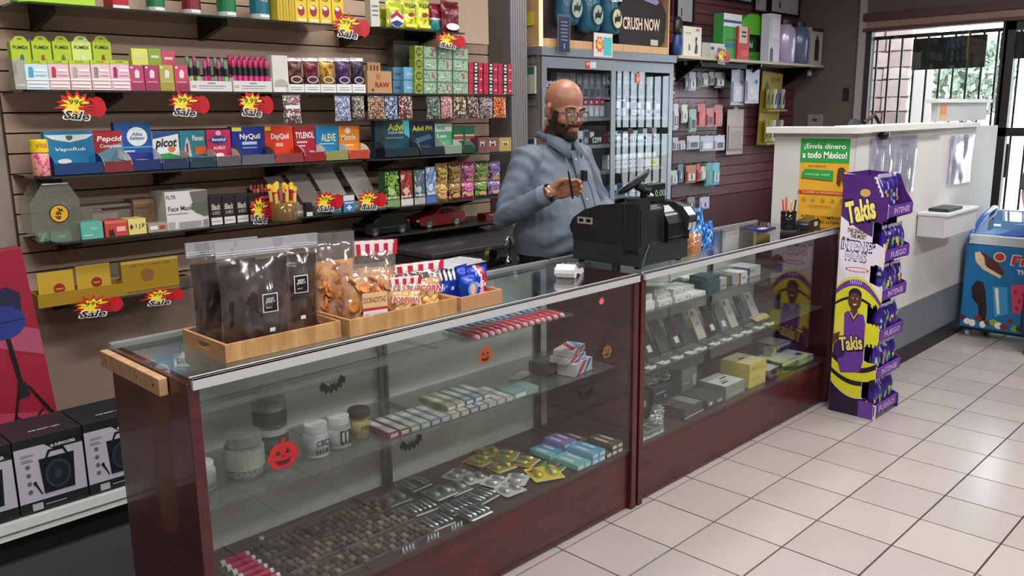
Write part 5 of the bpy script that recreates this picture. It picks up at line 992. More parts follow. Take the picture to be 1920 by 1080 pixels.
# phones on the second shelf
PH = [(.60, '#4a4c4e', 'dark grey'), (.70, '#3c3e42', 'black'), (.80, '#5a5c60', 'grey cracked'), (.905, '#4c4e54', 'graphite'), (.985, '#54565c', 'slate'), (1.10, '#c8c8be', 'silver gold'), (1.20, '#3a3c40', 'black boxed'), (1.30, '#5e7670', 'green tinted'), (1.385, '#bcc0b4', 'champagne'), (1.50, '#3c4654', 'midnight blue'), (1.60, '#b4b6b6', 'silver')]
for i, (x, c, nm) in enumerate(PH):
    t = thing('smartphone', '%s smartphone leaning on its stand, %s from the left' % (nm, ORD[i]), 'phone', (x, .14, R2+.016), rot=(math.radians(-28), 0, 0))
    hh_ = .145; 
    MB().box(0, 0, 0, .068, .008, hh_).build('phone_body', mat(c, .22, .3, coat=.5), t, bevel=.003)
    cb = MB().box(.005, -.0022, hh_-.036, .031, -.0003, hh_-.006).build('camera_bump', mat(c, .2, .4), t, bevel=.001)
    for (a, bz) in ((.012, -.013), (.012, -.027), (.024, -.020)): MB().lathe([(.0048, 0), (.0048, .0012), (.002, .0014)], n=12, mtx=Matrix.Translation((a, -.0022, hh_+bz)) @ Matrix.Rotation(PI/2, 4, 'X')).build('camera_lens', BK3, cb)
    if i in (5, 8, 10): MB().ring(.034, hh_*.52, .006, .007, -.0006).build('round_mark', mat('#6a6c6c', .3), t)
    if i in (1, 3, 6, 7): MB().rect(.02, .02, .05, .05, -.0008).build('price_label', mat('#c8ccd0', .5), t)
    st = thing('phone_stand', 'clear stand with white price tag under the %s phone' % nm, 'stand', (x, .10, R2))
    MB().box(0, 0, 0, .07, .09, .004).box(0, .088, .004, .07, .092, .06).box(0, .028, .004, .07, .031, .014).build('stand_body', CLR, st)
    MB().box(.012, -.036, .0, .058, -.033, .012).box(.012, -.033, 0, .058, 0, .001).build('price_tag', mat('#d8dade', .5), st)
t = thing('crumpled_note', 'crumpled yellowish paper on the phone shelf near its right end', 'paper', (1.66, .12, R2))
pillow(.14, .05, .03, 9).build('paper', mat('#b8a878', .6), t, smooth=True, rot=(-1.2, 0, 0), loc=(0, 0, .012))
# floor of the far counter
D2 = DZ
rbox('green and black game carton at the near left of the far counter floor', .51, .035, D2, .17, .13, .03, '#7a8a80', [('r', 0, 0, 1, .5, '#c8d0cc'), ('t', '14514', .55, .5, .6, .5, '#3a4442', .2)], top=[(.05, .05, .95, .95, '#4a544c'), (.3, .05, .34, .95, '#b0bab2'), (.62, .05, .66, .95, '#b0bab2'), (.05, .45, .95, .5, '#b0bab2')])
rbox('dark carton with white print standing at the left back of the floor', .51, .22, D2, .16, .12, .09, '#3a3e42', [('r', .1, .2, .5, .3, '#c0c4c6'), ('e', .6, .5, .05, .08, '#d8dcdc'), ('r', .7, .25, .85, .6, '#a8acb0')])
rbox('pale open crate behind the dark cartons', .51, .35, D2, .20, .10, .13, '#a8a298', [('r', .05, .05, .95, .1, '#6a665e')])
rbox('dark carton with a white strip, second at the back', .70, .24, D2, .16, .10, .085, '#484e54', [('r', .1, .2, .5, .3, '#c0c4c6'), ('r', .7, .25, .85, .6, '#c8ccd0')])
rbox('charcoal carton with a white strip, third at the back', .89, .24, D2, .16, .10, .09, '#50565c', [('r', .1, .6, .6, .7, '#b0b4b8'), ('e', .6, .4, .05, .08, '#d8dcdc')])
rn = random.Random(8)
for i in range(8):
    x = .70+.055*i; y = .05+.05*(i % 2)
    if i < 3: x, y = .70+.05*i, .06+.03*i
    else: continue
    foil_bag('crumpled clear bag of white parts, %s of the three near the glass' % ORD[i], 'bag', 0, 0, 0, 0, [CLR, mat('#cfd6d6', .3)], pat=lambda u, v: int(abs(noise.noise(Vector((u*5, v*5, 3))))*8) % 2, loc=(x, y+.03, D2), w=.09, h=.065, d=.06, rz=.3*i, seed=i+80, name='clear_bag')
for i, x in enumerate((.80, .90, .97, 1.04)):
    foil_bag('clear crinkled bag of cables over the dark cartons, %s of four' % ORD[i], 'bag', 0, 0, 0, 0, [CLR, mat('#b8c0c2', .3)], pat=lambda u, v, i=i: int(abs(noise.noise(Vector((u*5, v*5, i*3))))*8) % 2, loc=(x, .29, D2+.0905), w=.09, h=.05, d=.06, rz=.2*i, seed=i+90, name='clear_bag')
rbox('dark flat case with a pale curve printed on top', .86, .05, D2, .16, .14, .045, '#55504c', [('r', 0, 0, 1, .15, '#c0c0bc')], rz=.05, top=[(.55, .05, .95, .9, '#8f918f')])
rbox('grey flat case beside the curved one', 1.04, .05, D2, .14, .15, .04, '#4f5656', [('r', .1, .3, .3, .7, '#c8ccca'), ('r', .6, .3, .9, .6, '#a8acaa')])
rbox('white topped carton showing two dark tools, green sided', 1.20, .05, D2, .17, .15, .065, '#8a948a', [('r', .1, .2, .9, .4, '#a4aca4')], top=[(.02, .02, .98, .98, '#d8dcd8'), (.2, .25, .5, .33, '#2a2c2c'), (.5, .55, .85, .62, '#2a2c2c'), (.25, .4, .6, .44, '#50544f')])
rbox('pale grey carton with barcode behind the white topped one', 1.12, .24, D2, .13, .10, .12, '#8f9498', [('r', .7, .2, .95, .7, '#c8ccd0'), ('r', .1, .4, .5, .5, '#b8bcc0')])
rbox('lower yellow carton of the pair', 1.42, .055, D2, .16, .16, .075, '#d8cc62', [('r', .1, .5, .6, .6, '#b8ac48')])
rbox('upper yellow carton with dark glasses printed on top', 1.42, .055, D2+.0755, .16, .16, .045, '#d2c452', [('t', 'OPTIC', .3, .5, .4, .3, '#a89838')], top=[(.02, .02, .98, .98, '#dcd8a8'), (.3, .5, .62, .6, '#4a4640')])
rbox('white topped dark carton just right of the yellow pair', 1.60, .05, D2, .12, .15, .05, '#5c4a44', [('r', .1, .2, .9, .5, '#7a6a62')], top=[(.02, .02, .98, .98, '#c8d0cc'), (.4, .5, .7, .7, '#3a4456')])
rbox('green sided white carton with dark stripe', 1.74, .05, D2, .17, .16, .06, '#5c7a58', [('r', 0, .7, 1, 1, '#c8d0b8'), ('r', .1, .2, .9, .5, '#3c4a38')], top=[(.02, .02, .98, .98, '#ccd2c0')])
rbox('second green sided white carton farther right', 1.93, .05, D2, .16, .15, .035, '#8aa07c', [('r', .1, .3, .9, .6, '#c0c8b4')], top=[(.02, .02, .98, .98, '#c8ccc0'), (.5, .3, .8, .5, '#3a3a38')])
rbox('dark green and white carton at the far end of the floor', 1.99, .21, D2, .15, .13, .07, '#2c4034', [('r', 0, .75, 1, 1, '#b8c4bc'), ('t', 'NOVA', .5, .4, .4, .2, '#8a9a90')], top=[(.02, .02, .98, .98, '#a8b0ac')])
rbox('small pale cube on the green sided cartons', 1.80, .14, D2+.0605, .05, .05, .045, '#a8a8a8', [('r', .2, .2, .8, .8, '#b8b8b8')])
# ================================================================ people
def remeshed(b, name, mt, parent, vox=.005, sm=4, disp=None, keep=None, loc=(0, 0, 0)):
    me = bpy.data.meshes.new('raw'); me.from_pydata(b.v, [], b.f); o = bpy.data.objects.new('raw', me); COL.objects.link(o)
    r = o.modifiers.new('r', 'REMESH'); r.mode = 'VOXEL'; r.voxel_size = vox
    if sm: s_ = o.modifiers.new('s', 'SMOOTH'); s_.factor = .5; s_.iterations = sm
    dg = bpy.context.evaluated_depsgraph_get(); dg.update(); m2 = bpy.data.meshes.new_from_object(o.evaluated_get(dg)); bpy.data.objects.remove(o)
    if disp:
        m2.calc_loop_triangles() if 0 else None
        ns = [v.normal.copy() for v in m2.vertices]
        for v, n in zip(m2.vertices, ns): v.co += n*disp(v.co)
    m2.materials.clear(); m2.materials.append(mt); m2.polygons.foreach_set('use_smooth', [True]*len(m2.polygons)); m2.polygons.foreach_set('material_index', [0]*len(m2.polygons)); m2.name = name
    return link(name, m2, parent, loc)
def loft(b, rings, n=28, m=0, p=2.3):
    V = []; F = []
    for cx, cy, z, rx, ry in rings:
        for j in range(n):
            a = 2*PI*j/n; c, s = math.cos(a), math.sin(a)
            V.append((cx+rx*math.copysign(abs(c)**(2/p), c), cy+ry*math.copysign(abs(s)**(2/p), s), z))
    for i in range(len(rings)-1):
        for j in range(n): F.append((i*n+j, i*n+(j+1) % n, (i+1)*n+(j+1) % n, (i+1)*n+j))
    F.append(list(range(n))[::-1]); F.append([(len(rings)-1)*n+j for j in range(n)]); b.add(V, F, m)
SKIN = None
def skin(hexc):
    M = mat(hexc, .42, grain=.05, scale=25); b = M.node_tree.nodes['Principled BSDF']
    b.inputs['Subsurface Weight'].default_value = .12; b.inputs['Subsurface Radius'].default_value = (.02, .008, .004); return M
def head_parts(b, H):
    e = lambda c, r, **k: b.ell(c, r, 18, 12, mtx=H)
    e((0, .016, .038), (.077, .094, .086)); e((0, -.018, -.02), (.067, .075, .085)); e((0, -.030, -.072), (.056, .055, .046))
    for s in (-1, 1):
        e((s*.034, -.060, -.034), (.027, .026, .026)); e((s*.081, .012, -.012), (.009, .019, .032)); e((s*.030, -.078, .016), (.024, .014, .010))
        e((s*.0125, -.101, -.036), (.010, .011, .009))
    b.tube([H @ Vector((0, -.084, .008)), H @ Vector((0, -.100, -.015)), H @ Vector((0, -.113, -.033))], [.009, .011, .0135], 10)
    e((0, -.090, -.061), (.026, .014, .0065)); e((0, -.088, -.072), (.022, .015, .0075)); e((0, -.074, -.099), (.030, .028, .023))
    e((0, -.075, -.05), (.035, .026, .02))
def hand_parts(b, Wp, f, s, curl=1., sz=1.):
    f = f.normalized(); n = f.cross(s).normalized(); s = n.cross(f).normalized()
    P = lambda a, c, d: Wp+f*a*sz+s*c*sz+n*d*sz
    b.tube([P(-.03, 0, 0), P(.015, 0, 0)], [.027*sz, .029*sz], 12)
    for c, r in ((-.027, .014), (-.009, .0155), (.010, .0155), (.028, .0145)): b.tube([P(.0, c*.7, 0), P(.045, c, .0), P(.085, c*1.05, .002)], [.015*sz, .0165*sz, .0115*sz], 8)
    for k, (c, L) in enumerate(((.030, .068), (.010, .078), (-.010, .072), (-.029, .056))):
        q = P(.085, c*1.03, .002); a = .0; pts = [q]; R = [.0102*sz]
        for seg, (frac, cu) in enumerate(((.45, .35), (.32, .85), (.25, .75))):
            a += cu*curl*(1+.06*k); q = q+(f*math.cos(a)+n*math.sin(a))*L*frac*sz; pts.append(q); R.append((.0095, .0088, .0072)[seg]*sz)
        b.tube(pts, R, 8)
    b.tube([P(.012, .022, .008), P(.040, .048, .020), P(.066, .052, .034), P(.088, .044, .045)], [.016*sz, .0125*sz, .0105*sz, .0085*sz], 8)
    return P
def beard_shell(body, H, t, mt, name='beard'):
    Hi = H.inverted(); me = body.data; bm = bmesh.new(); bm.from_mesh(me); bm.normal_update()
    def ok(c):
        q = Hi @ c
        if not (-.135 < q.z < .005) or q.y > .035: return False
        side = abs(q.x) > .052 and q.y > -.045 and q.y < -.004 and q.z < -.004
        if abs(q.x) > .060 and q.y > -.012 and q.z > -.075: return False
        if q.z < -.112 and q.y > -.045: return False
        jaw = q.z < -.060-.35*max(0, abs(q.x)-.03)*0+.012*(abs(q.x) > .04) and q.y < .02
        lips = abs(q.x) < .024 and -.080 < q.z < -.056 and q.y < -.08
        must = -.057 < q.z < -.044 and abs(q.x) < .032 and q.y < -.082
        low = q.y > -.02 and q.z < -.11
        return (side or jaw or must) and not lips and not low
    dele = [f for f in bm.faces if not ok(f.calc_center_median())]
    ns = {v.index: v.normal.copy() for v in bm.verts}
    for v in bm.verts: v.co += ns[v.index]*(.0032+.0022*noise.noise(v.co*260))
    bmesh.ops.delete(bm, geom=dele, context='FACES'); m2 = bpy.data.meshes.new(name); bm.to_mesh(m2); bm.free()
    m2.materials.clear(); m2.materials.append(mt); m2.polygons.foreach_set('material_index', [0]*len(m2.polygons))
    return link(name, m2, t)
# ---- the clerk
MX, MY = .865, .80
man = thing('person', 'bald bearded clerk in glasses and a grey-blue button shirt behind the glass counter', 'person', (MX, MY, .004))
L = lambda p: Vector(p)-Vector((MX, MY, .004))
H = Matrix.Translation((0.005, -.045, 1.588)) @ Matrix.Rotation(math.radians(14), 4, 'X') @ Matrix.Rotation(math.radians(-11), 4, 'Z') @ Matrix.Scale(1.07, 4)
wr = L(at(1034, 360, y=.575)); el = Vector((-.315, .03, 1.115)); sh = Vector((-.185, .02, 1.365)); tip = L(at(1092, 346, y=.50))
sh2 = Vector((.185, .02, 1.360)); el2 = Vector((.295, -.02, 1.12)); wr2 = Vector((.24, -.24, 1.04))
b = MB(); head_parts(b, H)
b.tube([H @ Vector((0, .03, -.06)), (0, .0, 1.48), (0, .012, 1.42), (0, .02, 1.33)], [.064, .065, .066, .06], 16)
loft(b, [(0, 0, .86, .15, .11), (0, -.01, 1.0, .16, .12), (0, 0, 1.2, .15, .10), (0, .01, 1.32, .13, .07), (0, .01, 1.38, .07, .05)])
b.tube([sh, el, wr], [.042, .040, .028], 12); b.tube([sh2, el2, wr2], [.042, .040, .028], 12)
PH_ = hand_parts(b, wr, tip-wr+Vector((0, 0, .0)), Vector((-.1, -.25, 1)), 1.05, 1.02)
hand_parts(b, wr2, Vector((-.05, -1, -.25)), Vector((1, 0, .1)), .5, 1.0)
for s in (-1, 1):
    b.tube([(s*.10, .01, .95), (s*.105, .0, .52), (s*.105, .02, .10)], [.095, .062, .042], 14)
    b.tube([(s*.105, .03, .05), (s*.11, -.06, .03), (s*.115, -.15, .02)], [.04, .035, .025], 10)
b.tube([(-.1, 0, .93), (.1, 0, .93)], [.11, .11], 14)
SK = skin('#a06c54')
body = remeshed(b, 'body', SK, man, .0048, 3)
beard_shell(body, H, man, mat('#2a1c17', .85, grain=.5, scale=300))
for s in (-1, 1):
    e = MB().ell((s*.031, -.0795, -.003), (.0125, .0125, .0125), 14, 10, mtx=H).build('eye', mat('#e8e2dc', .2), man, smooth=True)
    MB().ell((s*.031, -.0885, -.006), (.0055, .0045, .0055), 10, 8, mtx=H).build('iris', mat('#2a1a12', .15), e, smooth=True)
    MB().ell((s*.031, -.0815, .0045), (.0155, .0125, .0085), 14, 8, mtx=H).build('eyelid', SK, man, smooth=True)
    b = MB(); b.tube([H @ Vector((s*x, y, z)) for x, y, z in ((.012, -.0945, .020), (.028, -.0955, .026), (.046, -.0830, .022), (.054, -.074, .016))], [.003, .0042, .004, .002], 6); b.build('eyebrow', mat('#2c1e18', .8), man, smooth=True)
MB().ell((0, -.1015, -.0665), (.019, .004, .0018), 12, 6, mtx=H).ell((0, -.100, -.0705), (.018, .006, .0045), 12, 6, mtx=H).build('lips', mat('#9a5c50', .4), man, smooth=True)
g = MB(); GM = mat('#3c1c20', .25, coat=.5)
for s in (-1, 1):
    pts = [H @ Vector((s*.033+.027*math.copysign(abs(math.cos(a))**.8, math.cos(a)), -.107+.010*abs(math.cos(a))*(1 if math.cos(a)*s > 0 else .0), -.008+.022*math.copysign(abs(math.sin(a))**.8, math.sin(a)))) for a in [2*PI*k/24 for k in range(25)]]
    g.tube(pts, .0027, 6); g.tube([H @ Vector((s*.060, -.096, -.002)), H @ Vector((s*.079, -.06, .0)), H @ Vector((s*.087, .01, .002)), H @ Vector((s*.085, .022, -.012))], .0022, 6)
g.tube([H @ Vector((-.008, -.108, -.002)), H @ Vector((0, -.112, .001)), H @ Vector((.008, -.108, -.002))], .0019, 6)
gl = g.build('eyeglasses', GM, man, smooth=True)
b = MB()
for s in (-1, 1): b.add([H @ Vector((s*.033+.025*math.cos(a), -.1055, -.008+.020*math.sin(a))) for a in [2*PI*k/16 for k in range(16)]], [list(range(16))])
b.build('lens', glass('#f4f4f4', 1.6, body='#ffffff', bodyw=.04), gl)
# shirt
SHIRT = mat('#66727f', .75, grain=.06, scale=120)
b = MB()
loft(b, [(0, 0, .915, .220, .160), (0, -.015, .95, .228, .175), (0, -.025, 1.03, .236, .188), (0, -.02, 1.12, .226, .178), (0, 0, 1.24, .205, .146), (0, .01, 1.32, .192, .122), (0, .015, 1.375, .165, .100), (0, .015, 1.41, .115, .082), (0, .01, 1.432, .084, .074)], p=2.25)
b.tube([sh+Vector((.05, 0, .0)), sh, sh.lerp(el, .5), el, el.lerp(wr, .45), wr.lerp(el, .12)], [.070, .070, .064, .060, .053, .042], 16)
b.tube([sh2+Vector((-.05, 0, .0)), sh2, sh2.lerp(el2, .5), el2, el2.lerp(wr2, .5), wr2.lerp(el2, .12)], [.070, .070, .064, .058, .050, .042], 16)
def fold(c):
    d = 0; x, y, z = c
    de = min((c-el).length, (c-el2).length); w = max(0, 1-de/.16)
    d += .006*w*math.sin((z*1.0+y*1.2+x)*80+3*noise.noise(c*9))
    ws = max(0, 1-min((c-sh).length, (c-sh2).length)/.2); d += .006*ws*math.sin((x*1.5+z)*60+y*20)
    wt = max(0, min(1, (1.22-z)/.25)); d += .0045*wt*math.sin(z*26+x*34*(1 if x > 0 else -1)+6*noise.noise(c*5)); d += .010*noise.noise(Vector((x*5+z*4, y*5, z*9-x*6)))
    d += .006*noise.noise(c*9)+.0025*noise.noise(c*28); return d
sho = remeshed(b, 'shirt', SHIRT, man, .0065, 3, fold)
# collar, placket, buttons, cuff
b = MB()
for s in (-1, 1):
    V = [(s*.005, -.085, 1.395), (s*.055, -.080, 1.41), (s*.085, -.02, 1.428), (s*.062, .075, 1.445), (0, .097, 1.448), (0, .090, 1.478), (s*.056, .072, 1.475), (s*.080, -.015, 1.462), (s*.052, -.072, 1.438), (s*.012, -.092, 1.412)]
    F = [(0, 1, 8, 9), (1, 2, 7, 8), (2, 3, 6, 7), (3, 4, 5, 6)]; b.add([(Vector(p)) for p in V], F)
    b.add([(s*.010, -.098, 1.414), (s*.055, -.080, 1.442), (s*.084, -.018, 1.464), (s*.100, -.028, 1.418), (s*.080, -.098, 1.378), (s*.042, -.122, 1.350)], [(0, 1, 4, 5), (1, 2, 3, 4)])
b.v = [(vx, vy, vz+.014) for vx, vy, vz in b.v]; c_ = b.build('collar', mat('#5f6b78', .75), man, smooth=True); q = c_.modifiers.new('s', 'SOLIDIFY'); q.thickness = .004; q.offset = 1
fy = lambda z: -.150 if z > 1.3 else -.165
b = MB(); prof = [(1.40, -.100), (1.33, -.128), (1.24, -.157), (1.12, -.207), (1.02, -.222), (.95, -.212), (.905, -.188)]
b2 = MB()
for (z0, y0), (z1, y1) in zip(prof[:-1], prof[1:]): b2.add([(-.016, y0, z0), (.016, y0, z0), (.016, y1, z1), (-.016, y1, z1)], [(0, 3, 2, 1)])
pl = b2.build('button_placket', mat('#5f6c79', .75), man); q = pl.modifiers.new('s', 'SOLIDIFY'); q.thickness = .004
for z, y in ((1.36, -.118), (1.27, -.151), (1.18, -.187), (1.09, -.216), (1.0, -.225)): MB().lathe([(.0055, 0), (.0055, .003), (.003, .0035)], n=10, mtx=Matrix.Translation((.0, y, z)) @ Matrix.Rotation(PI/2, 4, 'X')).build('button', mat('#c8ced4', .3), man)
cd = (el-wr).normalized(); MB().tube([wr+cd*.010, wr+cd*.05], [.0425, .048], 16, cap=False).build('shirt_cuff', mat('#7c8894', .7), man, smooth=True)
MB().tube([wr+cd*.004, wr-cd*.010], [.0335, .0335], 16).build('watch_strap', CHROME, man, smooth=True)
# trousers, belt, shoes
b = MB(); loft(b, [(0, 0, .76, .195, .135), (0, -.0, .86, .212, .150), (0, -.005, .915, .215, .155)])
for s in (-1, 1): b.tube([(s*.10, .0, .82), (s*.108, 0, .5), (s*.108, .02, .06)], [.105, .082, .068], 16)
remeshed(b, 'trousers', mat('#1c2232', .8), man, .009, 3)
MB().lathe([(1, 0), (1, .035)], n=36, mtx=Matrix.Translation((0, -.005, .890)) @ Matrix.Diagonal((.222, .164, 1, 1))).build('belt', BK3, man)
for s in (-1, 1): MB().ell((s*.115, -.06, .035), (.05, .14, .042), 16, 8).build('shoe', mat('#141214', .4), man, smooth=True)
# lapel microphone with its lead, pen in the hand
MB().box(-.013, -.182, 1.262, .013, -.158, 1.312).build('clip_microphone', mat('#15161a', .4), man, bevel=.003)
pen = thing('pen', 'slim black pen held upright in the clerk’s raised hand', 'pen', (0, 0, 0)); c0 = at(1066, 322, y=.485); c1 = at(1074, 372, y=.50)
MB().tube([c0, c1], .0045, 8).build('barrel', BK3, pen); MB().tube([c0+Vector((0, 0, .012)), c0], [.003, .0045], 8).build('cap', CHROME, pen)
for o in pen.children: 
    for v in o.data.vertices: v.co -= c1
pen.location = c1
b = MB(); b.tube([(.02, -.17, 1.27), (.03, -.19, 1.22), (.022, -.222, 1.14), (.018, -.238, 1.05), (.02, -.235, .97), (.03, -.205, .91)], .0022, 6).build('microphone_lead', BK3, man)
# ---- customer at the right picture edge
cx, cy = 4.03, -.615
wom = thing('person', 'person in dark green trousers standing by the ice cream freezer at the picture edge', 'person', (cx, cy, 0), math.radians(-62))
b = MB(); H2 = Matrix.Translation((0, -.02, 1.50)); head_parts(b, H2)
b.tube([(0, .02, 1.43), (0, .02, 1.30)], [.05, .06], 12)
for s in (-1, 1):
    b.tube([(s*.16, .01, 1.29), (s*.20, .02, 1.04), (s*.19, -.10, .84)], [.042, .035, .024], 10); hand_parts(b, Vector((s*.19, -.10, .84)), Vector((0, -.3, -1)), Vector((0, -1, .2)), .4, .88)
    b.tube([(s*.08, 0, .85), (s*.085, .0, .45), (s*.085, .02, .08)], [.08, .055, .036], 12)
    b.tube([(s*.085, .03, .045), (s*.09, -.06, .028), (s*.095, -.13, .02)], [.032, .03, .022], 10)
loft(b, [(0, 0, .82, .15, .11), (0, 0, 1.0, .13, .10), (0, 0, 1.2, .15, .10), (0, .01, 1.32, .12, .08)])
b2 = remeshed(b, 'body', skin('#b98a72'), wom, .006, 3)
for s in (-1, 1): MB().ell((s*.031, -.0795, -.003), (.0115, .0115, .0115), 12, 8, mtx=H2).build('eye', mat('#2a1a12', .15), wom, smooth=True)
b = MB(); b.ell((0, .035, 1.535), (.088, .098, .098), 20, 12); b.tube([(0, .10, 1.52), (0, .12, 1.38), (0, .11, 1.25)], [.07, .07, .03], 12); remeshed(b, 'hair', mat('#241a16', .6, grain=.3, scale=80), wom, .008, 2)
b = MB(); loft(b, [(0, 0, .80, .175, .135), (0, 0, .95, .165, .125), (0, 0, 1.15, .165, .115), (0, .01, 1.28, .165, .095), (0, .01, 1.34, .09, .07)])
for s in (-1, 1): b.tube([(s*.12, .01, 1.30), (s*.165, .01, 1.27), (s*.20, .02, 1.06)], [.055, .055, .05], 12)
remeshed(b, 'blouse', mat('#3c4a44', .8), wom, .008, 2, lambda c: .006*noise.noise(c*12))
b = MB(); loft(b, [(0, 0, .74, .165, .125), (0, 0, .86, .168, .13)])
for s in (-1, 1): b.tube([(s*.085, .0, .80), (s*.09, 0, .5), (s*.09, .02, .13)], [.093, .075, .068], 14)
remeshed(b, 'trousers', mat('#153a38', .8), wom, .009, 2, lambda c: .005*noise.noise(c*10))
for s in (-1, 1):
    o = MB().ell((s*.092, -.06, .034), (.042, .125, .034), 16, 8).build('shoe', mat('#b59c86', .5), wom, smooth=True); MB().prism([(s*.092+.042*math.cos(a), -.06+.125*math.sin(a)) for a in [2*PI*k/20 for k in range(20)]], 0, .012, 'z').build('shoe_sole', mat('#2a2420', .7), o)
# ================================================================ cigarette cabinet and what stands on it
CG = mat('#8f959c', .35, .45, .04); CGD = mat('#6e7378', .4, .3)
X0, X1, YC = 1.905, 3.375, 1.85
cab = thing('cigarette_cabinet', 'grey metal cabinet with two glass doors full of cigarette packs', 'cabinet', (X0, YC, .004)); w = X1-X0; D_ = .275
MB().box(0, .02, 0, .02, D_, 1.93).build('side_panel', mat('#7d756d', .5), cab); MB().box(w-.02, .02, 0, w, D_, 1.93).build('side_panel', CGD, cab)
MB().box(.02, D_-.015, 0, w-.02, D_, 1.93).build('back_panel', mat('#3c3a40', .6), cab)
MB().box(-.01, -.01, 1.93, w+.01, D_, 1.985).build('top_board', CG, cab, bevel=.003); MB().box(.02, .02, 0, w-.02, D_-.016, .86).build('lower_body', mat('#55504c', .5), cab)
dw = w/2+.02
for k, (a, yy) in enumerate(((0, 0), (w-dw, .010))):
    d = MB().box(a, yy, 1.855, a+dw, yy+.009, 1.925).box(a, yy, .87, a+dw, yy+.009, .91).box(a, yy, .91, a+.045, yy+.009, 1.855).box(a+dw-.05, yy, .91, a+dw, yy+.009, 1.855).build('glass_door', CG, cab, bevel=.001)
    MB().box(a+.045, yy+.003, .91, a+dw-.05, yy+.006, 1.855).build('pane', glass('#f0f3f5', 1.5), d)
ZR = [1.645-.10, 1.358, 1.172, .985, .89]
RZ = [1.545, 1.358, 1.172, .985]
for i, z in enumerate(RZ): MB().box(.02, .05, z-.028, w-.02, D_-.016, z-.004).build('shelf', mat('#8a8e93', .4, .3), cab)
def pack(lab, x, z, w_, h, c, items=(), y=YC+.075, d=.05):
    o = MB().box(0, 0, 0, w_, d, h).build('cigarette_pack', mat(c, .4, grain=.03), None, (x, y, z)); tag(o, lab, 'cigarette pack'); deco(o, w_, h, items); return o
rn = random.Random(21)
def price(x, z, s, y=YC+.055, w_=.10, lab=''):
    t = thing('price_card', 'black price card reading %s %s' % (s, lab), 'price card', (x, y, z))
    MB().box(0, 0, 0, w_, .002, .055).build('card', mat('#17181c', .4), t); text(t, s, w_/2, .028, w_*.86, .04, TEXTW, -.001, bold=.03)
# top tier: tall cartons hanging side by side
base = .004
def row(z, h, xs, cols, nm, kind, y=YC+.11, d=.05):
    for i, x in enumerate(xs):
        c = cols[i % len(cols)]; hh_ = h*(1 if kind != 'mix' else rn.uniform(.75, 1.0)); wd = (xs[1]-xs[0])*.88
        it = {'tall': [('r', .1, .55, .9, .9, '#a8b0bc'), ('r', .1, .1, .9, .4, '#565f70'), ('r', .3, .62, .7, .7, '#e0e4e8')],
              'red': [('r', 0, .62, 1, 1, '#a02440'), ('p', [(.1, .1), (.9, .1), (.5, .6)], '#e8e8ea'), ('r', .3, .72, .7, .86, '#f0d8dc')],
              'mix': [('r', .1, .5, .9, .9, '#e4e6e8' if i % 2 else '#3a4450'), ('r', .2, .15, .8, .4, '#2c3238' if i % 2 else '#b8bcc0')],
              'white': [('r', .1, .55, .9, .62, '#3c4048'), ('r', .2, .2, .8, .4, '#9aa0a6')]}[kind]
        pack('%s %s, %s from the left' % (('pale', 'grey', 'dark', 'lilac')[(0 if c > '#b' else 1 if c > '#7' else 2)], nm, ORD[i % 20]), x, z, wd, hh_, c, it, y, d)
lx = lambda a, n, st: [a+st*i for i in range(n)]
row(RZ[0]+base+.12, .175, lx(2.20, 9, .068), ['#b8b4b8', '#a89ca4', '#c0b8b0', '#8a8490'], 'tall pack in the left door’s top tier', 'tall', YC+.14, .06)
row(RZ[0]+base, .125, lx(2.33, 5, .060), ['#c8c4c8', '#c0bcc4'], 'pack with a crimson top in the left door', 'red', YC+.07)
row(RZ[0]+base, .105, lx(2.05, 4, .060), ['#7a7c84', '#5a5c64'], 'pack behind the clerk’s head in the left door', 'mix', YC+.07)
row(RZ[0]+base+.13, .175, lx(2.72, 9, .066), ['#8f9cb0', '#7886a0', '#a0a8b4', '#6a7488'], 'tall pack in the right door’s top tier', 'tall', YC+.14, .06)
row(RZ[0]+base, .125, lx(2.69, 10, .061), ['#aab4bc', '#8a949c', '#c4ccd0', '#5f6a74', '#a8a0b0'], 'pack in the right door’s second tier', 'mix', YC+.07)
for r, zz in ((1, .10), (2, .10), (3, .08)):
    row(RZ[r]+base, zz, lx(2.05, 8, .062), ['#5c6068', '#c8cac8', '#8a8e94', '#3c4048'] if r != 2 else ['#6a6c74', '#a8aab0'], 'pack on the left door’s %s shelf' % ('middle', 'lower', 'bottom')[r-1], 'mix', YC+.09)
    row(RZ[r]+base, zz, lx(2.69, 10, .060), [['#8f5060', '#d0d0d4', '#5a6a6c', '#c8d0cc'], ['#d8d8dc', '#c8c8cc', '#b8bcc0'], ['#3a6ea8', '#c0b8b8', '#5a7aa0', '#8a8e94']][r-1], 'pack on the right door’s %s shelf' % ('middle', 'lower', 'bottom')[r-1], ('mix', 'white', 'mix')[r-1], YC+.09)
price(1.965, 1.735, '1299', w_=.14, lab='at the upper left of the left cabinet door'); price(2.47, RZ[1]+.004, '1299', w_=.11, lab='low in the left door beside the clerk'); price(2.70, RZ[1]+.004, '$999', w_=.10, lab='at the left of the right door’s middle shelf'); price(2.93, RZ[1]+.004, '1749', w_=.13, lab='at the right of the right door’s middle shelf'); price(2.92, RZ[0]+.004, '1299', w_=.11, lab='at the middle of the right door’s upper shelf'); price(2.70, RZ[0]+.004, '$11', w_=.07, lab='at the left end of the right door’s upper shelf')
carton('yellow and white flat pack case on the right door’s lower shelf', 'carton', 1205, 1236, 291, RZ[2]+base, '#d8d6d0', [('r', .45, 0, 1, 1, '#d8d82c'), ('t', 'SALE', .72, .5, .45, .5, '#3a3a20')], y=YC+.055, dep=.03, vb=308, hh=.055)
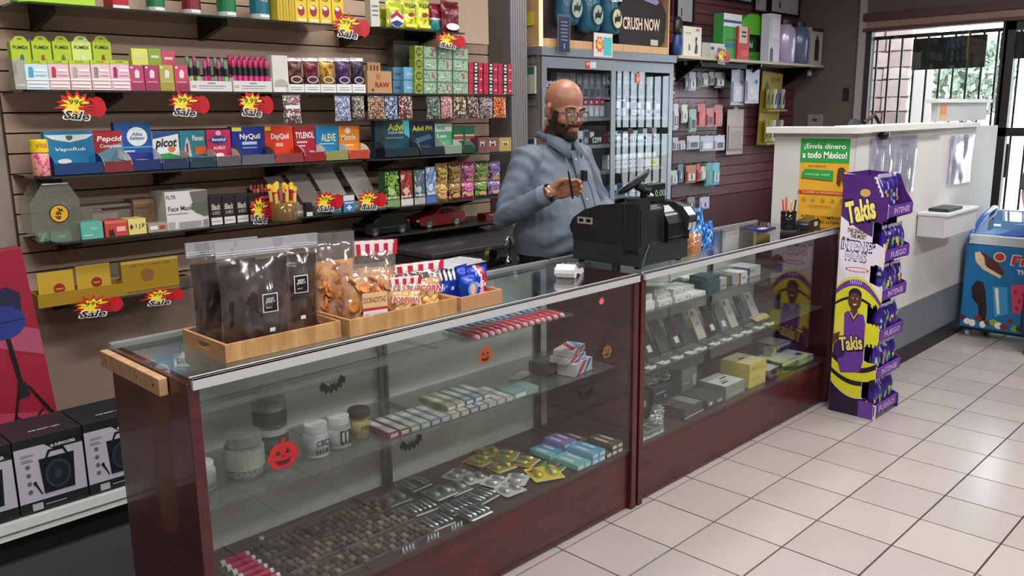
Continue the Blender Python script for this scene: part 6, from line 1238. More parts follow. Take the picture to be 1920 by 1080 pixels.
for i, (x, z, c, s, lab) in enumerate(((2.905, 1.80, '#e8694a', 'ID', 'small orange sticker note on the right cabinet door'), (2.33, 1.885, '#c8303c', 'age', 'small red and white sticker on the left door’s top rail'))):
    t = thing('door_sticker', lab, 'sticker', (x, YC-.002 if i else YC+.008, z)); MB().box(0, 0, -.02, .045, .0015, .05 if i == 0 else .03).build('sticker', mat(c, .5), t); text(t, s, .022, .01, .03, .02, TEXTW, -.001)
    if i: MB().box(.047, 0, -.015, .11, .0015, .025).build('white_label', mat('#d0d0d4', .5), t)
# side of the cabinet: wire grid, packs, note; ribbed post at the slatwall end
t = thing('ribbed_post', 'tall grey ribbed metal post at the right end of the slatwall', 'post', (1.70, 1.93, .004))
for k in range(7): MB().lathe([(.011, 0), (.011, 2.9)], (.012+.021*k, .0, 0), 10).build('rib', mat('#8e8c8e', .35, .4), t)
MB().box(0, .008, 0, .15, .19, 2.9).build('core', mat('#6c6866', .5), t)
tag(MB().box(-.0012, 0, 0, 0, .075, .085).build('sticky_note', mat('#d8cf3a', .7), None, (X0-.012, 1.90, 2.12), bevel=.0), 'yellow sticky note on the display’s left side', 'note')
t = thing('wire_grid', 'small wire grid on the cabinet’s left side holding hanging packs', 'wire grid', (X0-.004, 1.88, 1.62))
for k in range(6): MB().tube([(-.006, .045*k, 0), (-.006, .045*k, .32)], .0018, 6).build('wire', STEEL, t)
for k in range(7): MB().tube([(-.009, 0, .053*k), (-.009, .225, .053*k)], .0018, 6).build('wire', STEEL, t)
for i, (y, z, hh_, c, nm) in enumerate(((1.885, 1.70, .17, '#b8b4ac', 'white carded item with a green top'), (1.97, 1.66, .14, '#8a8680', 'grey carded item'), (1.89, 1.30, .12, '#c0bcb8', 'white striped carton'), (1.97, 1.44, .12, '#4a4644', 'dark carton'))):
    o = MB().box(-.018, 0, 0, 0, .075, hh_).build('hanging_item', mat(c, .5), None, (X0-.014, y, z)); tag(o, '%s hanging on the cabinet’s left side' % nm, 'hanging item')
    MB().box(-.0188, .004, hh_*.7, -.0182, .071, hh_*.98).build('colour_band', mat(('#3c6a5c', '#a8a49c', '#38404a', '#6a6460')[i], .5), o)
# header display on the cabinet
HB = 1.99+.0005; hw = 1.36
hd = thing('lightbox_display', 'wide wooden framed advertising display on top of the cabinet reading CRUSH NOW', 'advertising display', (1.915, YC+.0, HB))
PW = wood('#c79a6c', '#dcb488', 6, (6, 1, 1), .5)
MB().box(0, .0, 0, hw, .22, .05).build('ledge', PW, hd, bevel=.002); MB().box(-.015, .021, 0, .0, .22, .62).build('side_board', PW, hd); MB().box(hw, 0, 0, hw+.015, .22, .62).build('side_board', PW, hd)
MB().box(0, .10, .05, hw, .22, .60).build('back_board', mat('#30201f', .5), hd)
MB().box(-.016, .0, .0, .0, .02, .62).build('light_strip', mat('#ffd9a8', .5, grain=0, emit=.9), hd)
cn = MB(); 
for k, (x, zz, rot_) in enumerate(((.28, .14, .05), (.50, .11, -.0), (.72, .10, -.12))):
    R = Matrix.Translation((x, .05, zz)) @ Matrix.Rotation(rot_, 4, 'Y')
    c = MB().lathe([(.03, 0), (.075, .015), (.085, .06), (.078, .25), (.07, .34), (.05, .38)], n=24, mtx=R).build('drink_can', mat('#2c6f8c', .3, coat=.4), hd, smooth=True)
    b = MB(); b.ring(0, .11, .062, .075, -.088, 0).ring(0, .11, .050, .062, -.0885, 1).poly([(-.035, .09), (-.03, .125), (-.01, .12), (0, .15), (.012, .12), (.03, .13), (.035, .155), (.042, .14), (.034, .105), (.02, .075), (.018, .09), (-.02, .09), (-.022, .07)], -.089, 2)
    for v in range(len(b.v)): b.v[v] = tuple(R @ Vector(b.v[v]))
    b.build('round_emblem', [mat('#12303c', .4), mat('#a8c0b0' if k < 2 else '#d8d4a0', .4), mat('#15181c', .4)], c)
    o = text(c, 'Camel', 0, 0, .12, .045, TEXTW, 0, bold=.03, shear=.1); o.matrix_local = R @ Matrix.Translation((0, -.092, .24))
MB().prism([(.82, .05), (1.22, .02), (1.33, .10), (1.35, .28), (1.28, .37), (1.10, .40), (.98, .34), (.84, .36), (.78, .24)], .02, .09).build('folded_black_shirt', mat('#2a2324', .8, grain=.12), hd, bevel=.012)
o = text(hd, 'CRUSH NOW', 1.06, .20, .44, .085, mat('#f4dcc4', .5, grain=0), .018, 'lettering', 0, .02, .02)
MB().prism([(1.08, .36), (1.22, .34), (1.26, .36), (1.22, .40), (1.12, .41)], .012, .02).build('shirt_collar', mat('#8a86a8', .6), hd)
MB().rect(1.17, .06, 1.26, .10, .018).build('small_label', mat('#c8c0b0', .5), hd)
t = thing('acrylic_sign', 'clear and dark blue notice propped at the display’s left', 'notice', (2.02, YC-.03, HB-.04), rz=0); MB().box(0, 0, 0, .125, .004, .24).build('clear_sleeve', CLR, t); MB().box(.012, -.002, .01, .112, 0, .225).build('blue_card', mat('#23284c', .4), t)
b = MB(); 
for k in range(6): b.rect(.03, .19-.022*k, .095, .196-.022*k, -.0026)
b.rect(.055, .03, .068, .06, -.0026); b.build('white_lines', mat('#8a8eb0', .5), t)
t = thing('price_poster', 'small white and teal sign with a yellow burst hung on the cabinet top', 'sign', (2.40, YC-.014, 1.945)); MB().box(0, 0, 0, .20, .003, .155).build('card', mat('#e2dcd8', .5), t)
b = MB().rect(.10, .01, .19, .13, -.0008, 0).poly([(.06+.05*math.cos(a)*(1 if k % 2 else .72), .08+.06*math.sin(a)*(1 if k % 2 else .72)) for k, a in enumerate([2*PI*j/16 for j in range(16)])], -.001, 1).ring(.06, .085, .028, .034, -.0014, 2); b.build('print', [mat('#4cc0bc', .5), mat('#e8584c', .5), mat('#f0d060', .5)], t)
text(t, '79¢', .06, .085, .045, .03, mat('#b02c2c', .5, grain=0), -.0022)
# ================================================================ shelf to the right of the cabinet
RS = 1.992
t = thing('wall_shelf', 'cream wooden shelf high on the dark wall right of the cabinet', 'shelf', (3.40, 1.83, RS)); MB().box(0, 0, -.022, 2.42, .30, -.0005).build('board', mat('#c2b8a0', .5), t, bevel=.002)
for bx in (.35, 1.3, 2.2): MB().prism([(.30, -.20), (.30, -.022), (.04, -.022), (.04, -.045)], bx, bx+.02, 'x').build('bracket', BK3, t)
def on_shelf(lab, cat, u0, u1, v0, hexc, items=(), dep=.09, y=1.86, name='boxed_item', **k): return carton(lab, cat, u0, u1, v0, RS, hexc, items, y=y, dep=dep, name=name, vb=v0+70, **k)
t = thing('blue_speaker', 'blue oval speaker hanging pack at the cabinet’s right edge', 'speaker', (3.40, 1.86, RS))
o = MB().lathe([(.001, 0), (.035, .0), (.062, .03), (.068, .08), (.055, .14), (.03, .17), (.001, .175)], n=22, mtx=Matrix.Translation((.06, .03, 0)) @ Matrix.Diagonal((.8, .5, 1, 1))).build('blue_body', mat('#2b4384', .4), t, smooth=True)
MB().lathe([(.001, 0), (.05, .0), (.058, .04), (.055, .10), (.03, .13), (.001, .132)], n=20, mtx=Matrix.Translation((.06, .03, .155)) @ Matrix.Diagonal((.85, .5, 1, 1))).build('black_top', BK2, t, smooth=True)
on_shelf('white box with two small dark gadgets printed on it', 'box', 1281, 1315, 50, '#e2ded2', [('p', [(.28, .2), (.38, .2), (.36, .4), (.3, .42)], '#6a6a6a'), ('p', [(.62, .1), (.78, .1), (.8, .35), (.72, .5), (.78, .62), (.7, .68), (.64, .6), (.68, .45)], '#3c4048'), ('r', .1, .75, .4, .8, '#b8b4ac'), ('r', .68, .86, .86, .94, '#c8806a')])
on_shelf('small white and grey camera box', 'box', 1316, 1360, 81, '#b8b4ae', [('r', .35, 0, 1, 1, '#cfcfd0'), ('p', [(.62, .4), (.95, .3), (.97, .6), (.64, .75)], '#5a6a80'), ('e', .42, .65, .07, .12, '#4a4a4a')], dep=.07)
sale_sign('tiny orange starburst tag hanging at the edge of the cream shelf', 1343, 1369, 92, 122, 1.812, i=31)
on_shelf('green and white phone kit box with blue top stripe', 'box', 1356, 1390, 26, '#3f9c4c', [('r', 0, .72, 1, 1, '#e8eaee'), ('r', 0, .80, 1, .86, '#3a5a9c'), ('r', .15, .4, .9, .45, '#2c7a38'), ('r', .1, .25, .9, .35, '#2a6a8a')])
on_shelf('red box with white numbers in front of the green display', 'box', 1383, 1405, 50, '#c02c34', [('r', .1, .5, .8, 1, '#d8c8b8'), ('r', .3, .8, .7, .86, '#2a2a2a'), ('r', .3, .68, .7, .74, '#2a2a2a'), ('r', .2, .1, .9, .3, '#e0404c')], y=1.84, dep=.05)
g = thing('green_display', 'bright green domed display stand lettered World', 'display', (at(1384, 60, y=1.965).x, 1.965, RS))
gw = at(1440, 60, y=1.965).x-at(1384, 60, y=1.965).x
MB().box(.0, .0, 0, gw, .12, .085).build('base', mat('#3c8f2c', .45), g, bevel=.002); MB().box(.06, .05, .085, gw-.1, .12, .26).build('back', mat('#1f5a2a', .45), g)
MB().prism([(-.02, .235), (gw-.02, .235), (gw-.03, .30), (gw*.82, .36), (gw*.6, .395), (gw*.35, .39), (gw*.14, .34), (.02, .28)], .0, .10).build('dome', mat('#5fc22a', .4), g, bevel=.006)
text(g, 'World', gw*.45, .15, gw*.42, .05, TEXTW, .048, bold=.02); text(g, 'TALK PLAN', gw*.55, .045, gw*.5, .025, mat('#1c4a1c', .5, grain=0), -.001); MB().box(gw-.04, -.002, .13, gw+.06, .0, .22).build('pale_flag', mat('#a8c8a8', .5), g)
on_shelf('bright white bottle box left of the pale tumbler', 'box', 1443, 1463, 26, '#dcd8ea', [('p', [(.1, 0), (.4, 0), (.4, .25), (.25, .32), (.1, .25)], '#3a3848'), ('r', .2, .5, .9, .9, '#ece8f4')], dep=.08)
def flask(lab, u0, u1, v0, c, y=1.87):
    x0, x1 = span(u0, u1, v0+60, y); w_ = x1-x0; h = at((u0+u1)/2, v0, y=y).z-RS; t = thing('tumbler', lab, 'bottle', ((x0+x1)/2, y+.05, RS))
    MB().lathe([(w_*.33, 0), (w_*.36, .006), (w_*.38, h*.6), (w_*.34, h*.78), (w_*.22, h*.88), (w_*.20, h*.9)], n=22).build('bottle_body', mat(c, .25, .3), t, smooth=True)
    MB().lathe([(w_*.24, h*.89), (w_*.24, h*.985), (w_*.18, h)], n=18).build('cap', BK2, t); return t
flask('pale lilac steel bottle on the cream shelf', 1463, 1492, 36, '#cfc4e0'); flask('silver blue steel bottle beside the lilac one', 1492, 1517, 40, '#6f7c98')
on_shelf('white box printed with a dark bottle, last on the cream shelf', 'box', 1521, 1542, 52, '#b8b4b4', [('r', .0, .9, 1, 1, '#3a3438'), ('r', .32, .12, .68, .68, '#2c282c'), ('r', .42, .68, .58, .78, '#2c282c'), ('r', .7, .2, .9, .8, '#c8c4c4')])
# framed certificates above
for i, (x0, x1, z0, lab) in enumerate(((3.50, 3.70, 2.32, 'dark framed paper above the display’s right end'), (3.76, 4.02, 2.27, 'black framed certificate above the white box'), (4.10, 4.95, 2.50, 'wide dark framed certificate near the top edge'), (4.98, 5.22, 2.44, 'framed paper with a lilac mark beside the wide certificate'), (5.27, 5.84, 2.45, 'large white framed notice close to the room corner'))):
    t = thing('picture_frame', lab, 'framed paper', (x0, YW-.024, z0)); fw, fh = x1-x0, 2.85-z0
    MB().box(0, 0, 0, fw, .02, .02).box(0, 0, fh-.02, fw, .02, fh).box(0, 0, .02, .02, .02, fh-.02).box(fw-.02, 0, .02, fw, .02, fh-.02).build('frame', mat('#1e1416', .4), t)
    MB().box(.02, .010, .02, fw-.02, .018, fh-.02).build('paper', mat(('#c8c6ca', '#b8bac2', '#bab4b4', '#b8b0bc', '#c0bcc2')[i], .5), t)
    MB().rect(fw*.3, .06, fw*.36, .12, .0095).build('small_mark', mat('#4a4850', .5), t)
tag(MB().box(0, 0, 0, .70, .22, .035).build('shadow_lip', mat('#201a1c', .6), None, (3.80, 1.89, 1.925)), 'dark slat rail fixed under the cream shelf', 'rail')  # dark solid strip, stands in for the shade below the shelf board
# hooks with hanging accessories
def hang(lab, u0, u1, v0, v1, c, items=(), y=2.03, d=.02, hook=True, name='hanging_pack', matl=None):
    a = at(u0, (v0+v1)/2, y=y).x; b_ = at(u1, (v0+v1)/2, y=y).x; z0 = at((u0+u1)/2, v1, y=y).z; z1 = at((u0+u1)/2, v0, y=y).z; w_, h = b_-a-.004, z1-z0
    o = MB().prism([(0, 0), (w_, 0), (w_, h*.94), (w_*.62, h*.94), (w_*.6, h), (w_*.4, h), (w_*.38, h*.94), (0, h*.94)], 0, .003).box(w_*.08, -.010, h*.08, w_*.92, 0, h*.62).build(name, matl or mat(c, .35, grain=.06), None, (a, y, z0)); tag(o, lab, 'accessory')
    deco(o, w_, h, items, y=-.0105)
    if hook: MB().tube([(w_/2, -.03, h*.985), (w_/2, 2.098-y, h*.97)], .0028, 6).tube([(w_/2, -.03, h*.985), (w_/2, -.034, h*.985+.02)], .0028, 6).build('hook', STEEL, o)
    return o
HG = [(1282, 1291, 131, 170, '#2a262a', 'black slim'), (1292, 1305, 133, 170, '#b4b4cc', 'white and violet cable'), (1306, 1315, 133, 166, '#5a5456', 'grey'), (1316, 1328, 135, 163, '#a8a29c', 'pale grey card'), (1329, 1339, 133, 160, '#8a8488', 'lilac grey'), (1340, 1360, 134, 165, '#5f5a5c', 'dark charger'),
      (1262, 1272, 192, 243, '#c4c4d4', 'long white'), (1278, 1289, 194, 230, '#c8d0c0', 'pale green backed'), (1292, 1306, 202, 247, '#7fa89c', 'teal cable'), (1308, 1323, 192, 238, '#b8202c', 'bright red, left'), (1324, 1338, 200, 238, '#b8444a', 'red and white cable'), (1339, 1355, 194, 237, '#b0242e', 'red, right'),
      (1261, 1272, 256, 282, '#a8a8b4', 'small white gadget'), (1273, 1285, 262, 281, '#9a9aa4', 'pale square'), (1288, 1312, 253, 280, '#b4b2bc', 'white charger box'), (1313, 1338, 253, 283, '#a8a8b8', 'white adapter with dark plug'), (1339, 1359, 252, 282, '#b8b6cc', 'pale lilac box'),
      (1258, 1270, 318, 346, '#b8bcc0', 'white with a black plug'), (1271, 1281, 306, 342, '#4a6a84', 'steel blue'), (1286, 1305, 308, 343, '#a85a34', 'orange brown'), (1306, 1313, 305, 340, '#b82c34', 'narrow red'), (1314, 1323, 310, 338, '#c8b89c', 'cream with black earphone'), (1322, 1336, 303, 348, '#1f8f94', 'deep teal'), (1336, 1349, 303, 346, '#4cb0bc', 'light turquoise'),
      (1289, 1303, 368, 392, '#8a8a98', 'grey low'), (1312, 1330, 368, 392, '#c0c4e0', 'white with a dark earphone')]
for i, (a, b_, v0, v1, c, nm) in enumerate(HG):
    hang('%s accessory pack on a hook right of the cabinet' % nm, a, b_, v0, v1, c, [('r', .2, .15, .8, .5, '#d8d8dc' if i % 2 else '#4a4a52'), ('p', [(.4, .2), (.6, .2), (.55, .5), (.42, .48)], '#2a2a32' if i % 3 else '#e0e0e4')] if i not in (9, 11, 22) else [('p', [(.35, .1), (.5, .1), (.7, .6), (.55, .6)], '#c88a78')])
t = thing('slat_panel', 'grey slotted backing panel behind the hooked accessories', 'panel', (3.74, 2.099, .88))
for k in range(8): MB().box(0, 0, .135*k, .66, .03, .135*k+.128).build('panel_board', mat('#8a7c84' if k > 3 else '#62484e', .5), t)
for i, (u, v) in enumerate(((1287, 118), (1299, 117), (1313, 117))): hang('tiny white tag under the cream shelf, %s from the left' % ORD[i], u-4, u+5, v-6, v+4, '#b0a8b4', y=2.0, d=.003, hook=False, name='shelf_tag')
t = thing('keychain_strip', 'strip of bronze skull shaped trinkets hanging beside the right cabinet door', 'trinkets', (3.50, 1.95, 1.58))
for k in range(9): b = MB().ell((.004*(k % 2), 0, .035*k), (.022, .012, .018), 10, 7).ell((-.012, -.008, .035*k+.004), (.006, .006, .006), 6, 4).build('trinket', mat(('#8a7660', '#b8ac98', '#6a5a48')[k % 3], .35, .4), t, smooth=True)
MB().tube([(0, .004, 0), (0, .004, .40)], .002, 6).build('strap', BK3, t)
# long hanging plastic sleeves
SLV = glass('#e8e8f0', 1.8, body='#a8a6b8', bodyw=.5, rough=.15)
for i, (a, b_, v0, v1, c, lab) in enumerate(((1371, 1396, 127, 197, '#9a9ab0', 'long clear sleeve with dark clips, left of two'), (1398, 1424, 126, 194, '#a8a8bc', 'long clear sleeve catching the light, right of two'), (1363, 1394, 200, 289, '#a8968e', 'tall hanging sheet with red border and grey text'))):
    o = hang(lab, a, b_, v0, v1, c, [('r', .15, .1, .85, .5, '#c8c6d4' if i < 2 else '#9a8e8c'), ('r', .6, .55, .8, .65, '#3a3850') if i < 2 else ('r', .1, .08, .9, .12, '#a85a50'), ('r', .3, .3, .5, .4, '#dcdce8') if i < 2 else ('r', .1, .55, .9, .58, '#b87a6a')], y=1.98-.03*i if i < 2 else 2.06, name='plastic_sleeve', hook=True)
# yellow wire rack of carded knives
yr = thing('yellow_rack', 'yellow card rack with two rows of hanging blades', 'rack', (5.03, 2.0, 1.27)); YM = mat('#a8922c', .5)
MB().prism([(0, 0), (.36, .02), (.42, .64), (.04, .66)], .05, .06).build('backing_card', YM, yr); MB().box(.02, -.03, 0, .36, .06, .02).box(.03, -.03, .30, .38, .06, .315).build('tray', YM, yr)
MB().prism([(.08, .50), (.13, .57), (.17, .50), (.125, .42)], .047, .0495).build('green_emblem', mat('#2c6a2c', .4), yr); text(yr, '$3.99', .28, .58, .16, .05, mat('#4a2c14', .5, grain=0), .048)
for r in range(2):
    for c in range(5): o = MB().box(.04+.065*c, .0-.004*c, .025+.30*r, .092+.065*c, .012-.004*c, .22+.28*r).build('carded_blade', mat(('#8a8430', '#a89c3c', '#cfcfd4', '#6a6a78', '#b8b4a8')[c], .35), yr); MB().prism([(.055+.065*c, .06+.30*r), (.070+.065*c, .06+.30*r), (.082+.065*c, .17+.29*r), (.066+.065*c, .16+.29*r)], -.004-.004*c, -.001-.004*c).build('blade', mat('#3a3c58', .3, .5), o)
MB().tube([(.10, .09, .70), (.5, .02, .72), (.78, .10, .71)], .003, 6).build('hanger_wire', mat('#8a7a60', .4), yr)
tag(MB().box(0, 0, 0, .045, .02, .05).build('wall_tag', mat('#d8d8da', .5), None, (5.78, 1.95, 1.90)), 'tiny white tag hanging at the shelf’s right bracket', 'tag')
t = thing('thermostat', 'small white wall panel on the taupe side wall', 'wall panel', (XW-.025, 1.83, 1.38)); MB().box(0, 0, 0, .025, .15, .155).build('case', mat('#9a928e', .5), t, bevel=.003); MB().box(-.001, .05, .09, 0, .10, .115).build('display', mat('#4a3e3c', .4), t)
t = thing('wall_socket', 'dark switch box beside the window post', 'switch', (XW-.02, 1.595, 1.66)); MB().box(0, 0, 0, .02, .05, .115).build('plate', mat('#241c1c', .5), t, bevel=.002); MB().box(-.004, .015, .04, 0, .035, .075).build('rocker', mat('#3a3030', .4), t)
# office chair behind
t = thing('office_chair', 'dark grey swivel chair behind the far counter', 'chair', (4.05, 1.25, .004), math.radians(140))
MB().prism([(-.24, -.22), (.24, -.22), (.26, .0), (.22, .24), (-.22, .24), (-.26, 0)], .44, .51, 'z').build('seat', mat('#22252b', .7), t, bevel=.02)
b = MB(); loft(b, [(0, .26, .56, .20, .035), (0, .28, .70, .25, .04), (0, .31, .88, .25, .04), (0, .33, 1.00, .20, .035), (0, .33, 1.04, .12, .02)]); b.build('backrest', mat('#2b2f38', .6), t, smooth=True)
MB().tube([(0, .20, .47), (0, .30, .52), (0, .30, .70)], .02, 8).build('back_bar', BK3, t); MB().lathe([(.025, .08), (.025, .44)], n=12).build('gas_column', BK3, t)
for k in range(5):
    a = 2*PI*k/5; o = MB().tube([(0, 0, .09), (.27*math.cos(a), .27*math.sin(a), .07)], [.022, .015], 8).build('base_arm', BK3, t); MB().lathe([(.024, -.012), (.024, .012)], n=12, mtx=Matrix.Translation((.27*math.cos(a), .27*math.sin(a), .025)) @ Matrix.Rotation(PI/2, 4, 'X')).build('castor', BK3, o)
for s in (-1, 1): MB().tube([(s*.24, .12, .48), (s*.29, .10, .62), (s*.29, -.12, .64)], .016, 8).build('armrest', BK3, t)
# ================================================================ white service desk
DW = mat('#c9c8c3', .5, grain=.02, scale=3); DWL = mat('#d4d3ce', .45, grain=.02, scale=3); HD = 1.45
d = thing('service_desk', 'tall white service desk wall with grey band and black kick board', 'desk', (2.27, 0, 0)); dl = 2.50
MB().box(0, 0.004, .0, .07, .43, HD).build('end_wall', DW, d); MB().box(.0705, .0, .37, dl, .10, HD).build('front_wall', DW, d)
MB().box(.0705, -.006, .105, dl, .10, .3695).build('grey_band', mat('#6a6e76', .45), d); MB().box(.0705, -.012, 0, dl, .10, .1045).build('kick_board', mat('#1a191b', .5), d)
MB().box(-.05, -.05, HD+.0005, .14, .46, HD+.035).build('end_ledge', DWL, d, bevel=.003); MB().box(.1405, -.05, HD+.003, 1.30, .16, HD+.038).build('front_ledge', DWL, d, bevel=.003); MB().box(1.3005, -.03, HD+.0, 2.0, .16, HD+.03).build('front_ledge', DWL, d, bevel=.003)
MB().box(.0705, .101, .72, dl, .60, .75).build('inner_worktop', DW, d)
MB().box(1.20, .02, HD+.0385, 1.29, .12, HD+.12).build('upper_box', mat('#bcbbb8', .5), d) if 0 else None
t = thing('partition_box', 'raised white box end on the desk with an orange and yellow sticker', 'partition', (3.68, .03, HD+.039)); MB().box(0, .03, 0, 1.0, .07, .12).build('panel', mat('#b0afac', .5), t); MB().box(-.04, .01, .1205, 1.05, .09, .145).build('top_board', DWL, t, bevel=.002)
MB().box(.055, .028, .045, .16, .03, .115).build('orange_sticker', mat('#c8743c', .5), t); MB().box(.055, .0278, .02, .16, .03, .0445).build('yellow_sticker', mat('#c8a83c', .5), t)
# poster on the end wall (faces the glass counters)
P0, P1 = .274, .002
po = thing('poster', 'green and yellow Spanish money transfer poster on the desk’s end wall', 'poster', (2.2685, P0, .90), -PI/2); pw, ph = P0-P1, .525
MB().box(0, 0, 0, pw, .0012, ph).build('sheet', mat('#e0a92c', .5), po)
deco(po, pw, ph, [('r', 0, .755, 1, 1, '#2f9a44'), mtext('¡Envía dinero', .5, .915, .84, .065, bo=.01), mtext('a todo México!', .5, .835, .90, .07, bo=.02), ('p', [(.05, .60), (.7, .58), (.7, .68), (.12, .69), (.05, .65)], '#2f9a44'), ('p', [(.04, .59), (.7, .57), (.7, .58), (.04, .6)], '#8a4a24'), mtext('recarga aquí', .38, .635, .5, .03, '#a8e0a8'), mtext('¡Los mejores!', .36, .72, .36, .02, '#5a3a10'),
                  ('e', .86, .68, .075, .035, '#4a3a30'), ('p', [(.78, .66), (.94, .66), (.97, .54), (.92, .52), (.88, .60), (.84, .52), (.78, .55)], '#5a3426'), ('r', 0, .435, 1, .47, '#c8401e'), mtext('LUNES A DOMINGO', .5, .452, .8, .018, '#f0c8a0'),
                  ('e', .12, .38, .035, .018, '#c88a20'), ('e', .32, .38, .035, .018, '#c88a20'), ('e', .52, .38, .035, .018, '#c88a20'), ('e', .72, .38, .035, .018, '#c88a20'), ('e', .9, .38, .035, .018, '#c88a20'), ('r', .25, .31, .7, .318, '#b07a20'), mtext('PUEDES Y COMPRAS', .5, .20, .8, .03, '#2a1c08'), mtext('EN EL MISMO LUGAR', .5, .155, .8, .03, '#2a1c08')])
# papers in sleeves on the front wall
def wall_paper(lab, x, z, w_, h, lines=True):
    t = thing('taped_paper', lab, 'paper', (x, -.0025, z)); MB().box(0, 0, 0, w_, .001, h).build('sheet', mat('#c6c6ce', .5), t)
    pillow(w_*1.06, h*1.04, .012, int(x*100), flat_top=.02).build('plastic_sleeve', glass('#f0f0f6', 2.2, body='#e0e0ec', bodyw=.16, rough=.1), t, smooth=True, loc=(w_/2, -.011, -.01))
    b = MB(); b.rect(w_*.25, h*.80, w_*.75, h*.86, -.0012)
    for k in range(8): b.rect(w_*.1, h*(.68-.07*k), w_*(.9 if k % 3 else .6), h*(.69-.07*k), -.0012)
    if lines: o = b.build('printed_lines', mat('#8a8a96', .5), t); o['kind'] = 'stuff'
wall_paper('printed sheet taped on the white desk, left of the pair above the snack stand', 2.52, 1.10, .30, .32); wall_paper('printed sheet taped on the white desk, right of the pair above the snack stand', 2.84, 1.10, .32, .32); wall_paper('crinkled plastic sleeve taped on the desk near the freezer', 3.78, 1.09, .42, .31, False)
tag(MB().lathe([(.02, -.03), (.026, -.01), (.026, .02), (.015, .03)], n=14, mtx=Matrix.Rotation(PI/2, 4, 'Y')).build('desk_camera', BK3, None, (2.62, -.03, 1.435), smooth=True), 'small black cylinder gadget under the desk ledge', 'gadget')
t = thing('wall_tray', 'white plastic box shelf fixed on the desk front', 'shelf box', (3.30, -.17, .80)); MB().box(0, 0, .0, .58, .165, .13).build('box_body', mat('#c6c6c8', .4), t, bevel=.004); MB().box(-.01, -.01, .131, .59, .165, .15).build('top_plate', mat('#d2d2d4', .4), t, bevel=.003)
tag(MB().box(0, 0, 0, .26, .12, .02).build('black_tablet', BK2, None, (3.38, -.155, .951), bevel=.004), 'flat black device lying on the white box shelf', 'device')
t = thing('black_bag', 'black bag and cap top showing above the desk ledge', 'bag', (3.28, .42, .7505)); b = MB(); b.ell((0, 0, .38), (.20, .13, .39), 20, 12); b.ell((.22, -.05, .36), (.14, .10, .37), 16, 10); remeshed(b, 'bag_body', mat('#1a171a', .6), t, .012, 2, lambda c: .02*noise.noise(c*9)); MB().tube([(.05, -.04, .74), (.16, -.06, .79), (.28, -.05, .73)], .012, 8).build('bag_strap', mat('#3a2c2c', .5), t)
# ================================================================ snack stand with the printed side
TX = 2.093; PUR = mat('#4a1f6e', .4, grain=.05); PURL = mat('#6a3498', .4)
ts = thing('snack_stand', 'purple and yellow cardboard floor display lettered Takis', 'display stand', (TX, -.05, 0), -PI/2)
LZ = [.02, .22, .42, .63, .83, 1.05]
side = [(0, 0), (.245, 0), (.245, .075)]
for i in range(1, 6): side += [(.165, LZ[i-1]+.085), (.165, LZ[i]-.03), (.235, LZ[i]-.005), (.235, LZ[i]+.06)]
side += [(.20, 1.16), (.165, 1.245), (0, 1.26)]
MB().prism(side, 0, .005).build('side_panel', mat('#dcd4dc', .45), ts); MB().prism(side, .30, .305).build('side_panel', PUR, ts); MB().box(0, .005, 0, .006, .30, 1.26).build('back_panel', PUR, ts)
for i, z in enumerate(LZ):
    MB().box(.0065, .0055, z, .232, .2995, z+.005).build('tray_floor', PUR, ts)
    lp = MB().box(.233, .0, z, .240, .305, z+.055).build('tray_lip', mat('#5d2c86', .4), ts, bevel=.001)
    tx_ = text(lp, 'INTENSE' if i % 2 else 'FUEGO', 0, 0, .2, .03, mat('#c8a8e0', .5, grain=0), 0, bold=.02); tx_.matrix_local = Matrix.Translation((.2415, .155, z+.028)) @ Matrix.Rotation(PI/2, 4, 'Z')
# printed artwork on the side: local x 0..0.235, z 0..1.255
b = MB(); C = ['#4a1f6e', '#ddd6e2', '#d7d32a', '#241030', '#3c1f58', '#6a3a9a', '#5c3828', '#e8d24a', '#c83c3c', '#2a1436', '#b98a66']
ms = [mat(c, .42, grain=.03) for c in C]
def clipx(z):
    for i in range(1, 6):
        if LZ[i-1]+.08 < z < LZ[i]-.028: return .163
    return .232
def band(z0, z1, m, y, fn0=None, fn1=None, n=24):
    for k in range(n):
        x0_, x1_ = .232*k/n, .232*(k+1)/n; a0 = (fn0 or (lambda x: z0))(x0_), (fn0 or (lambda x: z0))(x1_); a1 = (fn1 or (lambda x: z1))(x0_), (fn1 or (lambda x: z1))(x1_)
        zc = (a0[0]+a1[0])/2
        if a1[0]-a0[0] < .002: continue
        # split vertically so that the notches of the board stay clear
        st = max(1, int((a1[0]-a0[0])/.02))
        for q in range(st):
            l0, l1 = a0[0]+(a1[0]-a0[0])*q/st, a0[0]+(a1[0]-a0[0])*(q+1)/st; r0, r1 = a0[1]+(a1[1]-a0[1])*q/st, a0[1]+(a1[1]-a0[1])*(q+1)/st
            if x1_ > clipx((l0+l1)/2)+.003 or (l1 > 1.165 and x1_ > .20-(l1-1.16)*.4): continue
            b.add([(x0_, y, l0), (x1_, y, r0), (x1_, y, r1), (x0_, y, l1)], [(0, 1, 2, 3)], m)
band(1.0, 1.255, 0, -.0006, lambda x: 1.03-.12*(x/.232)+.5*(x/.232-.5)**2*.1)
band(.6, 1.03, 1, -.0004, lambda x: .62, lambda x: 1.035-.12*(x/.232))
arc = lambda x, c, k: c-k*((x-.10)/.12)**2
band(.30, .80, 2, -.0008, lambda x: .30, lambda x: arc(x, .74, .09)); band(.66, .72, 5, -.0012, lambda x: arc(x, .69, .08), lambda x: arc(x, .725, .09)); band(.6, .7, 3, -.0012, lambda x: arc(x, .62, .06), lambda x: arc(x, .635, .06))
low = lambda x, c, k: c+k*((x-.13)/.13)**2
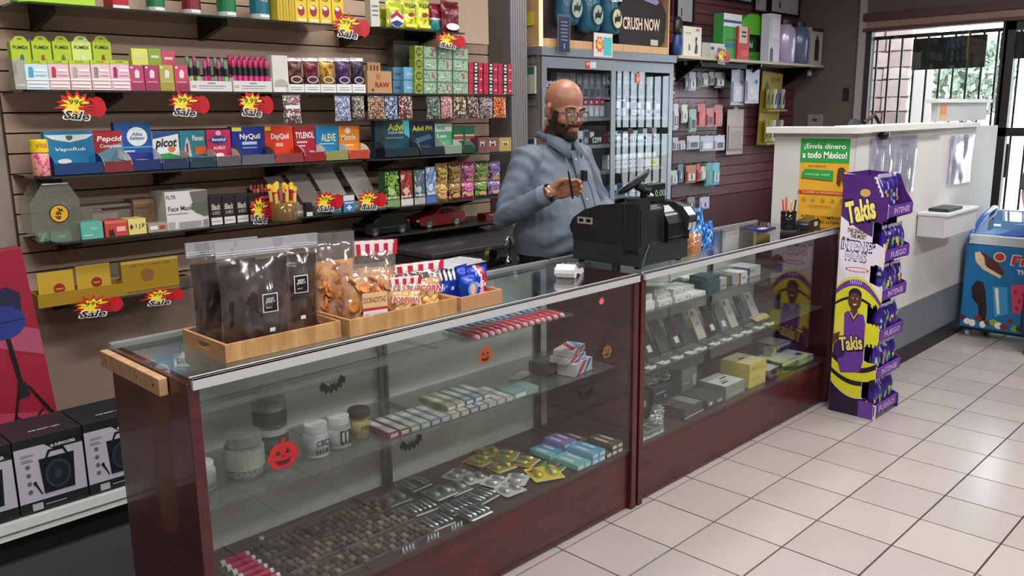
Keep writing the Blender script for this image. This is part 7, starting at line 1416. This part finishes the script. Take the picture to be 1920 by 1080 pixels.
band(0, .3, 2, -.0008, lambda x: low(x, .10, .07), lambda x: low(x, .30, .0)); band(0, .1, 3, -.0012, lambda x: 0.001, lambda x: low(x, .095, .07)); band(.15, .18, 3, -.0012, lambda x: low(x, .165, .05), lambda x: low(x, .19, .05))
band(.24, .27, 3, -.0012, lambda x: low(x, .235, .06), lambda x: low(x, .262, .065)); b.rect(.155, .002, .232, .09, -.0016, 5)
b.build('printed_artwork', ms, ts)
pl = MB()   # generic printed ball player
pl.poly([(.035, .52), (.065, .555), (.15, .545), (.162, .50), (.163, .30), (.15, .24), (.05, .22), (.03, .28)], -.0020, 5)
pl.poly([(.0, .46), (.03, .53), (.05, .54), (.055, .42), (.03, .40)], -.0022, 7); pl.poly([(.0, .36), (.03, .41), (.035, .44), (.0, .42)], -.0023, 6)
pl.poly([(.075, .535), (.10, .50), (.125, .535), (.115, .57), (.085, .57)], -.0024, 6); pl.ring(.10, .615, .034, .052, -.0026, 6, 22); pl.ring(.10, .645, .034, .034, -.0028, 9, 18, .0)
pl.ring(.10, .612, .030, .042, -.0030, 6, 20); pl.ring(.090, .625, .004, .003, -.0032, 1, 8); pl.ring(.112, .625, .004, .003, -.0032, 1, 8); pl.poly([(.090, .596), (.112, .598), (.108, .590), (.096, .588)], -.0032, 1)
pl.poly([(.08, .55), (.10, .515), (.12, .55), (.116, .553), (.10, .523), (.084, .553)], -.0028, 1); pl.ring(.037, .345, .034, .048, -.0024, 4, 20)
pl.build('printed_player', ms, ts)
hp_ = MB(); hp_.ring(.10, .775, .060, .012, -.0020, 8, 20); hp_.ring(.10, .775, .052, .008, -.0022, 1, 20)
for k in range(6): hp_.poly([(.055+.018*k, .772), (.058+.018*k, .772), (.076+.010*k, .70), (.073+.010*k, .70)], -.0024, 1)
hp_.build('printed_hoop', ms, ts)
DKP = mat('#1c0c2c', .5, grain=0); YEL = mat('#ecdc74', .4, grain=0); LIL = mat('#ece6f4', .5, grain=0)
text(ts, 'Takis', .098, 1.075, .160, .135, DKP, -.0016, 'lettering_outline', .15, .05, .22); text(ts, 'Takis', .098, 1.077, .146, .112, YEL, -.0022, 'lettering', .15, .04, .28)
text(ts, 'THE SNACK OF\nTHE MOST', .095, .957, .118, .05, mat('#5a4420', .5, grain=0), -.0012, bold=.04, rot=-.06)
for s, z, w_, h in (('INTENSE', .895, .155, .052), ('FANS', .84, .105, .048)): text(ts, s, .09, z, w_*1.04, h*1.12, mat('#2c1a5c', .5, grain=0), -.0012, 'lettering_outline', 0, .035, -.05); text(ts, s, .09, z, w_*.98, h*.86, LIL, -.0018, 'lettering', 0, .0, -.05)
text(ts, 'Takis', .095, .385, .135, .090, DKP, -.0034, 'lettering_outline', .15, .07, .25); text(ts, 'Takis', .095, .387, .120, .074, YEL, -.0040, 'lettering', .15, .03, .25)
star = MB()
for sx, sz in ((.020, .93), (.042, .925), (.158, .905), (.178, .90)): star.poly([(sx+.010*(1 if k % 2 == 0 else .45)*math.cos(PI/2+PI*k/5), sz+.012*(1 if k % 2 == 0 else .45)*math.sin(PI/2+PI*k/5)) for k in range(10)], -.0012)
star.build('printed_stars', mat('#3a2470', .5, grain=0), ts)
MB().ring(.115, 1.165, .026, .020, -.0016, 0, 16).build('printed_chip', mat('#c8a04c', .4), ts)
# bags standing in the trays
for i, z in enumerate(LZ):
    for k in range(4):
        wx = TX+.055+.066*k; top = i == 5
        foil_bag('purple snack bag, %s tray from the floor, %s from the printed side' % (ORD[i], ORD[k]), 'snack bag', 0, 0, 0, 0, [['#3a2290', '#2a1a50', '#c8c4dc', '#d8c83a'], ['#4a2a9a', '#1c2a5c', '#b8b4d0', '#6ab83c']][(i+k) % 2], pat=lambda u, v, s=i*7+k: (2 if v > .86 or noise.noise(Vector((u*5, v*5, s))) > .38 else 3 if abs(v-.45-.1*math.sin(u*9+s)) < .07 and .2 < u < .85 else 1 if noise.noise(Vector((u*4, v*4, s+9))) > .15 else 0),
                 loc=(wx, -.05-.200+(.0 if not top else .045), z+.0055), w=.068, h=.168 if not top else .20, d=.05, rz=.15*((k*7+i) % 3-1), rx=0, seed=i*9+k+200, name='snack_bag', nx=8, nz=10)
# ================================================================ ice cream freezer
FB = mat('#1c6fa6', .35, grain=.05); fx, fy = 4.17, -.04
fr = thing('ice_cream_freezer', 'blue chest freezer with sliding glass top and ice cream pictures', 'freezer', (fx, fy, 0), -PI/2); fw = 1.15; fd = .56
MB().box(0, 0, .07, fw, fd, .66).build('cabinet', FB, fr, bevel=.012); MB().box(.005, .01, .055, fw-.005, fd-.01, .0695).build('base_rim', BK3, fr)
MB().prism([(-.004, .6605), (-.004, .72), (.03, .725), (.035, .6605)], .02, fw-.02, 'x').build('front_rim', mat('#c9cdd0', .4), fr, bevel=.002); MB().prism([(fd-.05, .6605), (fd-.05, .85), (fd, .85), (fd, .6605)], .02, fw-.02, 'x').build('rear_rim', mat('#b4bcc8', .4), fr)
for x in (.0, fw-.03): b = MB(); b.tube([(x+.015, .0, .68), (x+.015, .10, .755), (x+.015, .28, .825), (x+.015, .50, .865), (x+.015, fd-.02, .86)], .017, 10).build('side_arch', mat('#245fb8', .3, coat=.4), fr, smooth=True)
for k in range(3): b = MB(); b.add([(.03+.36*k, .03, .723), (.03+.36*k+.37, .03, .723), (.03+.36*k+.37, .27, .80), (.03+.36*k, .27, .80), (.03+.36*k, fd-.05, .845), (.03+.36*k+.37, fd-.05, .845)], [(0, 1, 2, 3), (3, 2, 5, 4)]); b.build('glass_lid', glass('#d8ecff', 1.7, body='#6fa8e8', bodyw=.25), fr)
MB().box(.03, .03, .6605, fw-.03, fd-.06, .70).build('inner_lining', mat('#b8d4f4', .4), fr)
for k in range(8): o = MB().box(.06+.13*k, .08, .7005, .17+.13*k, .40, .725).build('ice_cream_box', mat(('#c8dcf0', '#3a6ad0', '#e8eef4', '#7ab0e8')[k % 4], .4), fr)
for (x, y) in ((.05, .05), (fw-.05, .05), (.05, fd-.05), (fw-.05, fd-.05)): o = MB().lathe([(.012, -.012), (.026, -.012), (.026, .012), (.012, .012)], n=16, mtx=Matrix.Translation((x, y, .027)) @ Matrix.Rotation(PI/2, 4, 'Y')).build('castor', mat('#a8a8a8', .4), fr); MB().box(x-.018, y-.01, .045, x+.018, y+.01, .056).build('castor_plate', STEEL, o)
pr = MB(); pc = ['#e0c49c', '#5a2a1e', '#2c1c1c', '#3f97cc', '#d8406c', '#c8502c', '#d8cf8c', '#8a2c24', '#86a83c', '#f0e8d8', '#a02848']; pm = [mat(c, .4, grain=.08, scale=60) for c in pc]
pr.poly([(.06, .60), (.09, .61), (.12, .58), (.13, .52), (.24, .46), (.23, .44), (.12, .49), (.07, .54)], -.001, 0); pr.poly([(.09, .61), (.12, .60), (.20, .55), (.25, .49), (.245, .455), (.14, .51), (.125, .57)], -.0014, 1)
pr.poly([(.06, .36), (.09, .41), (.13, .40), (.15, .34), (.17, .20), (.165, .12), (.13, .12), (.11, .24), (.07, .28)], -.0012, 2); pr.poly([(.19, .38), (.28, .385), (.30, .20), (.22, .17)], -.0012, 3); pr.poly([(.205, .37), (.225, .37), (.25, .20), (.235, .19)], -.0016, 9)
pr.poly([(.30, .40), (.39, .42), (.43, .23), (.33, .21)], -.0012, 4)
for x, z in ((.33, .36), (.36, .30), (.39, .26), (.35, .25), (.38, .35)): pr.ring(x, z, .012, .016, -.0018, 10, 10)
pr.poly([(.42, .42), (.51, .42), (.53, .26), (.45, .25)], -.0010, 5); pr.poly([(.40, .24), (.47, .245), (.465, .18), (.405, .18)], -.0011, 9)
rn = random.Random(3)
for k in range(34): pr.ring(.02+.033*k, .10+.03*rn.random()+(.03 if k % 3 == 0 else 0), .018+.012*rn.random(), .016+.01*rn.random(), -.0020-.0001*k, rn.choice([6, 7, 8, 9, 1]), 8)
for k, x in enumerate((.58, .68, .78, .88, .98)): pr.poly([(x, .38-.02*(k % 2)), (x+.07, .39), (x+.08, .2), (x+.01, .19)], -.0013, (3, 5, 4, 0, 2)[k])
pr.build('printed_ices', pm, fr)
b = MB().ring(.215, .585, .038, .034, -.0012, 0).ring(.215, .585, .030, .026, -.0016, 1); b.build('round_logo', [mat('#e8dcb0', .4), mat('#c03830', .4)], fr)
text(fr, 'Fruti', .40, .572, .24, .075, mat('#f4ecec', .4, grain=0), -.0012, 'lettering_outline', .1, .06); text(fr, 'Fruti', .40, .572, .225, .064, mat('#d0342c', .4, grain=0), -.0018, 'lettering', .1, .04); text(fr, 'The Best', .41, .495, .17, .032, TEXTW, -.0018, bold=.03)
# ================================================================ speaker boxes at the lower left
gn = thing('gondola_base', 'low black shelving base with white price rail under the speaker boxes', 'shelving', (-2.3, 1.36, .004))
MB().box(0, .03, 0, 1.55, .60, .11).build('base_box', BLACK, gn); MB().box(0, .0, .1105, 1.55, .60, .16).build('deck', mat('#bfc1c0', .4), gn, bevel=.002)
for k in range(2): r_ = MB().prism([(0, .098), (-.012, .10), (-.004, .158), (.004, .158)], .775*k+.004, .775*k+.77, 'x').build('price_rail', mat('#d4d6d2', .35), gn); MB().box(.775*k+.01, -.0125, .122, .775*k+.765, -.0095, .126).build('rail_groove', mat('#6a6c6a', .5), r_)
for i, x in enumerate((-1.632, -1.395, -1.158)):
    bx = thing('speaker_box', ('black and white carton of a party speaker, cut by the left picture edge', 'black and white carton of a party speaker, middle of the row', 'black and white carton of a party speaker, half behind the glass counter')[i], 'box', (x, 1.375+.0, .1645)); w_, h, dd = .233, .288, .24
    MB().box(0, 0, 0, w_, dd, h).build('carton_body', mat('#23252a', .45), bx, bevel=.0015)
    b = MB(); b.rect(.002, .045, w_-.002, h-.035, -.0006, 0).poly([(.10, h-.034), (w_-.002, h-.034), (w_-.002, h-.06), (.13, h-.06)], -.001, 1)
    b.build('front_print', [mat('#c4c2cc', .45), mat('#1c1e22', .4)], bx)
    s_ = MB(); s_.poly([(.085, .065), (.19, .065), (.198, .20), (.078, .20)], -.0012, 0); s_.poly([(.100, .20), (.112, .228), (.166, .228), (.178, .20), (.170, .20), (.160, .219), (.118, .219), (.108, .20)], -.0014, 0); s_.ring(.138, .130, .044, .055, -.0016, 1, 24).ring(.138, .130, .036, .045, -.002, 2, 24).ring(.138, .130, .013, .017, -.0024, 1, 16)
    s_.poly([(.055, .110), (.063, .112), (.080, .066), (.076, .064)], -.0014, 0).ring(.058, .113, .006, .008, -.0018, 0, 10).poly([(.086, .066), (.19, .066), (.19, .071), (.086, .071)], -.0026, 2)
    s_.build('printed_speaker', [mat('#1a2024', .4), mat('#33434a', .4), mat('#212c32', .4)], bx)
    text(bx, '4x SUBWOOFER', .165, h-.047, .085, .012, TEXTW, -.0016, bold=.02); text(bx, 'Bluetooth', .180, .238, .07, .010, mat('#3a3c44', .5, grain=0), -.0012, bold=.02); text(bx, '2200W', .042, .222, .045, .010, mat('#4a4c54', .5, grain=0), -.0012)
    ic = MB()
    for k in range(4): ic.ring(.040, .18-.032*k, .008, .009, -.0011, 0, 12)
    ic.rect(.02, .198, .06, .201, -.0011).rect(.02, .205, .055, .208, -.0011).build('printed_icons', mat('#6a6a76', .5), bx)
    b = MB().rect(.04, .010, .075, .036, -.0008, 0).rect(.085, .022, .155, .025, -.0008, 0); b.build('white_label', mat('#b8bcc0', .5), bx)
    tt = text(bx, 'THE MOST / DAY', w_*.55, 0, .11, .010, TEXTW, 0, bold=.02); tt.matrix_local = Matrix.Translation((0, .07, h+.0006)) @ Matrix.Rotation(-PI/2, 4, 'X')
rb = thing('red_stand_box', 'tall slim red carton printed with a blue speaker on a tripod', 'box', (-1.50, 1.80, .166), rot=(0, math.radians(-4.5), 0)); rw, rh = .40, .89
MB().box(0, 0, 0, rw, .07, rh).build('carton_body', mat('#9c2038', .45), rb, bevel=.002)
deco(rb, rw, rh, [('p', [(.0, .83), (.35, .76), (1, .62), (1, .5), (0, .7)], '#b0506c'), ('p', [(.0, .35), (1, .22), (1, .1), (0, .2)], '#b4405c'), ('r', .5, .93, .6, .95, '#f05060'), ('p', [(.45, .60), (.86, .64), (.9, .80), (.80, .84), (.50, .82)], '#272a44'), ('e', .70, .685, .20, .075, '#2f3c86'), ('r', .52, .684, .88, .688, '#141830'),
                  ('p', [(.69, .61), (.73, .61), (.76, .34), (.72, .34)], '#16161e'), ('p', [(.70, .40), (.78, .40), (.79, .33), (.69, .33)], '#22222c'), ('p', [(.70, .38), (.72, .38), (.56, .13), (.53, .13)], '#16161e'), ('p', [(.78, .38), (.80, .38), (1.0, .20), (.99, .17)], '#16161e'), ('p', [(.62, .26), (.74, .20), (.88, .26), (.88, .25), (.74, .19), (.62, .25)], '#16161e')])
t = thing('wooden_board', 'end of a light wooden board at the left picture edge', 'board', (-1.75, 1.18, .004)); MB().box(0, 0, 0, .05, .05, .80).build('post', PINE, t); MB().box(-.3, -.02, .8005, .09, .07, .84).build('board_top', PINE, t, bevel=.003)
